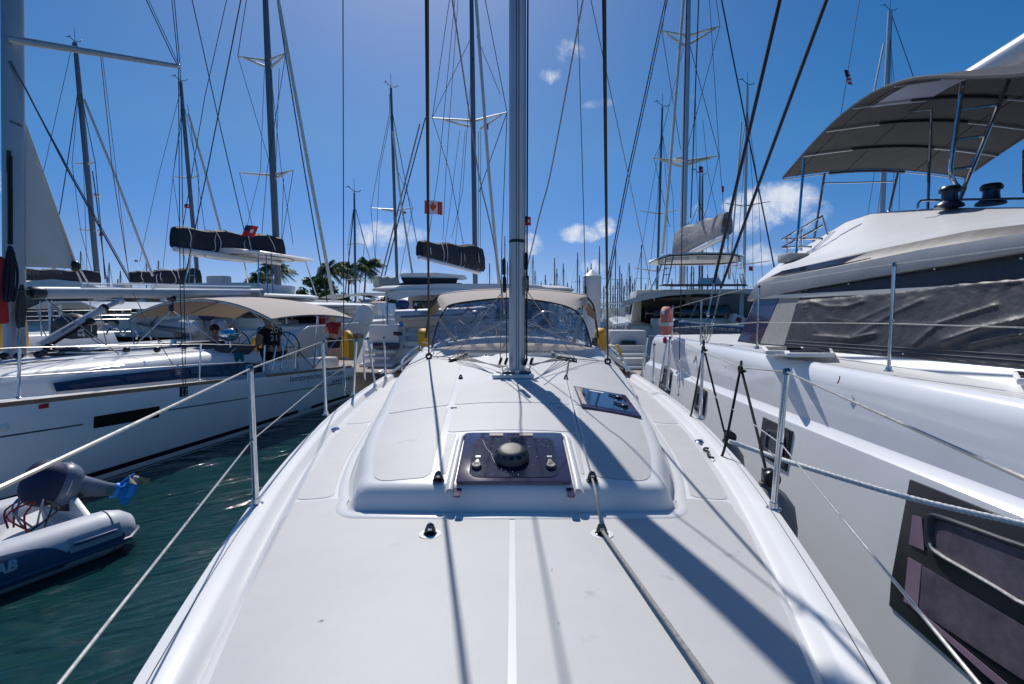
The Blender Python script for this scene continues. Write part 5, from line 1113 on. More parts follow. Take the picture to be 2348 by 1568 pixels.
# ---- people
def skinned(name, pts, edges, mt, parent, sub=1):
    """one continuous body grown round a skeleton of joints with radii"""
    me = bpy.data.meshes.new(name); org = ORG[parent.name]
    me.from_pydata([tuple(V(p[0]) - org) for p in pts], edges, []); o = bpy.data.objects.new(name, me); COL.objects.link(o); o.parent = parent
    md = o.modifiers.new('skin', 'SKIN'); md.use_smooth_shade = True
    for i, p in enumerate(pts):
        r = p[1] if isinstance(p[1], tuple) else (p[1], p[1]); me.skin_vertices[0].data[i].radius = r
    me.skin_vertices[0].data[0].use_root = True
    s = o.modifiers.new('subdivision', 'SUBSURF'); s.levels = sub; s.render_levels = sub
    me.materials.append(mt); return o
def person(label, foot, face, h=1.75, shirt=None, pants=None, hair=None, cap=None, lean=0.0, armL=(.12, -.25), armR=(.12, -.25), knee=0.0, sleeves=.5, longpants=False, turn=0, hairlong=False, glasses=False, group=None):
    k = h / 1.75; fw = V((sin(face), cos(face), 0)); rt = V((cos(face), -sin(face), 0)); up_ = V((0, 0, 1))
    t = thing('person', label, 'person', foot, group)
    L = lambda f, r, z: V(foot) + (fw * (f + lean * max(0, z - .9)) + rt * r + up_ * z) * k
    hipz = .93 - knee * .12
    J = {'pel': (L(0, 0, hipz), (.13, .11)), 'wst': (L(0, 0, hipz + .18), (.125, .10)), 'chs': (L(.01, 0, hipz + .38), (.155, .115)), 'nk0': (L(.02, 0, hipz + .53), (.075, .07)), 'nk': (L(.03, 0, hipz + .60), .052), 'hd': (L(.045, 0, hipz + .69), (.078, .09)), 'hd2': (L(.04, 0, hipz + .77), (.074, .09)), 'hd3': (L(.04, 0, hipz + .82), (.05, .06))}
    names = list(J); E = [('pel', 'wst'), ('wst', 'chs'), ('chs', 'nk0'), ('nk0', 'nk'), ('nk', 'hd'), ('hd', 'hd2'), ('hd2', 'hd3')]
    for s, nm, (af, az) in ((-1, 'L', armL), (1, 'R', armR)):
        sh = L(.02, s * .19, hipz + .47); el_ = L(.02 + af * .3, s * .25, hipz + .20); ha = L(.04 + af + .05, s * .22, hipz + .20 + az + .22 * 0)
        J['sh' + nm] = (sh, .058); J['el' + nm] = (el_, .043); J['wr' + nm] = (ha, .030); d = (ha - el_).normalized(); J['pm' + nm] = (ha + d * .06, (.036, .022)); J['fg' + nm] = (ha + d * .13, (.028, .014))
        E += [('chs', 'sh' + nm), ('sh' + nm, 'el' + nm), ('el' + nm, 'wr' + nm), ('wr' + nm, 'pm' + nm), ('pm' + nm, 'fg' + nm)]
        J['hp' + nm] = (L(0, s * .095, hipz - .08), .092); J['kn' + nm] = (L(.05 + knee * .2, s * .105, .48), .062); J['an' + nm] = (L(0, s * .11, .09), .038); J['ft' + nm] = (L(.13, s * .12, .035), (.042, .03))
        E += [('pel', 'hp' + nm), ('hp' + nm, 'kn' + nm), ('kn' + nm, 'an' + nm), ('an' + nm, 'ft' + nm)]
    ks = list(J); ix = {n: i for i, n in enumerate(ks)}
    skinned('body', [(J[n][0], J[n][1]) for n in ks], [(ix[a], ix[b]) for a, b in E], skin, t, 2)
    def cloth(nm, chain, extra, mt_):
        kk = [c[0] for c in chain]; pts_ = [(c[1], c[2]) for c in chain]; ii = {c[0]: i for i, c in enumerate(chain)}
        skinned(nm, pts_, [(ii[a], ii[b]) for a, b in extra], mt_, t, 2)
    g = .022
    up1 = [('pel', J['pel'][0] + up_ * .02, (.148, .125)), ('wst', J['wst'][0], (.15, .122)), ('chs', J['chs'][0], (.178, .135)), ('nk0', J['nk0'][0] - up_ * .02, (.09, .085))]
    ee = [('pel', 'wst'), ('wst', 'chs'), ('chs', 'nk0')]
    for nm in 'LR': up1 += [('s' + nm, J['sh' + nm][0], .078), ('e' + nm, J['sh' + nm][0].lerp(J['el' + nm][0], sleeves), .062)]; ee += [('chs', 's' + nm), ('s' + nm, 'e' + nm)]
    cloth('shirt', up1, ee, shirt)
    lo = [('pel', J['pel'][0], (.15, .13))]; ee = []
    for nm in 'LR': lo += [('h' + nm, J['hp' + nm][0], .115), ('k' + nm, J['hp' + nm][0].lerp(J['kn' + nm][0], .85) if not longpants else J['kn' + nm][0], .088)]; ee += [('pel', 'h' + nm), ('h' + nm, 'k' + nm)]
    if longpants:
        for nm in 'LR': lo += [('a' + nm, J['an' + nm][0], .065)]; ee += [('k' + nm, 'a' + nm)]
    cloth('shorts' if not longpants else 'trousers', lo, ee, pants)
    hc = J['hd2'][0]; R = Matrix((rt, fw, up_)).transposed()
    m = M(); m.ball(hc + (up_ * .025 - fw * .02) * k, (.088 * k, .100 * k, .095 * k), 14, 10, R)
    if hairlong: m.ball(hc + (-up_ * .08 - fw * .05) * k, (.085 * k, .06 * k, .13 * k), 12, 8, R)
    ob('hair', m, hair, t)
    if cap:
        m = M(); m.ball(hc + (up_ * .05 - fw * .0) * k, (.098 * k, .108 * k, .075 * k), 14, 8, R); m.box(hc + (up_ * .03 + fw * .13) * k, (.13 * k, .12 * k, .012), R=R); ob('cap', m, cap, t, bevel=.003)
    m = M(); f = hc + (fw * .088 - up_ * .03) * k; m.ball(f + fw * .012, (.014, .02, .022), 8, 6, R); ob('nose', m, skin, t)
    for s in (-1, 1): m = M(); m.ball(hc + (rt * s * .082 - up_ * .03) * k, (.014, .022, .032), 8, 6, R); ob('ear', m, skin, t)
    if glasses: m = M(); m.box(hc + (fw * .092 - up_ * .005) * k, (.15, .03, .035), R=R); ob('sunglasses', m, black, t, bevel=.008)
    else:
        for s in (-1, 1): m = M(); m.ball(hc + (rt * s * .03 + fw * .088 - up_ * .008) * k, (.012, .008, .008), 8, 5, R); ob('eye', m, black, t)
    m = M(); m.box(hc + (fw * .092 - up_ * .07) * k, (.045, .012, .010), R=R); ob('mouth', m, mat('lips', (.35, .12, .10), .5), t, bevel=.003)
    return t, J, R
def l4foot(x, ytop, t, h, z): p = T4(x, ytop, t); return V((p.x, p.y, z))
f1 = T4(614, 722, .25); P1, _, _ = person('man in blue shirt and sunglasses standing in the left-hand cockpit, facing us', V((f1.x, f1.y, f1.z - 1.52)), radians(160), 1.50, mat('blue_shirt', (.07, .11, .17), .85, bscale=20, bstr=.3), mat('blue_jeans', (.05, .07, .13), .9), mat('grey_hair', (.45, .43, .41), .8), None, .05, (.25, -.05), (.15, -.2), glasses=True, longpants=True)
f2_ = T4(628, 728, .75); P2, J2, R2 = person('man in black 2021 shirt and pale cap bending in the left-hand cockpit, back to us', V((f2_.x, f2_.y, f2_.z - 1.52)), radians(-62), 1.56, mat('black_shirt', (.010, .011, .016), .85, bscale=20, bstr=.3), mat('navy_trousers', (.012, .015, .03), .9), mat('short_hair', (.28, .2, .15), .8), mat('cap_pale', (.42, .44, .44), .8), .28, (.3, -.1), (.3, -.1), longpants=True)
bk = J2['chs'][0]; fwv = R2 @ V((0, 1, 0)); rtv = R2 @ V((1, 0, 0)); facing = (V((0, 0, 0)) - V((bk.x, bk.y, 0))).normalized()
o_ = bk + facing * .20; xr_ = facing.cross(V((0, 0, 1))) * -1
for s_, dz in (('20', .04), ('21', -.11)):
    m = text_mesh(s_, .155, o_ + V((0, 0, dz)) - xr_ * .02, xr_, V((0, 0, 1)), .004); ob('shirt_print', m, whitec, P2, smooth=0)
m = M(); m.box(o_ + V((0, 0, .24)) + xr_ * .1, (.2, .006, .04), R=Matrix((xr_, facing, V((0, 0, 1)))).transposed()); ob('shirt_print', m, whitec, P2, smooth=0)
f3 = P(764, 722, 13.3); P3, _, _ = person('woman in red shirt and black shorts standing on the dock at the sloop stern', V((f3.x, f3.y, .62)), radians(-40), f3.z - .60, mat('dark_red_shirt', (.26, .012, .03), .85, bscale=20, bstr=.3), mat('black_shorts', (.012, .012, .014), .9), mat('blond_hair', (.52, .34, .17), .8), None, .0, (.25, .0), (.1, -.25), hairlong=True)
f5 = T4(488, 770, -.4); P5, _, _ = person('person in dark blue top sitting low in the shade under the left-hand bimini', V((f5.x, f5.y, f5.z - 1.35)), radians(120), 1.7, mat('dark_blue_top', (.015, .02, .05), .85), mat('black_shorts', (.012, .012, .014), .9), mat('dark_hair', (.03, .02, .015), .8), None, .1, (.2, -.1), (.2, -.1), knee=1.5)

# ------------------------------------------------------------------ inflatable tender in the foreground water
AD = V((.46, .888, 0)).normalized(); ND = V((AD.y, -AD.x, 0))
near = V((-3.60, 3.84, 0)) - ND * .175; TR = .195; TZ = .165
D0 = near.copy()
DY = thing('inflatable_tender', 'grey and navy inflatable tender with tilted outboard, floating at lower left', 'dinghy', V((near.x - .5, near.y, 0)))
def LD(s, t, z): return D0 + AD * s + ND * t + V((0, 0, z))
send = l_ = (PZ(319, 1237, 0) - D0).dot(AD) - .02
def tubeD(t0, s0, s1):
    m = M(); q = [LD(s, t0, TZ) for s in rows(s0, s1 - .30, 12)] + [LD(s1 - .2, t0, TZ), LD(s1 - .1, t0, TZ), LD(s1 - .03, t0, TZ), LD(s1, t0, TZ)]
    r = [TR] * 13 + [TR * .96, TR * .80, TR * .52, TR * .12]; m.tube(q, r, 28, up=(0, 0, 1)); return m
ob('tube', tubeD(0, -3.1, send), tube_g, DY); ob('tube', tubeD(-1.12, -3.1, send - .1), tube_g, DY)
m = M(); q = bez([LD(-3.1, -1.12, TZ), LD(-3.5, -.95, TZ + .05), LD(-3.75, -.56, TZ + .1), LD(-3.5, -.17, TZ + .05), LD(-3.1, 0, TZ)], 6); m.tube(q, TR, 20, up=(0, 0, 1)); ob('bow_tube', m, tube_g, DY)
def ring_pt(s, a, r): return LD(s, cos(a) * r, TZ + sin(a) * r)
def patch(s0, s1, a0, a1, off, mt, name, n=40, fn=None):
    m = M()
    for_ = lambda u, v: ring_pt(lerp(s0, s1, u), (lerp(a0, a1, v) if fn is None else lerp(a0, fn(lerp(s0, s1, u)), v)), TR + off)
    m.grid(for_, n, 8); return ob(name, m, mt, DY)
crest = lambda s: radians(6) + radians(40) * max(0, 1 - ((s - (send - .98)) / .40) ** 2) ** .55
patch(-3.1, send - .16, radians(-14), radians(6), .004, tube_b, 'navy_band', 60, crest)
m = M(); m.tube([ring_pt(s, radians(-15), TR + .008) for s in rows(-3.1, send - .12, 20)] + [LD(send + .0, .06, TZ - .05), LD(send + .03, -.02, TZ - .06)], .022, 8); ob('rubbing_strake', m, mat('strake_navy', (.04, .07, .13), .5), DY)
m = M(); m.tube([ring_pt(s, radians(-26), TR + .004) for s in rows(-3.1, send - .58, 12)], .014, 6); ob('lower_strake', m, tube_b, DY)
m = M(); m.torus(LD(send - .22, 0, TZ), TR * .985, .004, R=Matrix((ND, V((0, 0, 1)), AD)).transposed(), n=30, m=5); ob('tube_seam', m, mat('seam_grey', (.2, .22, .26), .5), DY)
# carrying handle
def hpt(u, v): return ring_pt(send - .54 + .36 * u, radians(34) - radians(34) * v, TR + .006)
m = M(); m.grid(lambda u, v: hpt(u, v) + V((0, 0, .0)), 12, 6); ob('handle_patch', m, mat('handle_patch', (.36, .38, .44), .45), DY)
q = [hpt(.1, .5), hpt(.18, .5) + ND * .028 + V((0, 0, .01)), hpt(.82, .5) + ND * .028 + V((0, 0, .01)), hpt(.9, .5)]; m = M(); m.tube(q, .015, 8); ob('carry_handle', m, tube_b, DY)
def tube_text(s, size, s0, a0, mt, shear=.25, depth=.002):
    c = bpy.data.curves.new('t', 'FONT'); c.body = s; c.size = size; c.extrude = depth; c.shear = shear; c.resolution_u = 2; c.offset = .004
    o = bpy.data.objects.new('t', c); COL.objects.link(o); me = bpy.data.meshes.new_from_object(o.evaluated_get(bpy.context.evaluated_depsgraph_get())); bpy.data.objects.remove(o); m = M()
    m.add([ring_pt(s0 + v.co.x, a0 + v.co.y / TR, TR + .012 + v.co.z) for v in me.vertices], [tuple(p.vertices) for p in me.polygons]); bpy.data.meshes.remove(me); return ob('lettering', m, mt, DY, smooth=0)
tube_text('AB', .10, send - .98, radians(8), mat('logo_silver', (.45, .47, .52), .4)); tube_text('/', .12, send - 1.04, radians(7), mat('logo_red', (.45, .01, .03), .5), .45)
# floor, transom, engine
m = M(); m.slab(lambda u, v: LD(lerp(-3.4, send - .5, v), lerp(-1.0, -.12, u), .10 - .06 * sin(pi * u)), 4, 4, (0, 0, .03)); ob('tender_floor', m, mat('dark_floor', (.035, .037, .04), .8, nscale=20, namt=.3), DY)
m = M(); m.prism([LD(send - .30, -1.06, .02), LD(send - .30, -.06, .02), LD(send - .30, -.06, .26), LD(send - .30, -.38, .42), LD(send - .30, -.74, .42), LD(send - .30, -1.06, .26)], AD * .05); ob('transom', m, gel, DY, bevel=.01)
m = M(); m.slab(lambda u, v: LD(lerp(send - 1.1, send - .30, u), lerp(-1.0, -.1, v), .12 + u * .1), 4, 4, (0, 0, .02)); ob('stern_locker', m, gel, DY)
m = M(); m.beam(LD(send - 1.95, -1.02, .30), LD(send - 1.95, -.10, .30), .24, .03); ob('thwart', m, mat('grey_thwart', (.12, .12, .125), .7), DY, bevel=.008)
OB = thing('outboard_motor', 'tilted outboard with navy cowl cover and blue lower leg, on the grey tender', 'outboard motor', LD(send - .78, -.56, .45))
tl = radians(24); DE = (AD * cos(tl) - V((0, 0, sin(tl)))).normalized(); UE = ND.cross(DE) * -1; UE = UE if UE.z > 0 else -UE     # leg axis and its upper side
def LE(a, b, c): return LD(send - .24, -.56, .46) + DE * (a * .66) + UE * (b * .80) + ND * (c * .9)
def egg(a0, a1, hw, hh, off=0, n=24, m_=12, sq=.8):
    m = M(); rings = []
    for j in range(m_ + 1):
        th = pi * j / m_; a = lerp(a0, a1, .5 - .5 * cos(th)); k = max(.02, sin(th)) ** .75
        rings.append([LE(a, off + hh * k * (abs(sin(b)) ** sq) * (1 if sin(b) > 0 else -1), hw * k * (abs(cos(b)) ** sq) * (1 if cos(b) > 0 else -1)) for b in [2 * pi * q / n for q in range(n)]])
    return m.loft(rings)
ob('cowl_cover', egg(-.56, -.10, .20, .26, .05), mat('navy_cover', (.018, .028, .075), .7, nscale=6, namt=.15, bscale=5, bstr=.35, bdist=.03), OB, smooth=80)
ob('cowl', egg(-.34, .07, .195, .25, .05), outb, OB); m = M()
m.loft([[LE(a, .05 + .256 * sin(b), .201 * cos(b)) for b in [2 * pi * q / 24 for q in range(24)]] for a in (-.150, -.135)]); ob('cowl_stripe', m, mat('silver_decal', (.6, .58, .58), .4), OB)
m = M(); m.loft([[LE(a, .04 + h * sin(b), w * cos(b)) for b in [2 * pi * q / 16 for q in range(16)]] for a, w, h in ((-.02, .10, .15), (.12, .075, .13), (.40, .045, .085), (.52, .035, .075))]); ob('midsection', m, outb, OB)
m = M(); m.box(LE(.44, .03, .048), (.05, .006, .07), R=Matrix((DE, ND, UE)).transposed()); ob('rating_plate', m, steel, OB)
m = M(); m.loft([[LE(a, .03 + h * sin(b), w * cos(b)) for b in [2 * pi * q / 16 for q in range(16)]] for a, w, h in ((.52, .045, .09), (.56, .07, .10), (.58, .03, .075), (.74, .026, .07), (.80, .024, .06))]); m.prism([LE(.56, .08, -.05), LE(.60, .10, -.075), LE(.64, .16, -.05), LE(.64, .16, .05), LE(.60, .10, .075), LE(.56, .08, .05)], DE * .012)
m.prism([LE(.54, .10, -.006), LE(.70, .26, -.006), LE(.72, .26, -.006), LE(.70, .08, -.006)], ND * .012); m.prism([LE(.60, -.04, -.006), LE(.74, -.14, -.006), LE(.80, -.13, -.006), LE(.80, -.02, -.006)], ND * .012)
ob('lower_leg', m, blue_p, OB, bevel=.003)
m = M(); m.tube([LE(.77, -.04, 0), LE(.77, .05, 0), LE(.77, .14, 0)], [.035, .05, .04], 14); ob('gearcase', m, blue_p, OB)
m = M(); m.tube([LE(.77, .14, 0), LE(.77, .22, 0)], [.04, .03], 12)
for k in range(3):
    a = k * 2.094 + .4; c = LE(.77, .18, 0); d1 = DE * cos(a) + ND * sin(a); d2 = -DE * sin(a) + ND * cos(a)
    m.slab(lambda u, v: c + d1 * (.02 + .10 * v) + d2 * (u - .5) * .10 * sin(pi * (.25 + v * .7)) + UE * ((u - .5) * .07), 4, 5, UE * .004)
ob('propeller', m, mat('weathered_propeller', (.42, .38, .32), .4, .3, nscale=20, namt=.25), OB)
m = M(); m.box(LE(-.02, -.12, 0), (.16, .22, .16), R=Matrix((DE, ND, UE)).transposed()); m.tube([LE(.02, -.14, -.1), LE(.20, -.12, 0), LE(.30, -.06, 0)], .03, 8); ob('clamp_bracket', m, mat('bracket_dark', (.04, .045, .055), .4, .3), OB, bevel=.02)
for k in range(5):
    rr = random.Random(k); m = M(); c = LD(send - .58 + rr.uniform(-.08, .08), -.45 + rr.uniform(-.12, .2), .40); q = [c + V((rr.uniform(-.09, .09), rr.uniform(-.09, .09), z)) for z in (-.12, .02, .12, .05, -.12)]; m.tube(bez(q, 4), .008, 5)
    ob('fuel_hose', m, [mat('hose_grey', (.3, .31, .33), .4), mat('hose_red', (.25, .02, .02), .5), black][k % 3], OB)

# ------------------------------------------------------------------ the pontoon, piles
DKO = V((-3.5, 11.6, 0)); DU = V((.972, -.235, 0)); DV = V((.235, .972, 0))
def dk(u, v, z): return DKO + DU * u + DV * v + V((0, 0, z))
DK = thing('pontoon', 'weathered grey boarded pontoon behind the boats', 'pontoon', dk(0, 0, 0))
bd = mat('weathered_boards', (.30, .26, .23), .85, nscale=9, namt=.3, nstretch=(1, .08, 1), bscale=60, bstr=.3)
m = M(); m.loft([[dk(u, 0.02, .42), dk(u, 2.28, .42), dk(u, 2.28, .585), dk(u, .02, .585)] for u in (-12, 12)]); ob('pontoon_frame', m, mat('frame_wood', (.13, .115, .10), .9, nscale=5, namt=.3), DK)
me0 = None
for i in range(168):
    u = -12 + i * .143
    if me0 is None:
        m = M(); m.loft([[dk(u + a, 0, .590), dk(u + a, 2.3, .590), dk(u + a, 2.3, .622), dk(u + a, 0, .622)] for a in (0, .133)]); o = ob('plank', m, bd, DK, smooth=0); me0 = o.data; o.data = me0
    else:
        o = bpy.data.objects.new('plank', me0); COL.objects.link(o); o.parent = DK; o.location = DU * (u + 12) + V((0, 0, random.uniform(-.003, .003)))
for u in (-8, -4, 0, 4, 8): m = M(); m.box(dk(u, 1.1, .12), (1.6, 1.4, .6), R=Matrix((DU, DV, V((0, 0, 1)))).transposed()); ob('float', m, mat('float_grey', (.25, .25, .24), .7), DK)
def pile(label, x0, x1, ytop, ycol, ybot, Y, g='white mooring piles with conical caps'):
    cx = (x0 + x1) / 2; r = (x1 - x0) / 2 / 1108 * Y; c = P(cx, ytop, Y); z1 = P(cx, ycol, Y).z
    t = thing('mooring_pile', label, 'pile', V((c.x, c.y, -1)), g)
    m = M(); m.lathe(V((c.x, c.y, 0)), [(r * .96, -1), (r * .96, z1 - r * 2.4)], 28); ob('pile_shaft', m, pile_m, t)
    m = M(); m.lathe(V((c.x, c.y, 0)), [(r * .96, z1 - r * 2.4 - .005), (r, z1 - r * 2.4), (r, z1), (r * .98, z1 + .01), (.01, c.z)], 28); ob('pile_cap', m, pile_m, t, smooth=30)
pile('tall white pile with conical cap right of the sprayhood', 1336.5, 1378, 618, 634, 900, 10.4)
pile('white pile with conical cap above the grey dinghy at left', 315, 337, 684, 690, 760, 17)
pb = thing('dock_box', 'white dock pedestal beside the yellow hose, right of the sprayhood', 'pedestal', P(1398, 880, 9.9)); c = P(1398, 808, 9.9); b = P(1398, 880, 9.9)
m = M(); m.box((c.x, c.y, (c.z + b.z) / 2), (.26, .26, c.z - b.z)); ob('pedestal_body', m, white_p, pb, bevel=.02); m = M(); m.lathe(V((c.x, c.y, c.z)), [(.19, 0), (.18, .03), (.01, .12)], 4, Matrix.Rotation(pi / 4, 3, 'Z')); ob('pedestal_lid', m, white_p, pb, smooth=0)
m = M(); m.tube(bez([P(1414, 790, 9.9), P(1428, 830, 9.9), P(1430, 870, 9.9), P(1424, 885, 9.9)], 5), .03, 7); tg(ob('water_hose', m, yel), 'yellow water hose hanging by the white pedestal', 'hose')

# ------------------------------------------------------------------ catamarans and rigs beyond the pontoon
def rigline(parent, pts, px, Y, mt=rigdk, name='stay'):
    m = M(); q = [P(p[0], p[1], p[2] if len(p) > 2 else Y) for p in pts]; m.tube(q, [max(px / 2 / 1108 * v.y, .003) for v in q], 5); return ob(name, m, mt, parent)
def mastD(parent, top, bot, Y, px, mt=None, vane=True):
    a, b = P(top[0], top[1], Y), P(bot[0], bot[1], Y); r = px / 2 / 1108 * Y; m = M(); m.tube([b, b.lerp(a, .75), a], [r, r * .95, r * .75], 12, ry=r * 1.3); o = ob('mast', m, mt or spar_far, parent)
    if vane:
        s = Y / 1108; m = M(); m.tube([a, a + V((0, 0, 30 * s))], .5 * s, 4); m.tube([a + V((0, 0, 3 * s)), a + V((-12 * s, 0, 13 * s)), a + V((-20 * s, 0, 13 * s))], .7 * s, 4); m.ball(a + V((-12 * s, 0, 14 * s)), 1.6 * s, 6, 4); m.tube([a + V((0, 0, 3 * s)), a + V((11 * s, 0, 2 * s)), a + V((15 * s, 0, 6 * s))], .8 * s, 4); ob('wind_sensor', m, black, o)
    return o
def spreaders(parent, lst, Y, px=3.2, mt=None):
    for x0, y0, x1, y1 in lst: m = M(); a, b = P(x0, y0, Y - .3), P(x1, y1, Y); s = Y / 1108; m.tube([a, b], [px * .35 * s, px * .65 * s], 6); ob('spreader', m, mt or sprd, parent)
def sailbag(parent, e, mst, hE, hM, Y0, Y1, cover, boomw=10, boom_mt=None, lines=True, front=None):
    """e, mst: lower edge of the boom at its aft end and at the mast; hE, hM heights of the packed sail"""
    n = 18; rows_ = []
    for i in range(n + 1):
        t = i / n; x, y, Y = lerp(e[0], mst[0], t), lerp(e[1], mst[1], t), lerp(Y0, Y1, t); b = P(x, y - boomw * .8, Y); h = lerp(hE, hM, t) / 1108 * Y * (1 + .05 * sin(t * 17)); w = h * .26
        rows_.append([b + V((w * p, 0, h * q)) for p, q in ((-.75, 0), (-1.0, .12), (-.95, .55), (-.62, .92), (0, 1.0), (.62, .92), (.95, .55), (1.0, .12), (.75, 0))])
    m = M(); m.loft(rows_); sc_ = ob('sail_cover', m, cover, parent)
    m = M(); a, b = P(e[0] - 2, e[1] - boomw / 2, Y0 - .1), P(mst[0], mst[1] - boomw / 2, Y1); m.tube([a, b], [boomw / 2 / 1108 * Y0, boomw / 2 / 1108 * Y1], 12); ob('boom', m, boom_mt or mat('white_boom', (.66, .67, .68), .3), parent)
    if lines:
        rr = random.Random(int(e[0]))
        for t in (.12, .34, .42, .64, .70, .92):
            i = int(t * n); q = [p + (p - rows_[i][4]).normalized() * .02 + V((0, -.02, 0)) for p in rows_[i]][:]; q = [v + V((0, rr.uniform(-.15, .15) * (k % 3), 0)) for k, v in enumerate(q)]; m = M(); m.tube(bez(q, 2), .012 * Y0 / 15, 4); ob('lazy_line', m, ropew, sc_)
        q = [rows_[i][6] + V((-.03, -.06, .01)) if False else rows_[i][2] + V((-.03, -.02, 0)) for i in range(2, n - 1)]; m = M(); m.tube(q, .012 * Y0 / 15, 4); ob('lazy_line', m, ropew, sc_)
    return sc_
def flag(label, cx, cy, w, h, Y, cols, kind='plain', lean=.0, group=None):
    s = Y / 1108; t = thing('flag', label, 'flag', P(cx, cy + h / 2, Y), group); c = P(cx, cy, Y)
    def f(u, v, dy=0): return c + V(((u - .5) * w * s + lean * (v - .5) * h * s, .10 * w * s * sin(u * 7 + v) + dy, (v - .5) * h * s - u * h * s * .12))
    m = M(); m.slab(lambda u, v: f(u, v), 14, 8, (0, .006 * s * 10, 0)); ob('cloth', m, cols[0], t, smooth=80)
    if kind == 'canada':
        m = M(); m.slab(lambda u, v: f(lerp(.25, .75, u), v, -.012), 8, 8, (0, .004, 0)); ob('white_panel', m, whitec, t)
        leaf = [(0, .42), (.07, .28), (.14, .32), (.11, .12), (.22, .20), (.25, .14), (.36, .16), (.30, .04), (.34, 0), (.15, -.16), (.18, -.24), (.02, -.20), (.02, -.40), (-.02, -.40), (-.02, -.20), (-.18, -.24), (-.15, -.16), (-.34, 0), (-.30, .04), (-.36, .16), (-.25, .14), (-.22, .20), (-.11, .12), (-.14, .32), (-.07, .28)]
        m = M(); m.prism([f(.5 + x * .55, .5 + y, -.03) for x, y in leaf], (0, .006, 0)); ob('maple_leaf', m, cols[0], t, smooth=0)
    if kind == 'us':
        for k in range(1, 7, 2): m = M(); m.slab(lambda u, v: f(u, lerp(k / 7, (k + 1) / 7, v), -.01), 8, 1, (0, .003, 0)); ob('stripe', m, whitec, t)
        m = M(); m.slab(lambda u, v: f(u * .45, lerp(.5, 1, v), -.02), 4, 3, (0, .003, 0)); ob('canton', m, navyp, t)
    if kind == 'ensign':
        m = M(); m.slab(lambda u, v: f(u * .5, lerp(.5, 1, v), -.012), 4, 3, (0, .003, 0)); ob('canton', m, navyp, t); m = M(); m.slab(lambda u, v: f(lerp(.62, .82, u), lerp(.35, .65, v), -.012), 3, 3, (0, .003, 0)); ob('badge', m, whitec, t)
    return t
def dinghy(label, a, b, Y0, Y1, rpx, body, band, eng=True, text=None, zoff=0, blue_leg=False, cover_mt=None):
    """inflatable seen from outside its nearer tube, a = bow end, b = stern end of that tube (picture points of the tube axis)"""
    A_, B_ = P(*a, Y0), P(*b, Y1); r = rpx / 2 / 1108 * Y0; t = thing('dinghy', label, 'dinghy', V(((A_.x + B_.x) / 2, (A_.y + B_.y) / 2, min(A_.z, B_.z) - r)))
    d = (B_ - A_); L_ = d.length; d.normalize(); n_ = V((0, 0, 1)).cross(d).normalized(); n_ = n_ if n_.y > 0 else -n_; u_ = d.cross(n_); u_ = u_ if u_.z > 0 else -u_
    def tb(off): 
        m = M(); pts_ = [A_ + n_ * (off * .55) + u_ * r * .9 - d * 0, A_ + n_ * off * .9 + d * .18 * L_ * .5 + u_ * r * .35, A_ + d * L_ * .25 + n_ * off, B_ - d * r * 1.2 + n_ * off, B_ - d * r * .5 + n_ * off, B_ + n_ * off]
        if off == 0: pts_[0] = A_ + u_ * r * .35; pts_[1] = A_ + d * .12 * L_ + u_ * r * .1
        m.tube(bez(pts_, 4), [r * min(1, .62 + k * .12) for k in range(17)] + [r * .9, r * .75, r * .5, r * .15], 16); return m
    T1 = ob('tube', tb(0), body, t); ob('tube', tb(r * 4.4), body, t)
    m = M(); m.tube([A_ + u_ * r * .3, A_ + n_ * r * 1.4 + u_ * r * .6 - d * r * .6, A_ + n_ * r * 3.0 + u_ * r * .6 - d * r * .6, A_ + n_ * r * 4.4 + u_ * r * .3], r * .9, 14); ob('bow_tube', m, body, t)
    m = M(); m.tube([A_ + d * L_ * .08 - n_ * r * .93 - u_ * r * .10, A_ + d * L_ * .3 - n_ * r * 1.0 - u_ * r * .16, B_ - d * r * 1.2 - n_ * r * 1.0 - u_ * r * .2], r * .17, 6); ob('rubbing_strake', m, band, t)
    m = M(); m.loft([[A_ + d * (L_ * q) + n_ * (r * w) - u_ * (r * h) for w, h in ((.2, .3), (1.2, 1.5 * k_ + .3), (2.2, 1.9 * k_ + .3), (3.2, 1.5 * k_ + .3), (4.2, .3))] for q, k_ in ((.03, .2), (.2, .7), (.5, 1), (.93, 1))], closed=False); ob('hull_bottom', m, gelc, t)
    m = M(); m.prism([B_ - d * r * 1.5 + n_ * r * w + u_ * r * h for w, h in ((.2, -.8), (4.2, -.8), (4.2, .9), (3, 1.1), (1.4, 1.1), (.2, .9))], d * .04); ob('transom', m, gelc, t)
    if eng:
        c = B_ - d * r * .9 + n_ * r * 2.2 + u_ * r * 1.9; m = M(); m.ball(c, (r * 1.25, r * 1.0, r * 1.0), 14, 8); ob('engine_cowl', m, cover_mt or navyp, t)
        m = M(); m.tube([c - u_ * r * .6, c - u_ * r * 3.2 + d * r * .4], [r * .45, r * .28], 8); m.prism([c - u_ * r * 3.0 + d * r * k for k in (-.5, .9)] + [c - u_ * r * 3.9 + d * r * k for k in (.5, -.1)], n_ * r * .15); ob('engine_leg', m, blue_p if blue_leg else outb, t)
    if text:
        for s_, q, h_, mt_ in text:
            p = A_ + d * (L_ * q) - n_ * r * 1.03 - u_ * r * (.25 if h_ < r * .6 else .3) + u_ * r * .35; m = text_mesh(s_, h_, p, d if d.x > 0 else -d, u_, .004); ob('lettering', m, mt_, t, smooth=0)
    return t
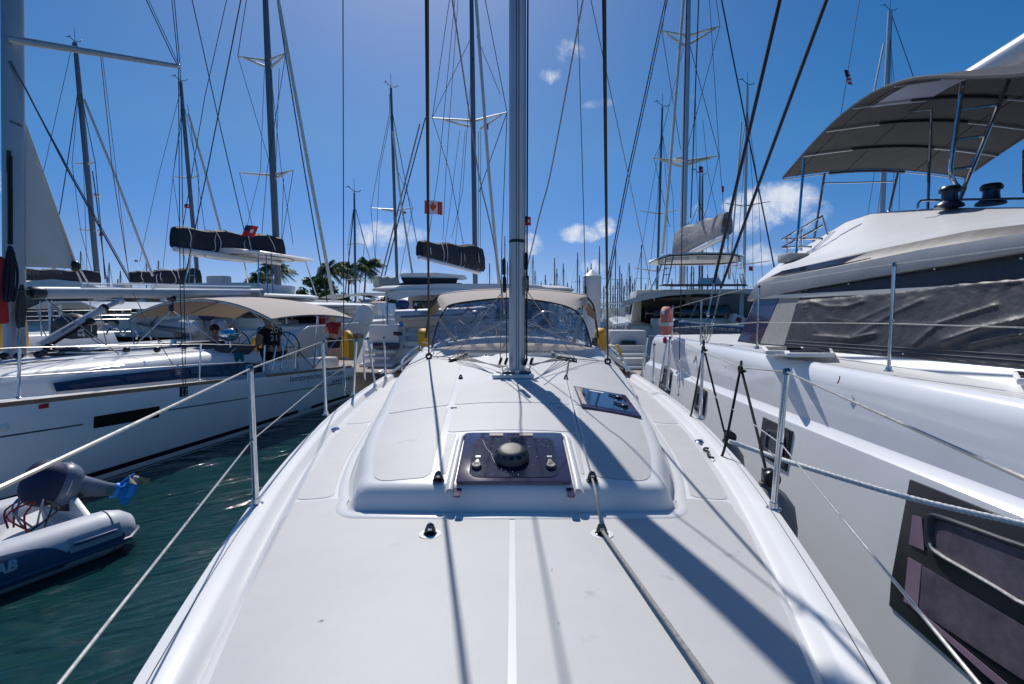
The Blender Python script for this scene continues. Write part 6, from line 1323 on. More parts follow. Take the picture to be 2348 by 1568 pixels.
def bgcat(label, C, hd, hbm, L_, roof_z=2.9, roof=(1.0, 8.0), bim=None, cab_w=2.3, fly=True, deck_z=1.65, window_mt=None, body=None, posts=True, name='catamaran'):
    """a catamaran seen from its stern; C = middle of the stern, hd = heading slope dx/dy"""
    a = V((hd, 1, 0)).normalized(); n = V((a.y, -a.x, 0)); C = V((C[0], C[1], 0)); Wp = lambda s, t, z: C + a * s + n * t + V((0, 0, z)); R = Matrix((n, a, V((0, 0, 1)))).transposed()
    c = thing(name, label, 'catamaran', C); body = body or gel; window_mt = window_mt or darkglass
    for sg in (-1, 1):
        m = M(); rings = []
        for s in [0, .5, 1.0, 1.5, 2.2, 4, 6, 8, L_ * .8, L_ * .92, L_]:
            w = .62 * (1 if s < L_ * .6 else max(.04, 1 - ((s - L_ * .6) / (L_ * .4)) ** 2)); zt = min(deck_z, .62 + s * .78) + (.12 * s / L_)
            tc = sg * (hbm - .62); rings.append([Wp(s, tc + w * q, z) for q, z in ((-.3, -.4), (-.85, .0), (-.98, .6), (-1, zt * .75 + .1), (-1.0, zt), (-.8, zt + .02), (.8, zt + .02), (1.0, zt), (1, zt * .75 + .1), (.98, .6), (.85, 0), (.3, -.4))])
        m.loft(rings); H_ = ob('hull', m, body, c, smooth=35)
        for k in range(4):
            m = M(); m.box(Wp(.30 + k * .34, sg * (hbm - .62), .60 + k * .30), (1.02, .5, .16), R=R); ob('step', m, gelc if k % 2 else body, c, bevel=.02)
        m = M(); m.box(Wp(4.2, sg * (hbm + .005), 1.05), (.03, 1.5, .26), R=R); ob('hull_window', m, window_mt, c, bevel=.01)
        m = M(); m.box(Wp(1.75, sg * (hbm - .62), 1.35), (.7, .04, .28), R=R); ob('stern_port', m, window_mt, c, bevel=.01)
    m = M(); m.box(Wp(L_ * .42, 0, 1.1), (2 * hbm - 2.2, L_ * .68, .7), R=R); ob('bridge_deck', m, body, c, bevel=.05)
    m = M(); m.box(Wp(1.35, 0, 1.62), (2 * hbm - 2.4, .45, .45), R=R); ob('stern_seat', m, gelc, c, bevel=.06)
    # saloon
    m = M(); s0, s1 = 3.6, L_ * .72; rr = []
    for s, k in ((s0, 1), (s1 - 2.2, 1), (s1 - 1.0, .9), (s1, .72)):
        zt = roof_z - .12 if s < s1 - .5 else deck_z + .35
        rr.append([Wp(s, t * cab_w * k, z) for t, z in ((-1.06, deck_z - .1), (-1.04, deck_z + .3), (-.98, zt), (.98, zt), (1.04, deck_z + .3), (1.06, deck_z - .1))])
    m.loft(rr); ob('saloon', m, body, c, bevel=.04)
    for sg in (-1, 1): m = M(); m.prism([Wp(s, sg * cab_w * 1.045, z) for s, z in ((s0 + .4, deck_z + .32), (s1 - 1.6, deck_z + .34), (s1 - 2.4, roof_z - .32), (s0 + .7, roof_z - .30))], n * sg * .012); ob('saloon_window', m, window_mt, c)
    for t0, t1 in ((-.92, -.36), (-.30, .30), (.36, .92)):
        m = M(); m.prism([Wp(s0 - .02, cab_w * t, z) for t, z in ((t0, deck_z + .05), (t1, deck_z + .05), (t1, roof_z - .32), (t0, roof_z - .32))], -a * .012); ob('saloon_door', m, window_mt, c)
    if roof:
        m = M(); r0, r1 = roof; rr = []
        for k, (s, w) in enumerate(((r0 - .35, .72), (r0 - .1, .93), (r0 + .4, 1.0), (r1 - 1.5, 1.0), (r1 - .5, .9), (r1, .6))):
            wv = cab_w * 1.18 * w; rr.append([Wp(s, t * wv, z) for t, z in ((-1, roof_z - .05), (-1.0, roof_z), (-.9, roof_z + .07), (-.4, roof_z + .12), (.4, roof_z + .12), (.9, roof_z + .07), (1, roof_z), (1, roof_z - .05), (.9, roof_z - .09), (-.9, roof_z - .09))])
        m.loft(rr); ob('hardtop', m, body, c, smooth=50)
        if posts:
            for sg in (-1, 1): m = M(); m.tube([Wp(r0 + .3, sg * cab_w, deck_z + .1), Wp(r0 + .3, sg * cab_w, roof_z - .08)], .035, 8); ob('post', m, steel, c)
    if fly:
        m = M(); m.loft([[Wp(s, t * 1.5, roof_z + z) for t, z in ((-1, .1), (-1.05, .45), (-.9, .5), (.9, .5), (1.05, .45), (1, .1))] for s in (2.8, 5.6)]); ob('flybridge', m, body, c, bevel=.04)
        m = M(); m.box(Wp(3.6, -.5, roof_z + .65), (.9, .4, .35), R=R); ob('helm_seat', m, gelc, c, bevel=.06)
    if bim:
        z, s0, s1, w, under = bim; m = M(); rr = []
        for s, k in ((s0 - .25, .80), (s0, .95), (s0 + .6, 1), (s1 - .6, 1), (s1, .94), (s1 + .2, .75)):
            rr.append([Wp(s, t * w * k, z + q) for t, q in ((-1, 0), (-.97, .05), (-.6, .12), (0, .15), (.6, .12), (.97, .05), (1, 0), (.95, -.04), (-.95, -.04))])
        m.loft(rr); B_ = ob('bimini_top', m, body, c, smooth=50)
        m = M(); m.torus(Wp((s0 + s1) / 2, 0, z - .045), 1, .03, n=40, m=6); sc = [(v - Wp((s0 + s1) / 2, 0, z - .045)) for v in m.v]; m.v = [Wp((s0 + s1) / 2, 0, z - .045) + n * (v.dot(n) * w * .86) + a * (v.dot(a) * (s1 - s0) * .48) + V((0, 0, v.z)) for v in sc]; ob('bimini_seal', m, black, B_)
        m = M(); m.slab(lambda u, v: Wp(lerp(s0 + .2, s1 - .2, v), lerp(-w * .8, w * .8, u), z - .052), 2, 2, (0, 0, -.01)); ob('bimini_lining', m, under, B_)
        for sg in (-1, 1):
            for s, f in ((s0 + .4, -.3), (s1 - .4, .5)): m = M(); m.tube([Wp(s, sg * w * .85, z - .03), Wp(s + f, sg * w * .95, roof_z + .1)], .028, 7); ob('bimini_post', m, steel, c)
            a0, a1 = Wp(s0 + .7, sg * w * .9, z - .03), Wp(s0 + .6, sg * w * .95, roof_z + .1)
            for q in (.0, .25): m = M(); m.tube([a0 + n * sg * q, a1 + n * sg * q], .02, 6); ob('ladder_rail', m, mat('blue_steel', (.14, .22, .38), .25, .8), c)
            for q in (.25, .5, .75): m = M(); p = a0.lerp(a1, q); m.tube([p, p + n * sg * .25], .014, 5); ob('ladder_rung', m, steel, c)
    for sg in (-1, 1):
        for s in (2.2, 3.8, 5.6, 7.6): m = M(); m.tube([Wp(s, sg * (hbm - .12), deck_z), Wp(s, sg * (hbm - .12), deck_z + .62)], .014, 6); ob('stanchion', m, steel, c)
        for dz in (.3, .6): m = M(); m.tube([Wp(2.2, sg * (hbm - .12), deck_z + dz), Wp(7.6, sg * (hbm - .12), deck_z + dz)], .006, 4); ob('guard_wire', m, wire_m, c)
        m = M(); m.tube([Wp(1.4, sg * 1.3, deck_z + .2), Wp(.3, sg * 1.3, deck_z + .75), Wp(-.5, sg * 1.3, deck_z + .72)], .04, 8); ob('davit', m, steel, c)
    return c, Wp, a, n, R

# --- 'Arctic' catamaran straight behind the foreground boat
AC, AW, aa, an, aR = bgcat('white catamaran stern-on behind the foreground sprayhood, grey tender on its davits', (-1.25, 13.4), .04, 3.15, 11.5, 2.75, (.9, 8.2), None, 2.6, False, 1.55)
q0 = P(921, 800, 13.9); m = text_mesh('Arctic Fan', .26, PX(920, 799, -3.02), (0.0, 1, 0), (0, 0, 1), .003, .3, 1.35); 
m = M(); face = [PX(x, y, -3.05) for x, y in ((912, 838), (917, 812), (924, 790), (935, 783), (1000, 779), (1000, 812), (960, 822))]
c_ = P(924, 800, 13.35); 
m = M(); m.prism([P(x, y, 13.3) for x, y in ((905, 822), (912, 786), (916, 783), (985, 783), (985, 818), (935, 822))], (0, .12, 0)); ob('wing_panel', m, gel, AC, bevel=.02)
m = text_mesh('Arctic Fan', .135, P(921, 799, 13.285), (1, 0, 0), (0, 0, 1), .003, .35, 1.1); ob('lettering', m, mat('script_grey', (.08, .08, .10), .5), AC, smooth=0)
for y0, y1, mt_, xx in ((784, 789, gel, (850, 912)), (786, 800, purpglass, (854, 911)), (745, 784, gel, (846, 912)), (803, 811, gelc, (835, 905)), (818, 824, white_p, (832, 892)), (834, 842, white_p, (823, 898))):
    m = M(); d_ = 13.45 - (y1 - 745) / 110 * .9; a, b = P(xx[0], y1, d_), P(xx[1], y0, d_); m.box(((a.x + b.x) / 2, d_ + .2, (a.z + b.z) / 2), (abs(b.x - a.x), .4, abs(b.z - a.z))); ob('transom_step', m, mt_, AC, bevel=.012)
m = M(); a = P(912, 765, 13.1); m.box(a, (.24, .03, .10)); ob('stern_light_port', m, darkglass, AC, bevel=.01)
mastD(AC, (1080, -40), (1090, 690), 19.5, 11.5, vane=False); spreaders(AC, [(990, 271, 1082, 277), (1161, 258, 1089, 277), (1020, 276, 1075, 290), (1150, 264, 1100, 296)], 19.5, 4.5)
sailbag(AC, (962, 594), (1098, 630), 34, 58, 15.5, 19.4, navy, 9)
for pts_, px in (([(1089, -20), (1120, 392), (1145, 668)], 7.5),): rigline(AC, pts_, px, 18.5, mt=sprd, name='furled_jib')
for pts_, px in (([(1033, -20), (991, 270), (1030, 392), (1062, 560)], 1.4), ([(990, 271), (1084, 78)], 1.2), ([(1108, -20), (1162, 258), (1098, 440)], 1.8), ([(1043, -5), (1005, 392), (980, 560)], 1.3), ([(1050, -5), (1022, 392), (1015, 550)], 1.2), ([(1092, 82), (1146, 215)], 1.3), ([(1083, 130), (1060, 440), (1035, 545)], 1.1), ([(1162, 258), (1150, 560)], 1.8), ([(1066, 300), (1044, 560)], 1), ([(1054, 300), (1020, 560)], 1), ([(1097, 300), (1096, 600)], 1.2), ([(1102, 300), (1101, 600)], 1.2)): rigline(AC, pts_, px, 18.9)
m = M(); m.loft([[P(x, y, Y_) for x, y in ((914, 630), (925, 626), (1000, 625), (1066, 631), (1072, 640), (1060, 642), (920, 636))] for Y_ in (14.8, 16.8)]); FT = ob('flybridge_top', m, gel, AC, smooth=30)
m = M(); m.loft([[P(x, y, Y_) for x, y in ((918, 636), (1050, 638), (1045, 652), (1000, 660), (930, 660))] for Y_ in (14.75, 16.7)]); m.tube(bez([P(x, y, 14.7) for x, y in ((912, 664), (920, 652), (960, 654), (1010, 656), (1055, 652), (1072, 665))], 4), .05, 7); ob('rolled_curtain', m, navy, FT)
for x in (932, 962, 985, 1012, 1050): rigline(AC, [(x, 655), (x, 676)], 2.5, 15.5, steel, 'post')
m = M(); m.loft([[P(x, y, Y_) for x, y in ((886, 676), (894, 668), (920, 665), (1010, 664), (1240, 666), (1240, 674), (960, 677), (905, 688), (892, 684))] for Y_ in (13.9, 16.5)]); ob('cockpit_roof', m, gel, AC, smooth=30)
dinghy('grey inflatable tender with blue strake hung across the stern behind the sprayhood', (1118, 716), (905, 724), 12.9, 12.9, 27, tube_g, mat('strake_blue', (.10, .15, .24), .5), True, [('TENDER', .72, .10, mat('dark_print', (.03, .04, .06), .5))], blue_leg=True, cover_mt=mat('blue_cowl', (.02, .05, .16), .6))
# --- second catamaran left of it
C5, W5, a5, n5, R5 = bgcat('white catamaran with long hardtop and black sail cover, left of the palms', (-12.3, 16.2), .242, 3.5, 13, 2.66, (1.0, 6.0), (4.35, 3.0, 6.6, 1.9, gelc), 2.6, True, 1.7)
mastD(C5, (607, -30), (638, 672), 22, 14, vane=False); spreaders(C5, [(545, 129, 608, 139), (654, 123, 618, 138), (549, 396, 622, 402), (672, 391, 630, 400), (560, 134, 606, 152), (652, 128, 620, 156), (655, 397, 632, 409)], 22, 5)
sailbag(C5, (401, 576), (642, 608), 47, 56, 17, 21.8, navy, 11)
rigline(C5, [(634, -20), (709, 392), (765, 690)], 7.5, 21, mt=sprd, name='furled_jib')
for pts_, px in (([(632, -20), (654, 124), (698, 392), (752, 705)], 2.6), ([(545, 129), (617, 370)], 1.2), ([(568, -20), (545, 129)], 1.6), ([(672, 391), (640, 590)], 1.3), ([(655, 124), (612, 392), (600, 540)], 1.3), ([(549, 396), (585, 545)], 1.2), ([(606, 160), (597, 392), (560, 545)], 1), ([(620, 160), (645, 392), (672, 560)], 1.2), ([(436, -20), (500, 270), (528, 392), (560, 530)], 2), ([(640, 157), (632, 392)], 1.2), ([(650, 409), (645, 560)], 1.2), ([(524, -20), (470, 220), (415, 545)], 1.6)): rigline(C5, pts_, px, 21.5)
# --- third: black boom cover further left
C4, W4_, a4, n4, R4_ = bgcat('white catamaran with mid-length black boom cover, furthest of the left group', (-24, 26), .2, 3.4, 12, 2.9, (1, 8), None, 2.4, True, 1.65)
mastD(C4, (414, 188), (455, 660), 31, 8); spreaders(C4, [(397, 405, 434, 409), (456, 403, 440, 408)], 31, 3)
sailbag(C4, (301, 652), (454, 659), 24, 40, 27, 31, navy, 6); rigline(C4, [(432, 262), (470, 392), (508, 537)], 5, 30, sprd, 'furled_jib')
for pts_, px in (([(416, 200), (366, 392), (320, 600)], 1), ([(421, 250), (396, 405), (430, 640)], 1.1), ([(424, 250), (456, 403), (450, 640)], 1.1), ([(418, 240), (398, 392), (373, 620)], 1), ([(430, 240), (470, 530)], 1.2)): rigline(C4, pts_, px, 30.5)
# --- fourth: by the left edge
C3, W3_, a3_, n3_, R3_ = bgcat('white catamaran with rounded roof behind the left-hand sloop mast', (-19.3, 15.5), .12, 3.5, 12.5, 2.95, (.8, 9), None, 2.7, False, 1.65)
mastD(C3, (172, 98), (225, 655), 22.5, 10); spreaders(C3, [(165, 374, 205, 376), (218, 371, 208, 376), (180, 526, 218, 529), (232, 524, 224, 529)], 22.5, 3)
sailbag(C3, (40, 652), (226, 655), 30, 26, 18.5, 22.4, navy, 9, lines=False); rigline(C3, [(193, 228), (260, 392), (350, 632)], 5.5, 21.5, sprd, 'furled_jib')
for pts_, px in (([(167, 97), (100, 392), (60, 560)], 1.1), ([(178, 215), (152, 392), (136, 492)], 2.0), ([(180, 215), (165, 374), (185, 530), (215, 640)], 1.1), ([(186, 215), (218, 371), (232, 524), (240, 640)], 1.6), ([(183, 220), (192, 392), (200, 640)], 1), ([(212, 392), (220, 447), (243, 640)], 2.2)): rigline(C3, pts_, px, 22)
m = M(); m.lathe(P(223, 451, 22.2), [(.12, 0), (.14, .05), (.12, .13), (.01, .16)], 14); ob('radar_dome', m, white_p, C3)
m = M(); m.loft([[P(x, y, Y_) for x, y in ((40, 664), (60, 645), (120, 640), (180, 646), (232, 660), (232, 668))] for Y_ in (16, 20)]); ob('coachroof', m, gel, C3, smooth=40)
# sloop next along on the left: teak rail and clutter
SB = thing('sloop', 'white sloop with teak toe rail lying beyond the nearest left-hand sloop', 'sailboat', P(100, 880, 9.2))
def LB2(s, t, z): return V((-11.2, 9.2, 0)) + A4 * s + N4 * t + V((0, 0, z))
m = M(); rings = []
for s in rows(-5, 5, 20):
    h = 1.75 * max(.02, (1 - max(0, (-s - 1) / 4) ** 2)); rings.append([LB2(s, h * q, z) for q, z in ((-.9, 0), (-1, 1.15), (-.9, 1.2), (.9, 1.2), (1, 1.15), (.9, 0))])
m.loft(rings); ob('hull', m, gel2, SB)
m = M(); m.loft([[LB2(s, t, z) for t, z in ((-1, 1.2), (-.8, 1.6), (.8, 1.6), (1, 1.2))] for s in (-2.5, -2, 2.6, 2.9)]); ob('coachroof', m, gel, SB, bevel=.04)
m = M(); m.loft([[LB2(s, 1.70, 1.19), LB2(s, 1.75, 1.19), LB2(s, 1.75, 1.26), LB2(s, 1.70, 1.26)] for s in (-1, 4.9)]); ob('toe_rail', m, teak, SB)
cvr = P(166, 748, 9.6); m = M(); m.ball(cvr, (.36, .22, .26), 16, 10); m.box(cvr + V((.05, -.02, -.10)), (.6, .36, .26)); LK = tg(ob('grill_cover', m, charc), 'charcoal fabric cover printed life link on the left sloop rail', 'cover')
m = text_mesh('life', .10, P(178, 760, 9.32), (1, 0, 0), (0, 0, 1), .003); m2 = text_mesh('link', .10, P(178, 771, 9.32), (1, 0, 0), (0, 0, 1), .003); m.add(m2.v, m2.f); o = ob('cover_print', m, whitec, None); o.parent = LK; o.location = ORG['cover_print'] - ORG[LK.name]; o['kind'] = 'part'; del o['kind']
for x, y0, y1, r in ((118, 690, 775, .035), (95, 690, 770, .012), (140, 700, 745, .03), (60, 660, 800, .01), (210, 690, 760, .012)): m = M(); m.tube([P(x - 3, y0, 9.5), P(x, y1, 9.5)], r, 8); ob('rail_post', m, steel, SB)
for y in (712, 724, 733, 762): m = M(); m.tube([P(60, y + 2, 9.4), P(230, y - 1, 10.4), P(300, y - 2, 11)], .007, 5); ob('guard_wire', m, wire_m, SB)
for pts_ in ([(83, 700), (100, 760), (132, 812)], [(230, 722), (238, 760), (247, 800)], [(100, 680), (160, 740), (262, 812)]): rigline(SB, pts_, 2.4, 9.2, wire_m, 'stay')
for x, y in ((262, 768), (300, 770), (330, 778)): m = M(); m.torus(P(x, y, 10.4), .16, .02, R=Matrix.Rotation(pi / 2, 3, 'X'), a0=0, a1=pi, n=12); ob('pushpit_hoop', m, steel, SB)
# tenders at left
dinghy('white inflatable dinghy with blue line hung on davits above the left pontoon', (312, 738), (452, 752), 15.5, 14.6, 30, mat('white_hypalon', (.52, .55, .62), .45, nscale=4, namt=.05), mat('strake_blue', (.10, .15, .24), .5), True, [('caribe', .35, .09, mat('dark_print', (.03, .04, .06), .5))])
dinghy('small blue and white striped inflatable at the far left stern', (262, 733), (298, 742), 16, 16.5, 14, mat('navy_hypalon2', (.03, .09, .17), .5), whitec, False)
# big white stern between: transom block behind the sloop
C6, W6, a6, n6, R6 = bgcat('white catamaran stern-on carrying the white dinghy, behind the left bimini', (-9.9, 15.2), .22, 2.9, 10, 2.3, (1.0, 7.5), None, 2.2, False, 1.55)
# laundry line on the second catamaran
LR = thing('laundry_line', 'line of coloured washing hung along the white catamaran rail', 'laundry', P(770, 742, 17.5))
m = M(); m.tube([P(725, 716, 17.5), P(830, 716, 17.5)], .008, 4); ob('line', m, ropew, LR)
for i, (x0, x1, y1, c_) in enumerate(((728, 744, 748, redm), (746, 757, 732, mat('pink_cloth', (.45, .2, .25), .9)), (758, 770, 730, mat('blue_grey_cloth', (.25, .3, .45), .9)), (772, 786, 728, mat('lilac_cloth', (.45, .45, .6), .9)), (790, 806, 730, mat('cream_cloth', (.55, .5, .3), .9)), (808, 820, 727, whitec))):
    m = M(); m.slab(lambda u, v: P(lerp(x0, x1, u), lerp(717, y1, v), 17.5) + V((0, .05 * sin(u * 8), 0)), 8, 3, (0, .01, 0)); ob('garment', m, c_, LR)
m = M(); m.lathe(P(835, 741, 16.5), [(.01, 0)], 4) if False else None
c = P(835, 722, 16.6); m = M(); m.loft([[V((c.x + .30 * cos(t) * k, c.y + dy, c.z + .36 * sin(t) * k)) for t in [2 * pi * q / 24 for q in range(24)]] for k, dy in ((.96, 0), (1, .03), (1, .12), (.9, .15))]); LRf = tg(ob('life_raft', m, white_p, bevel=.01), 'round white life raft canister on the catamaran stern', 'life raft')
# smaller boats with beige covers in the middle distance
def midboat(label, C, hd, L_, roof_z=2.4, mt_=None):
    a = V((hd, 1, 0)).normalized(); n = V((a.y, -a.x, 0)); C = V((C[0], C[1], 0)); Wp = lambda s, t, z: C + a * s + n * t + V((0, 0, z)); t_ = thing('yacht', label, 'sailboat', C)
    m = M(); rings = []
    for s in rows(0, L_, 12): h = 1.8 * (1 - max(0, (s / L_ - .45) / .55) ** 2.2) + .02; rings.append([Wp(s, h * q, z) for q, z in ((-.8, -.1), (-1, 1.2), (-.92, 1.25), (.92, 1.25), (1, 1.2), (.8, -.1))])
    m.loft(rings); ob('hull', m, mt_ or gel2, t_); m = M(); m.loft([[Wp(s, q * 1.15 * k, z) for q, z in ((-1, 1.25), (-.85, roof_z - .4), (.85, roof_z - .4), (1, 1.25))] for s, k in ((3, 1), (L_ * .6, .9), (L_ * .72, .5))]); ob('cabin', m, gel, t_, bevel=.05)
    m = M(); m.loft([[Wp(s, q * 1.3, z) for q, z in ((-1, roof_z - .2), (-.5, roof_z), (.5, roof_z), (1, roof_z - .2), (.5, roof_z - .04), (-.5, roof_z - .04))] for s in (.8, 3.4)]); ob('bimini', m, gelc, t_); return t_, Wp
y1_, _ = midboat('white yacht with beige sail cover, right of the palms', (-8.6, 24), .03, 12, 2.9)
mastD(y1_, (896, 202), (911, 672), 32, 7); spreaders(y1_, [(852, 477, 905, 481), (946, 476, 910, 482), (866, 479, 900, 484)], 32, 3); sailbag(y1_, (862, 662), (910, 668), 26, 28, 28, 32, beige, 5, lines=False)
rigline(y1_, [(900, 300), (920, 470), (945, 628)], 4.6, 31, sprd, 'furled_jib')
for pts_, px in (([(893, 215), (893, 258), (866, 392), (850, 478), (864, 640)], 1.1), ([(898, 260), (912, 392), (946, 476), (915, 640)], 1.1), ([(896, 262), (870, 392), (858, 640)], 1), ([(900, 262), (955, 555)], 1.6), ([(962, 285), (915, 470), (872, 640)], 3.2), ([(975, 270), (935, 420), (880, 640)], 2.6)): rigline(y1_, pts_, px, 31.5, rigdk if px < 3 else ropeg)
m = M(); m.loft([[P(x, y, Y_) for x, y in ((813, 673), (830, 671), (900, 672), (912, 676), (900, 679), (825, 677))] for Y_ in (24, 27)]); ob('hardtop', m, gelc, y1_, smooth=30)
y2_, _ = midboat('white yacht with dark thin mast beside the palm trees', (-19, 55), .0, 12, 2.9); mastD(y2_, (812, 442), (815, 700), 58, 5); spreaders(y2_, [(797, 561, 813, 558), (836, 560, 815, 558), (790, 642, 814, 640), (838, 642, 816, 640)], 58, 2)
for pts_, px in (([(811, 480), (803, 560), (788, 700)], 2.4), ([(815, 480), (838, 560), (852, 610)], 1.2), ([(810, 480), (797, 562), (808, 690)], 1), ([(816, 480), (836, 560), (820, 690)], 1)): rigline(y2_, pts_, px, 57.5)
# --- catamaran 'Clearlake III' at right
CL_, WL, al_, nl_, Rl_ = bgcat('cream flybridge catamaran stern-on at right with blue tender on its davits', (7.0, 14.6), .165, 3.75, 12.5, 3.0, None, None, 2.9, False, 1.6, body=gelc, posts=False)
m = M(); m.prism([P(x, y, 14.0) for x, y in ((1408, 762), (1408, 742), (1436, 739), (1441, 741), (1441, 757), (1438, 759))], (0, .25, 0)); ob('name_panel', m, gel, CL_, bevel=.01)
m = text_mesh('CLEARLAKE III', .15, P(1370, 755, 13.97), (1, 0, 0), (0, 0, 1), .003, 0, 1.0); ob('lettering', m, mat('navy_print', (.01, .02, .07), .6), CL_, smooth=0)
m = M(); m.loft([[P(x, y, Y_) for x, y in ((1421, 702), (1432, 690), (1470, 677), (1520, 667), (1600, 664), (1718, 664), (1722, 672), (1600, 673), (1530, 678), (1475, 688), (1434, 701), (1424, 706))] for Y_ in (15.3, 19)]); ob('cockpit_roof', m, gelc, CL_, smooth=35)
m = M(); m.loft([[P(x, y, Y_) for x, y in ((1508, 655), (1520, 651), (1710, 651), (1716, 656), (1540, 657))] for Y_ in (15, 18)]); ob('solar_panel', m, mat('panel_black', (.01, .012, .02), .15), CL_, smooth=0)
m = M(); m.loft([[P(x, y, Y_) for x, y in ((1598, 654), (1600, 640), (1606, 637), (1646, 637), (1652, 642), (1654, 654))] for Y_ in (17.5, 18.2)]); ob('helm_seat', m, white_p, CL_, smooth=35)
bt = bez([P(x, y, 17.3) for x, y in ((1487, 602), (1505, 592), (1530, 582), (1600, 578), (1680, 579), (1706, 586), (1704, 592))], 4)
m = M(); m.loft([bt, [p + V((0, .2, .05)) for p in bt], [p + V((.05, 2.6, .05)) for p in bt]], closed=False); 
def btop(u, v): 
    x, y = pl([(1487, 602), (1505, 592), (1530, 582), (1600, 578), (1680, 579), (1706, 588)], u); x2, y2 = pl([(1490, 603), (1505, 606), (1560, 606), (1650, 605), (1690, 600), (1704, 591)], u); p, q = P(x, y, 17.3), P(x2, y2, 19.9); r = p.lerp(q, v); r.z += .10 * sin(pi * v); return r
m = M(); m.slab(btop, 24, 8, (0, 0, -.05)); BT = ob('flybridge_top', m, gel, CL_, smooth=60)
m = M(); m.tube([btop(lerp(.1, .95, i / 20), .06) - V((0, .02, .05)) for i in range(21)] + [btop(lerp(.95, .1, i / 20), .9) - V((0, 0, .06)) for i in range(21)] + [btop(.1, .06) - V((0, .02, .05))], .04, 6); ob('roof_seal', m, black, BT)
m = M(); m.slab(lambda u, v: btop(lerp(.10, .92, u), lerp(.1, .85, v)) - V((0, 0, .07)), 10, 4, (0, 0, -.01)); ob('roof_lining', m, gelc, BT)
for a, b in ((.18, .42), (.5, .8)): m = M(); m.slab(lambda u, v: btop(lerp(a, b, u), lerp(.35, .6, v)) - V((0, 0, .085)), 3, 2, (0, 0, -.005)); ob('roof_light', m, mat('roof_light', (.2, .2, .26), .2), BT)
for x0, x1 in ((1527, 1518), (1543, 1530), (1688, 1700), (1697, 1709)): rigline(CL_, [(x0, 588), (x1, 650)], 3.2, 17.2, mat('blue_steel', (.14, .22, .38), .25, .8) if x0 < 1600 else steel, 'ladder_rail')
for x0, x1, y in ((1525, 1541, 600), (1523, 1538, 615), (1521, 1534, 630), (1689, 1700, 600), (1692, 1703, 615), (1695, 1706, 630)): rigline(CL_, [(x0, y), (x1, y - 1)], 1.8, 17.2, steel, 'ladder_rung')
for pts_ in ([(1520, 590), (1500, 655)], [(1640, 600), (1650, 650)], [(1672, 598), (1684, 650)], [(1522, 600), (1490, 665)]): rigline(CL_, pts_, 2.6, 18, steel, 'roof_post')
mastD(CL_, (1578, -30), (1563, 655), 22, 14, aluL, vane=False); spreaders(CL_, [(1517, 71, 1572, 82), (1650, 60, 1582, 81), (1499, 363, 1563, 370), (1648, 357, 1573, 369), (1527, 77, 1568, 105), (1640, 66, 1582, 100), (1515, 368, 1560, 381), (1630, 362, 1574, 378)], 22, 5)
sailbag(CL_, (1666, 548), (1556, 600), 50, 62, 17.2, 21.8, greyc, 14, lines=False); m = M(); m.prism([P(x, y, 21.6) for x, y in ((1556, 545), (1579, 508), (1585, 530), (1565, 548))], (0, .05, 0)); ob('sail_head', m, whitec, CL_)
m = M(); m.ball(P(1660, 512, 17.3), (.14, .2, .2), 10, 8); ob('reef_lines', m, mat('tan_ropes', (.2, .12, .08), .8, nscale=30, namt=.6), CL_)
m = M(); c = P(1557, 366, 21.7); m.lathe(c - V((0, 0, .08)), [(.20, 0), (.23, .06), (.20, .16), (.10, .2), (.01, .21)], 16); ob('radar_dome', m, white_p, CL_)
rigline(CL_, [(1568, -20), (1535, 392), (1518, 582)], 6.5, 21, sprd, 'furled_jib')
for pts_, px in (([(1530, -20), (1517, 71), (1560, 342)], 1.4), ([(1534, -20), (1445, 392), (1392, 660)], 2.2), ([(1529, -20), (1440, 392), (1388, 660)], 2.8), ([(1650, -20), (1731, 392), (1780, 640)], 3.2), ([(1639, -20), (1650, 60), (1575, 340)], 1.4), ([(1582, 108), (1648, 357), (1640, 392)], 1.4), ([(1566, 110), (1510, 340), (1499, 363), (1535, 520)], 1.2), ([(1648, 357), (1620, 480), (1580, 580)], 1.2), ([(1602, -20), (1592, 260), (1583, 500)], 2.6), ([(1594, 200), (1596, 392), (1604, 500)], 1), ([(1625, -20), (1651, 392), (1661, 505)], 1.2), ([(1611, 275), (1622, 392), (1662, 575)], 1), ([(1670, 505), (1635, 650)], 1.8), ([(1660, 545), (1640, 650)], 1.6), ([(1668, 530), (1670, 640)], 1.8)): rigline(CL_, pts_, px, 21.3)
for x, y in ((1505, 722), (1575, 722), (1640, 722)):
    m = M(); a = P(x - 28 if x < 1550 else x - 30, 746, 17.6); b = P(x + 28, 703 if x < 1550 else 700, 17.6); m.box(((a.x + b.x) / 2, 17.6, (a.z + b.z) / 2), (b.x - a.x, .05, b.z - a.z)); ob('cockpit_door', m, darkglass, CL_, bevel=.03)
m = M(); c = P(1640, 715, 15.2); m.box(c + V((.8, .3, -.25)), (.42, .3, .30), R=Matrix.Rotation(.4, 3, 'Y')); o = tg(ob('cooler_bag', m, white_p, bevel=.04), 'white bag with red square above the blue tender', 'bag'); 
m = M(); m.box(c + V((.80, .14, -.25)), (.16, .01, .14), R=Matrix.Rotation(.4, 3, 'Y')); q_ = ob('red_square', m, redm, None); q_.parent = o; q_.location = ORG[q_.name] - ORG[o.name]
dinghy('navy inflatable tender lettered CLEARLAKE III on the davits of the cream catamaran', (1548, 752), (1720, 764), 11.6, 11.6, 34, mat('navy_tender', (.07, .12, .20), .5, nscale=5, namt=.12), mat('grey_strake', (.12, .15, .19), .5), False, [('FL 9648 SU', .09, .12, mat('pale_print', (.5, .52, .55), .5)), ('CLEARLAKE III', .46, .10, mat('pale_print', (.5, .52, .55), .5))])
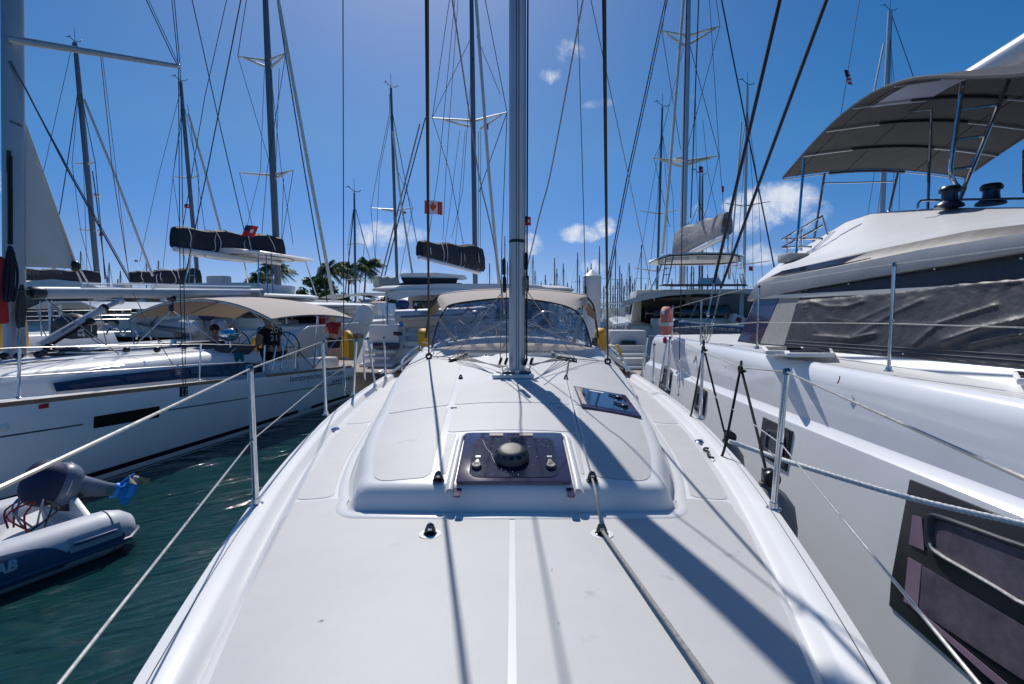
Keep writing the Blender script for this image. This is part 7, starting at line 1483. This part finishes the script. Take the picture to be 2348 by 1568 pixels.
for y0, y1, xx, mt_ in ((758, 790, (1400, 1482), gel), (792, 808, (1398, 1480), gelc), (810, 818, (1405, 1484), white_p), (822, 838, (1405, 1482), gelc), (840, 846, (1405, 1480), white_p), (852, 862, (1410, 1475), gelc), (866, 874, (1415, 1476), white_p)):
    m = M(); d_ = 14.0 - (y1 - 758) / 110 * 2.4; a, b = P(xx[0], y1, d_), P(xx[1], y0, d_); m.box(((a.x + b.x) / 2, d_ + .25, (a.z + b.z) / 2), (abs(b.x - a.x), .5, abs(b.z - a.z))); ob('transom_step', m, mt_, CL_, bevel=.015)
m = M(); a, b = P(1424, 793, 13.1), P(1458, 781, 13.1); m.box(((a.x + b.x) / 2, 13.15, (a.z + b.z) / 2), (b.x - a.x, .1, b.z - a.z)); ob('stern_port', m, darkglass, CL_)
for k, (x, Y, hd) in enumerate(((190, 13.5, .2), (60, 12.2, .25), (340, 21, .15), (470, 27, .1), (250, 24, .2))):
    midboat(['white sloop beyond the charcoal life link cover', 'white sloop partly hidden by the left mast and rope coils', 'white yacht behind the white dinghy at left', 'white yacht seen between the boom and the tan bimini', 'white yacht behind the far white pile'][k], (P(x, 700, Y).x, Y), hd, 10.5, 2.35)
# ---- lone masts at right
for lab, top, bot, Y, px, sp in (('yacht with slim grey mast left of the grey sail cover', (1518, 246), (1505, 700), 36, 5.5, [(1465, 483, 1508, 490), (1556, 481, 1511, 490), (1453, 614, 1505, 622), (1550, 610, 1508, 621)]),
                                 ('yacht with tall grey mast right of the covered shrouds', (1713, 196), (1704, 700), 32, 6.5, [(1662, 466, 1703, 472), (1765, 462, 1708, 472), (1660, 612, 1704, 606), (1765, 598, 1707, 606)]),
                                 ('yacht with twin dark masts below the red flag', (1604, 402), (1603, 700), 45, 4.5, []), ('yacht whose pale mast rises above the near bimini', (2040, 26), (2012, 720), 24, 11, [])):
    y_, _ = midboat('white ' + lab, (P(bot[0], 700, Y).x, Y - 5), .02, 12, 2.6); mastD(y_, top, bot, Y, px, aluL if Y < 33 else spar_far); spreaders(y_, sp, Y, 2.6)
    s = px / 8; x0, y0 = top
    for dx, yy in ((-48, 650), (44, 650), (22, 660), (-20, 660)): rigline(y_, [(x0, y0 + 60), (x0 + dx * .55, (y0 + yy) / 2), (bot[0] + dx, yy)], 1, Y - .3)
    if Y == 45: mastD(y_, (1610, 402), (1609, 700), 45, 4.5, vane=False)
    if Y == 24: rigline(y_, [(2026, 100), (2003, 212)], 4, 23.5, sprd, 'furled_jib'); rigline(y_, [(2042, 30), (2095, 180)], 1.5, 24)
    if Y == 32: rigline(y_, [(1700, 280), (1672, 640)], 3.5, 31.5, sprd, 'furled_jib')
# ---- flags
flag('Canadian flag flying left of the foreground mast', 993, 474, 40, 30, 16, [orange_m], 'canada')
flag('red ensign behind the foreground mast', 1208, 505, 17, 20, 17, [redm], 'ensign')
flag('red ensign above the long black sail cover', 572, 528, 28, 24, 17.2, [redm], 'ensign', .4)
flag('small red flag left of the second mast on the left', 429, 472, 13, 9, 30, [redm], 'ensign')
flag('tiny red flag low on the leftmost far mast', 231, 537, 8, 7, 22, [redm])
flag('small US flag on the flag line at upper right', 1945, 176, 12, 30, 14, [redm], 'us', -.3)
flag('tiny US flag far off above the left boom', 312, 598, 7, 5, 40, [redm], 'us')
flag('small red flag at the spreader of the mast behind the sprayhood', 1116, 289, 7, 13, 18.8, [redm])
flag('small red pennant under the mast left of the Canadian flag', 927, 487, 7, 5, 31, [redm]); flag('tiny red flag beside the palms', 800, 648, 6, 7, 57, [redm])
flag('red flag above the twin dark masts', 1607, 388, 10, 14, 44, [redm], 'ensign'); flag('tiny red and white flag right of the grey sail cover', 1657, 433, 5, 14, 21, [redm]); flag('small red flag beyond the near catamaran roof', 1721, 615, 9, 10, 30, [redm])
bl = P(1973, -20, 14); m = M(); m.tube([bl, P(1926, 272, 14)], .009, 5); tg(ob('flag_line', m, rigdk), 'thin dark flag line at the upper right above the bimini', 'line')
m = M(); m.tube([P(1323, -20, 8.0), P(1335, 392, 7.2), P(1342, 655, 7.0)], .006, 5); ob('backstay', m, rigdk, BOAT); m = M(); m.tube([P(1342, 655, 7.0), P(1343, 690, 7.0)], .014, 6); ob('stay_adjuster', m, mat('brown_leather', (.06, .035, .025), .7), BOAT)
m = M(); m.tube([P(1350, -20, 12), P(1438, 392, 13), P(1500, 690, 14)], .012, 5); ob('backstay', m, wire_m, CL_)
# ---- the far forest of masts across the harbour
FAR = [(1271, 592), (1276, 616), (1291, 604), (1324, 579), (1328, 631), (1347, 613), (1355, 604), (1374, 564), (1411, 567), (1420.5, 609), (1437, 640), (1442, 603), (1445, 633), (1470, 562), (1221.5, 584), (1226, 622), (1250, 630), (1585, 610), (1590, 612), (1575, 604),
       (185, 576), (250, 602), (276, 621), (336, 591), (363, 597), (246, 632), (1122, 604), (1157, 542), (1163, 600), (1240, 645), (1262, 650), (1300, 648), (1392, 640), (1400, 612), (1405, 655), (1430, 655), (1455, 640), (1540, 640), (1622, 630), (1640, 640), (1690, 640), (1480, 650), (1310, 655), (1210, 650), (270, 640), (300, 648), (1384, 655), (1416, 640), (1425, 628), (1450, 650)]
base = None; rr = random.Random(5)
far_h = mat('far_hull', (.55, .56, .58), .5); far_s = mat('far_spar', (.13, .15, .18), .5)
desc = ['slim', 'tall', 'short', 'leaning', 'plain', 'thin', 'dark', 'pale']
for i, (x, yt) in enumerate(FAR):
    Y = 15.0 * 1108 / (708 - yt + 8); Y = min(Y, 330); b = P(x + rr.uniform(-1, 1), 706, Y); t = P(x, yt, Y); 
    o = thing('moored_yacht', 'distant moored yacht, one of the mast forest on the horizon', 'sailboat', V((b.x, Y, 0)), 'distant yachts across the harbour')
    a = rr.uniform(-.4, .4); d = V((sin(a), cos(a), 0)); n_ = V((d.y, -d.x, 0)); c = V((b.x, Y, 0)); s = Y / 1108
    m = M(); m.loft([[c + d * q + n_ * (w * k) + V((0, 0, z)) for k, z in ((-.8, -.2), (-1, 1.2), (1, 1.2), (.8, -.2))] for q, w in ((-4.5, 1.5), (0, 1.8), (3.5, 1.2), (5.5, .1))]); m.box(c + V((0, 0, 1.6)), (2.0, 3.6, .8)); ob('hull', m, far_h, o)
    m = M(); m.tube([c + V((0, 0, 1)), t], [max(.10, 1.5 * s), max(.07, 1.1 * s)], 5); m.tube([c + n_ * 0 + V((-1.1 - 4 * s, 0, t.z * .55)), c + V((1.1 + 4 * s, 0, t.z * .55))], .35 * s, 4); ob('mast', m, far_s, o)
    m = M(); 
    for e in (-1, 1): m.tube([c + V((e * 1.6, 0, 1.2)), c + V((e * (1.1 + 3 * s), 0, t.z * .55)), t - V((0, 0, 1))], .22 * s, 3)
    m.tube([c + d * 5.3 + V((0, 0, 1.3)), t], .35 * s, 3); m.tube([c - d * 4.5 + V((0, 0, 1.3)), t], .2 * s, 3); ob('rigging', m, far_s, o, kind='stuff')
# low boats filling the waterline to the right of the sprayhood
for k, (x, Y) in enumerate(((1405, 34), (1392, 48), (1378, 60), (1250, 70), (1300, 62), (1210, 80), (700, 40), (560, 36), (150, 34), (60, 30), (1500, 44))):
    midboat(['white motor yacht with small mast near the pile', 'small white cruiser beyond the pile', 'white cruiser far beyond the pile', 'low white boat behind the sprayhood window', 'white cruiser right of the foreground mast', 'tiny white boat beyond the foreground mast', 'white yacht under the palm trees', 'white yacht behind the tan bimini', 'white yacht below the left black boom cover', 'white yacht at the far left edge behind the sloop', 'white yacht behind the cream catamaran'][k], (P(x, 700, Y).x, Y), rr.uniform(-.3, .3), 10, 2.6)

# ------------------------------------------------------------------ shore: houses, palms, sea grape, hedges
rf = mat('grey_metal_roof', (.33, .34, .35), .5, nscale=2, namt=.1); rfb = mat('blue_grey_roof', (.16, .21, .23), .5, nscale=2, namt=.1); rred = mat('rust_red_roof', (.25, .09, .07), .7, nscale=2, namt=.2); wl_ = mat('pale_wall', (.55, .53, .48), .8, nscale=2, namt=.1)
def house(label, x0, x1, yr, ye, Y, dp, roofm, hip=.25, win=4):
    a, b = P(x0, ye, Y), P(x1, ye, Y); zr = P(x0, yr, Y).z; ze = a.z; t = thing('house', label, 'building', V(((a.x + b.x) / 2, Y, .6))); w = b.x - a.x
    m = M(); m.box(((a.x + b.x) / 2, Y + dp / 2, (ze + .6) / 2), (w * .92, dp * .9, ze - .6)); wl2 = ob('wall', m, wl_, t)
    hx_ = w * hip; m = M(); v = [V((a.x, Y, ze)), V((b.x, Y, ze)), V((b.x, Y + dp, ze)), V((a.x, Y + dp, ze)), V((a.x + hx_, Y + dp / 2, zr)), V((b.x - hx_, Y + dp / 2, zr))]
    m.add(v, [(0, 1, 5, 4), (1, 2, 5), (2, 3, 4, 5), (3, 0, 4), (0, 3, 2, 1)]); ob('roof', m, roofm, t, smooth=0)
    for k in range(win): m = M(); m.box((lerp(a.x, b.x, .12 + .76 * (k + .5) / win), Y + dp * .05 - .03, ze - 1.1), (w * .07, .06, 1.1)); ob('window', m, darkglass, t)
house('low house with hipped grey metal roof between the palms', 838, 905, 672, 695, 88, 14, rf); house('house with pale grey hipped roof right of the palms', 880, 965, 676, 698, 96, 12, rf, .4)
house('long grey roofed building right of the big tree', 800, 856, 684, 696, 84, 8, rf, .05, 3); house('low building with rust red roof by the palms', 838, 880, 690, 699, 78, 6, rred, .1, 3); house('house with pale roof left of the big tree', 560, 700, 672, 696, 92, 12, rf, .3)
house('big blue-grey warehouse roof above the left boom', 238, 420, 642, 694, 44, 14, rfb, .02, 6)
leafm = {}
def leafmat(name, c1, c2):
    m = mat(name, c1, .55, nscale=.9, namt=.0); b = m.node_tree.nodes['Principled BSDF']; r = [n for n in m.node_tree.nodes if n.type == 'VALTORGB'][0]; r.color_ramp.elements[0].color = (*c1, 1); r.color_ramp.elements[1].color = (*c2, 1)
    b.inputs['Subsurface Weight'].default_value = 0; return m
lg = leafmat('broad_leaf', (.035, .09, .014), (.11, .21, .035)); pg_ = leafmat('palm_leaf', (.05, .10, .022), (.15, .21, .06)); trk = mat('palm_bark', (.16, .14, .12), .9, nscale=3, namt=.3)
def tree(label, cx, yt, yb, wpx, Y, n=2600, seed=1, name='leafy_tree'):
    rr = random.Random(seed); s = Y / 1108; t = thing(name, label, 'tree', V((P(cx, 700, Y).x, Y, .6))); top, bot = P(cx, yt, Y).z, P(cx, yb, Y).z; c = V((P(cx, 700, Y).x, Y, 0)); w = wpx * s / 2
    m = M(); m.tube([c + V((0, 0, .3)), c + V((.2, 0, (bot + top) * .35)), c + V((0, 0, (bot + top) / 2))], [.28, .2, .1], 8); cl = []
    for k in range(26):
        a, r_ = rr.uniform(0, 2 * pi), rr.uniform(.15, 1) ** .6; z = rr.uniform(0, 1); rad = w * (1 - .55 * z ** 1.6); p = c + V((cos(a) * r_ * rad, sin(a) * r_ * rad * .8, lerp(bot, top, z * .86 + .03))); cl.append((p, w * rr.uniform(.16, .30))); m.tube([c + V((0, 0, lerp(bot, top, .15))), (c + p) / 2 + V((0, 0, p.z * .15)), p], [.09, .05, .02], 5)
    ob('trunk', m, trk, t); m = M()
    for k in range(n):
        p, r_ = cl[rr.randrange(len(cl))]; d = V((rr.gauss(0, 1), rr.gauss(0, 1), rr.gauss(0, .75))).normalized() * r_ * rr.uniform(.55, 1.08); q = p + d; sz = rr.uniform(.12, .30) * max(1, s * 9); a = V((rr.gauss(0, 1), rr.gauss(0, 1), rr.gauss(0, .4))).normalized(); b = a.cross(V((rr.gauss(0, 1), rr.gauss(0, 1), rr.gauss(0, 1)))).normalized()
        m.add([q - a * sz, q - b * sz * .6, q + a * sz, q + b * sz * .6], [(0, 1, 2, 3)])
    me_norec(m, 'crown', lg, t)
def me_norec(m, name, mt_, parent):
    me = bpy.data.meshes.new(name); org = ORG[parent.name]; me.from_pydata([tuple(v - org) for v in m.v], [], m.f); me.materials.append(mt_); o = bpy.data.objects.new(name, me); COL.objects.link(o); o.parent = parent; return o
def palm(label, bx, by, cx, cy, rpx, Y, seed, wind=.5):
    rr = random.Random(seed); s = Y / 1108; b, c = P(bx, by, Y), P(cx, cy, Y); b.z = .5; t = thing('palm_tree', label, 'palm', b); R_ = rpx * s
    m = M(); m.tube(bez([b, b.lerp(c, .4) + V((.25, 0, 0)), b.lerp(c, .8) + V((.15, 0, 0)), c], 5), [.20 - .005 * i for i in range(16)], 8); ob('trunk', m, trk, t); m = M()
    for k in range(38):
        a = 2 * pi * k / 38 + rr.uniform(-.15, .15); el_ = rr.uniform(-.5, 1.25); L_ = R_ * rr.uniform(.8, 1.1); d = V((cos(a) * cos(el_) + wind * .35, sin(a) * cos(el_), sin(el_))); q = []
        for i in range(9): u = i / 8; q.append(c + d * (L_ * u) + V((wind * .22 * L_ * u * u, 0, -L_ * .5 * u * u)))
        for i in range(8):
            p0, p1 = q[i], q[i + 1]; tn = (p1 - p0).normalized(); sd_ = tn.cross(V((0, 0, 1)));
            if sd_.length < .05: sd_ = V((1, 0, 0))
            sd_.normalize()
            for e in (-1, 1):
                for h in range(3):
                    o_ = p0.lerp(p1, (h + .5) / 3); ll = L_ * .30 * sin(pi * min(1, (i + h / 3 + 1.0) / 9.5)) + .1; tip = o_ + (sd_ * e * .62 + tn * .55 + V((0, 0, -.62 + rr.uniform(-.2, .2)))) * ll; w_ = tn * (.045 * L_ / 3)
                    m.add([o_ - w_ * 1.9, o_ + w_ * 1.9, tip], [(0, 1, 2)])
    for k in range(5): m.ball(c + V((rr.uniform(-.3, .3), rr.uniform(-.3, .3), rr.uniform(-.5, -.1))), .16, 6, 5)
    me_norec(m, 'crown', pg_, t)
palm('tall palm with wind-blown crown above the big green tree', 742, 700, 754, 618, 48, 92, 1); palm('palm tree left of the thin dark mast', 792, 700, 799, 616, 36, 98, 2); palm('palm tree right of the thin dark mast, leaning trunk', 826, 700, 838, 610, 45, 90, 3, .2)
palm('low bushy palm behind the left hardtop', 588, 700, 588, 640, 40, 90, 4); palm('palm half hidden behind the left mast', 612, 700, 613, 610, 32, 100, 5); palm('small palm behind the thick left mast', 640, 700, 634, 618, 34, 105, 6)
tree('large dark green sea grape tree between the left mast and the palms', 724, 634, 704, 100, 80, 5600, 11); tree('bright green bush right of the large tree', 752, 658, 708, 70, 72, 3400, 12, 'leafy_bush'); tree('green bush below the palms', 785, 674, 708, 60, 74, 1800, 13, 'leafy_bush')
tree('low green tree behind the left hardtop', 600, 660, 706, 70, 88, 1800, 14); tree('green tree beyond the house right of the palms', 895, 676, 706, 50, 84, 1400, 15); tree('dark green tree behind the far left sail', 120, 622, 704, 190, 62, 4200, 16); tree('green tree at the far left edge', 15, 600, 704, 120, 55, 2600, 17); tree('green tree beyond the tan bimini', 470, 676, 706, 80, 84, 1600, 18)
hm = M(); rr = random.Random(3)
for k in range(9000):
    x = rr.uniform(-160, 30); Y = 100 + rr.uniform(0, 6) + max(0, x) * 3; z = .6 + abs(rr.gauss(0, 1)) * 1.4; q = V((x, Y, min(z, 4.2 + sin(x * .2)))); sz = rr.uniform(.3, .7); a = V((rr.gauss(0, 1), rr.gauss(0, 1), rr.gauss(0, .5))).normalized(); b = a.cross(V((rr.gauss(0, 1), rr.gauss(0, 1), rr.gauss(0, 1)))).normalized(); hm.add([q - a * sz, q - b * sz * .6, q + a * sz, q + b * sz * .6], [(0, 1, 2, 3)])
me = bpy.data.meshes.new('shore_scrub'); me.from_pydata([tuple(v) for v in hm.v], [], hm.f); me.materials.append(lg); o = bpy.data.objects.new('shore_scrub', me); COL.objects.link(o); tg(o, 'dark green scrub along the far shore', 'scrub', kind='stuff')
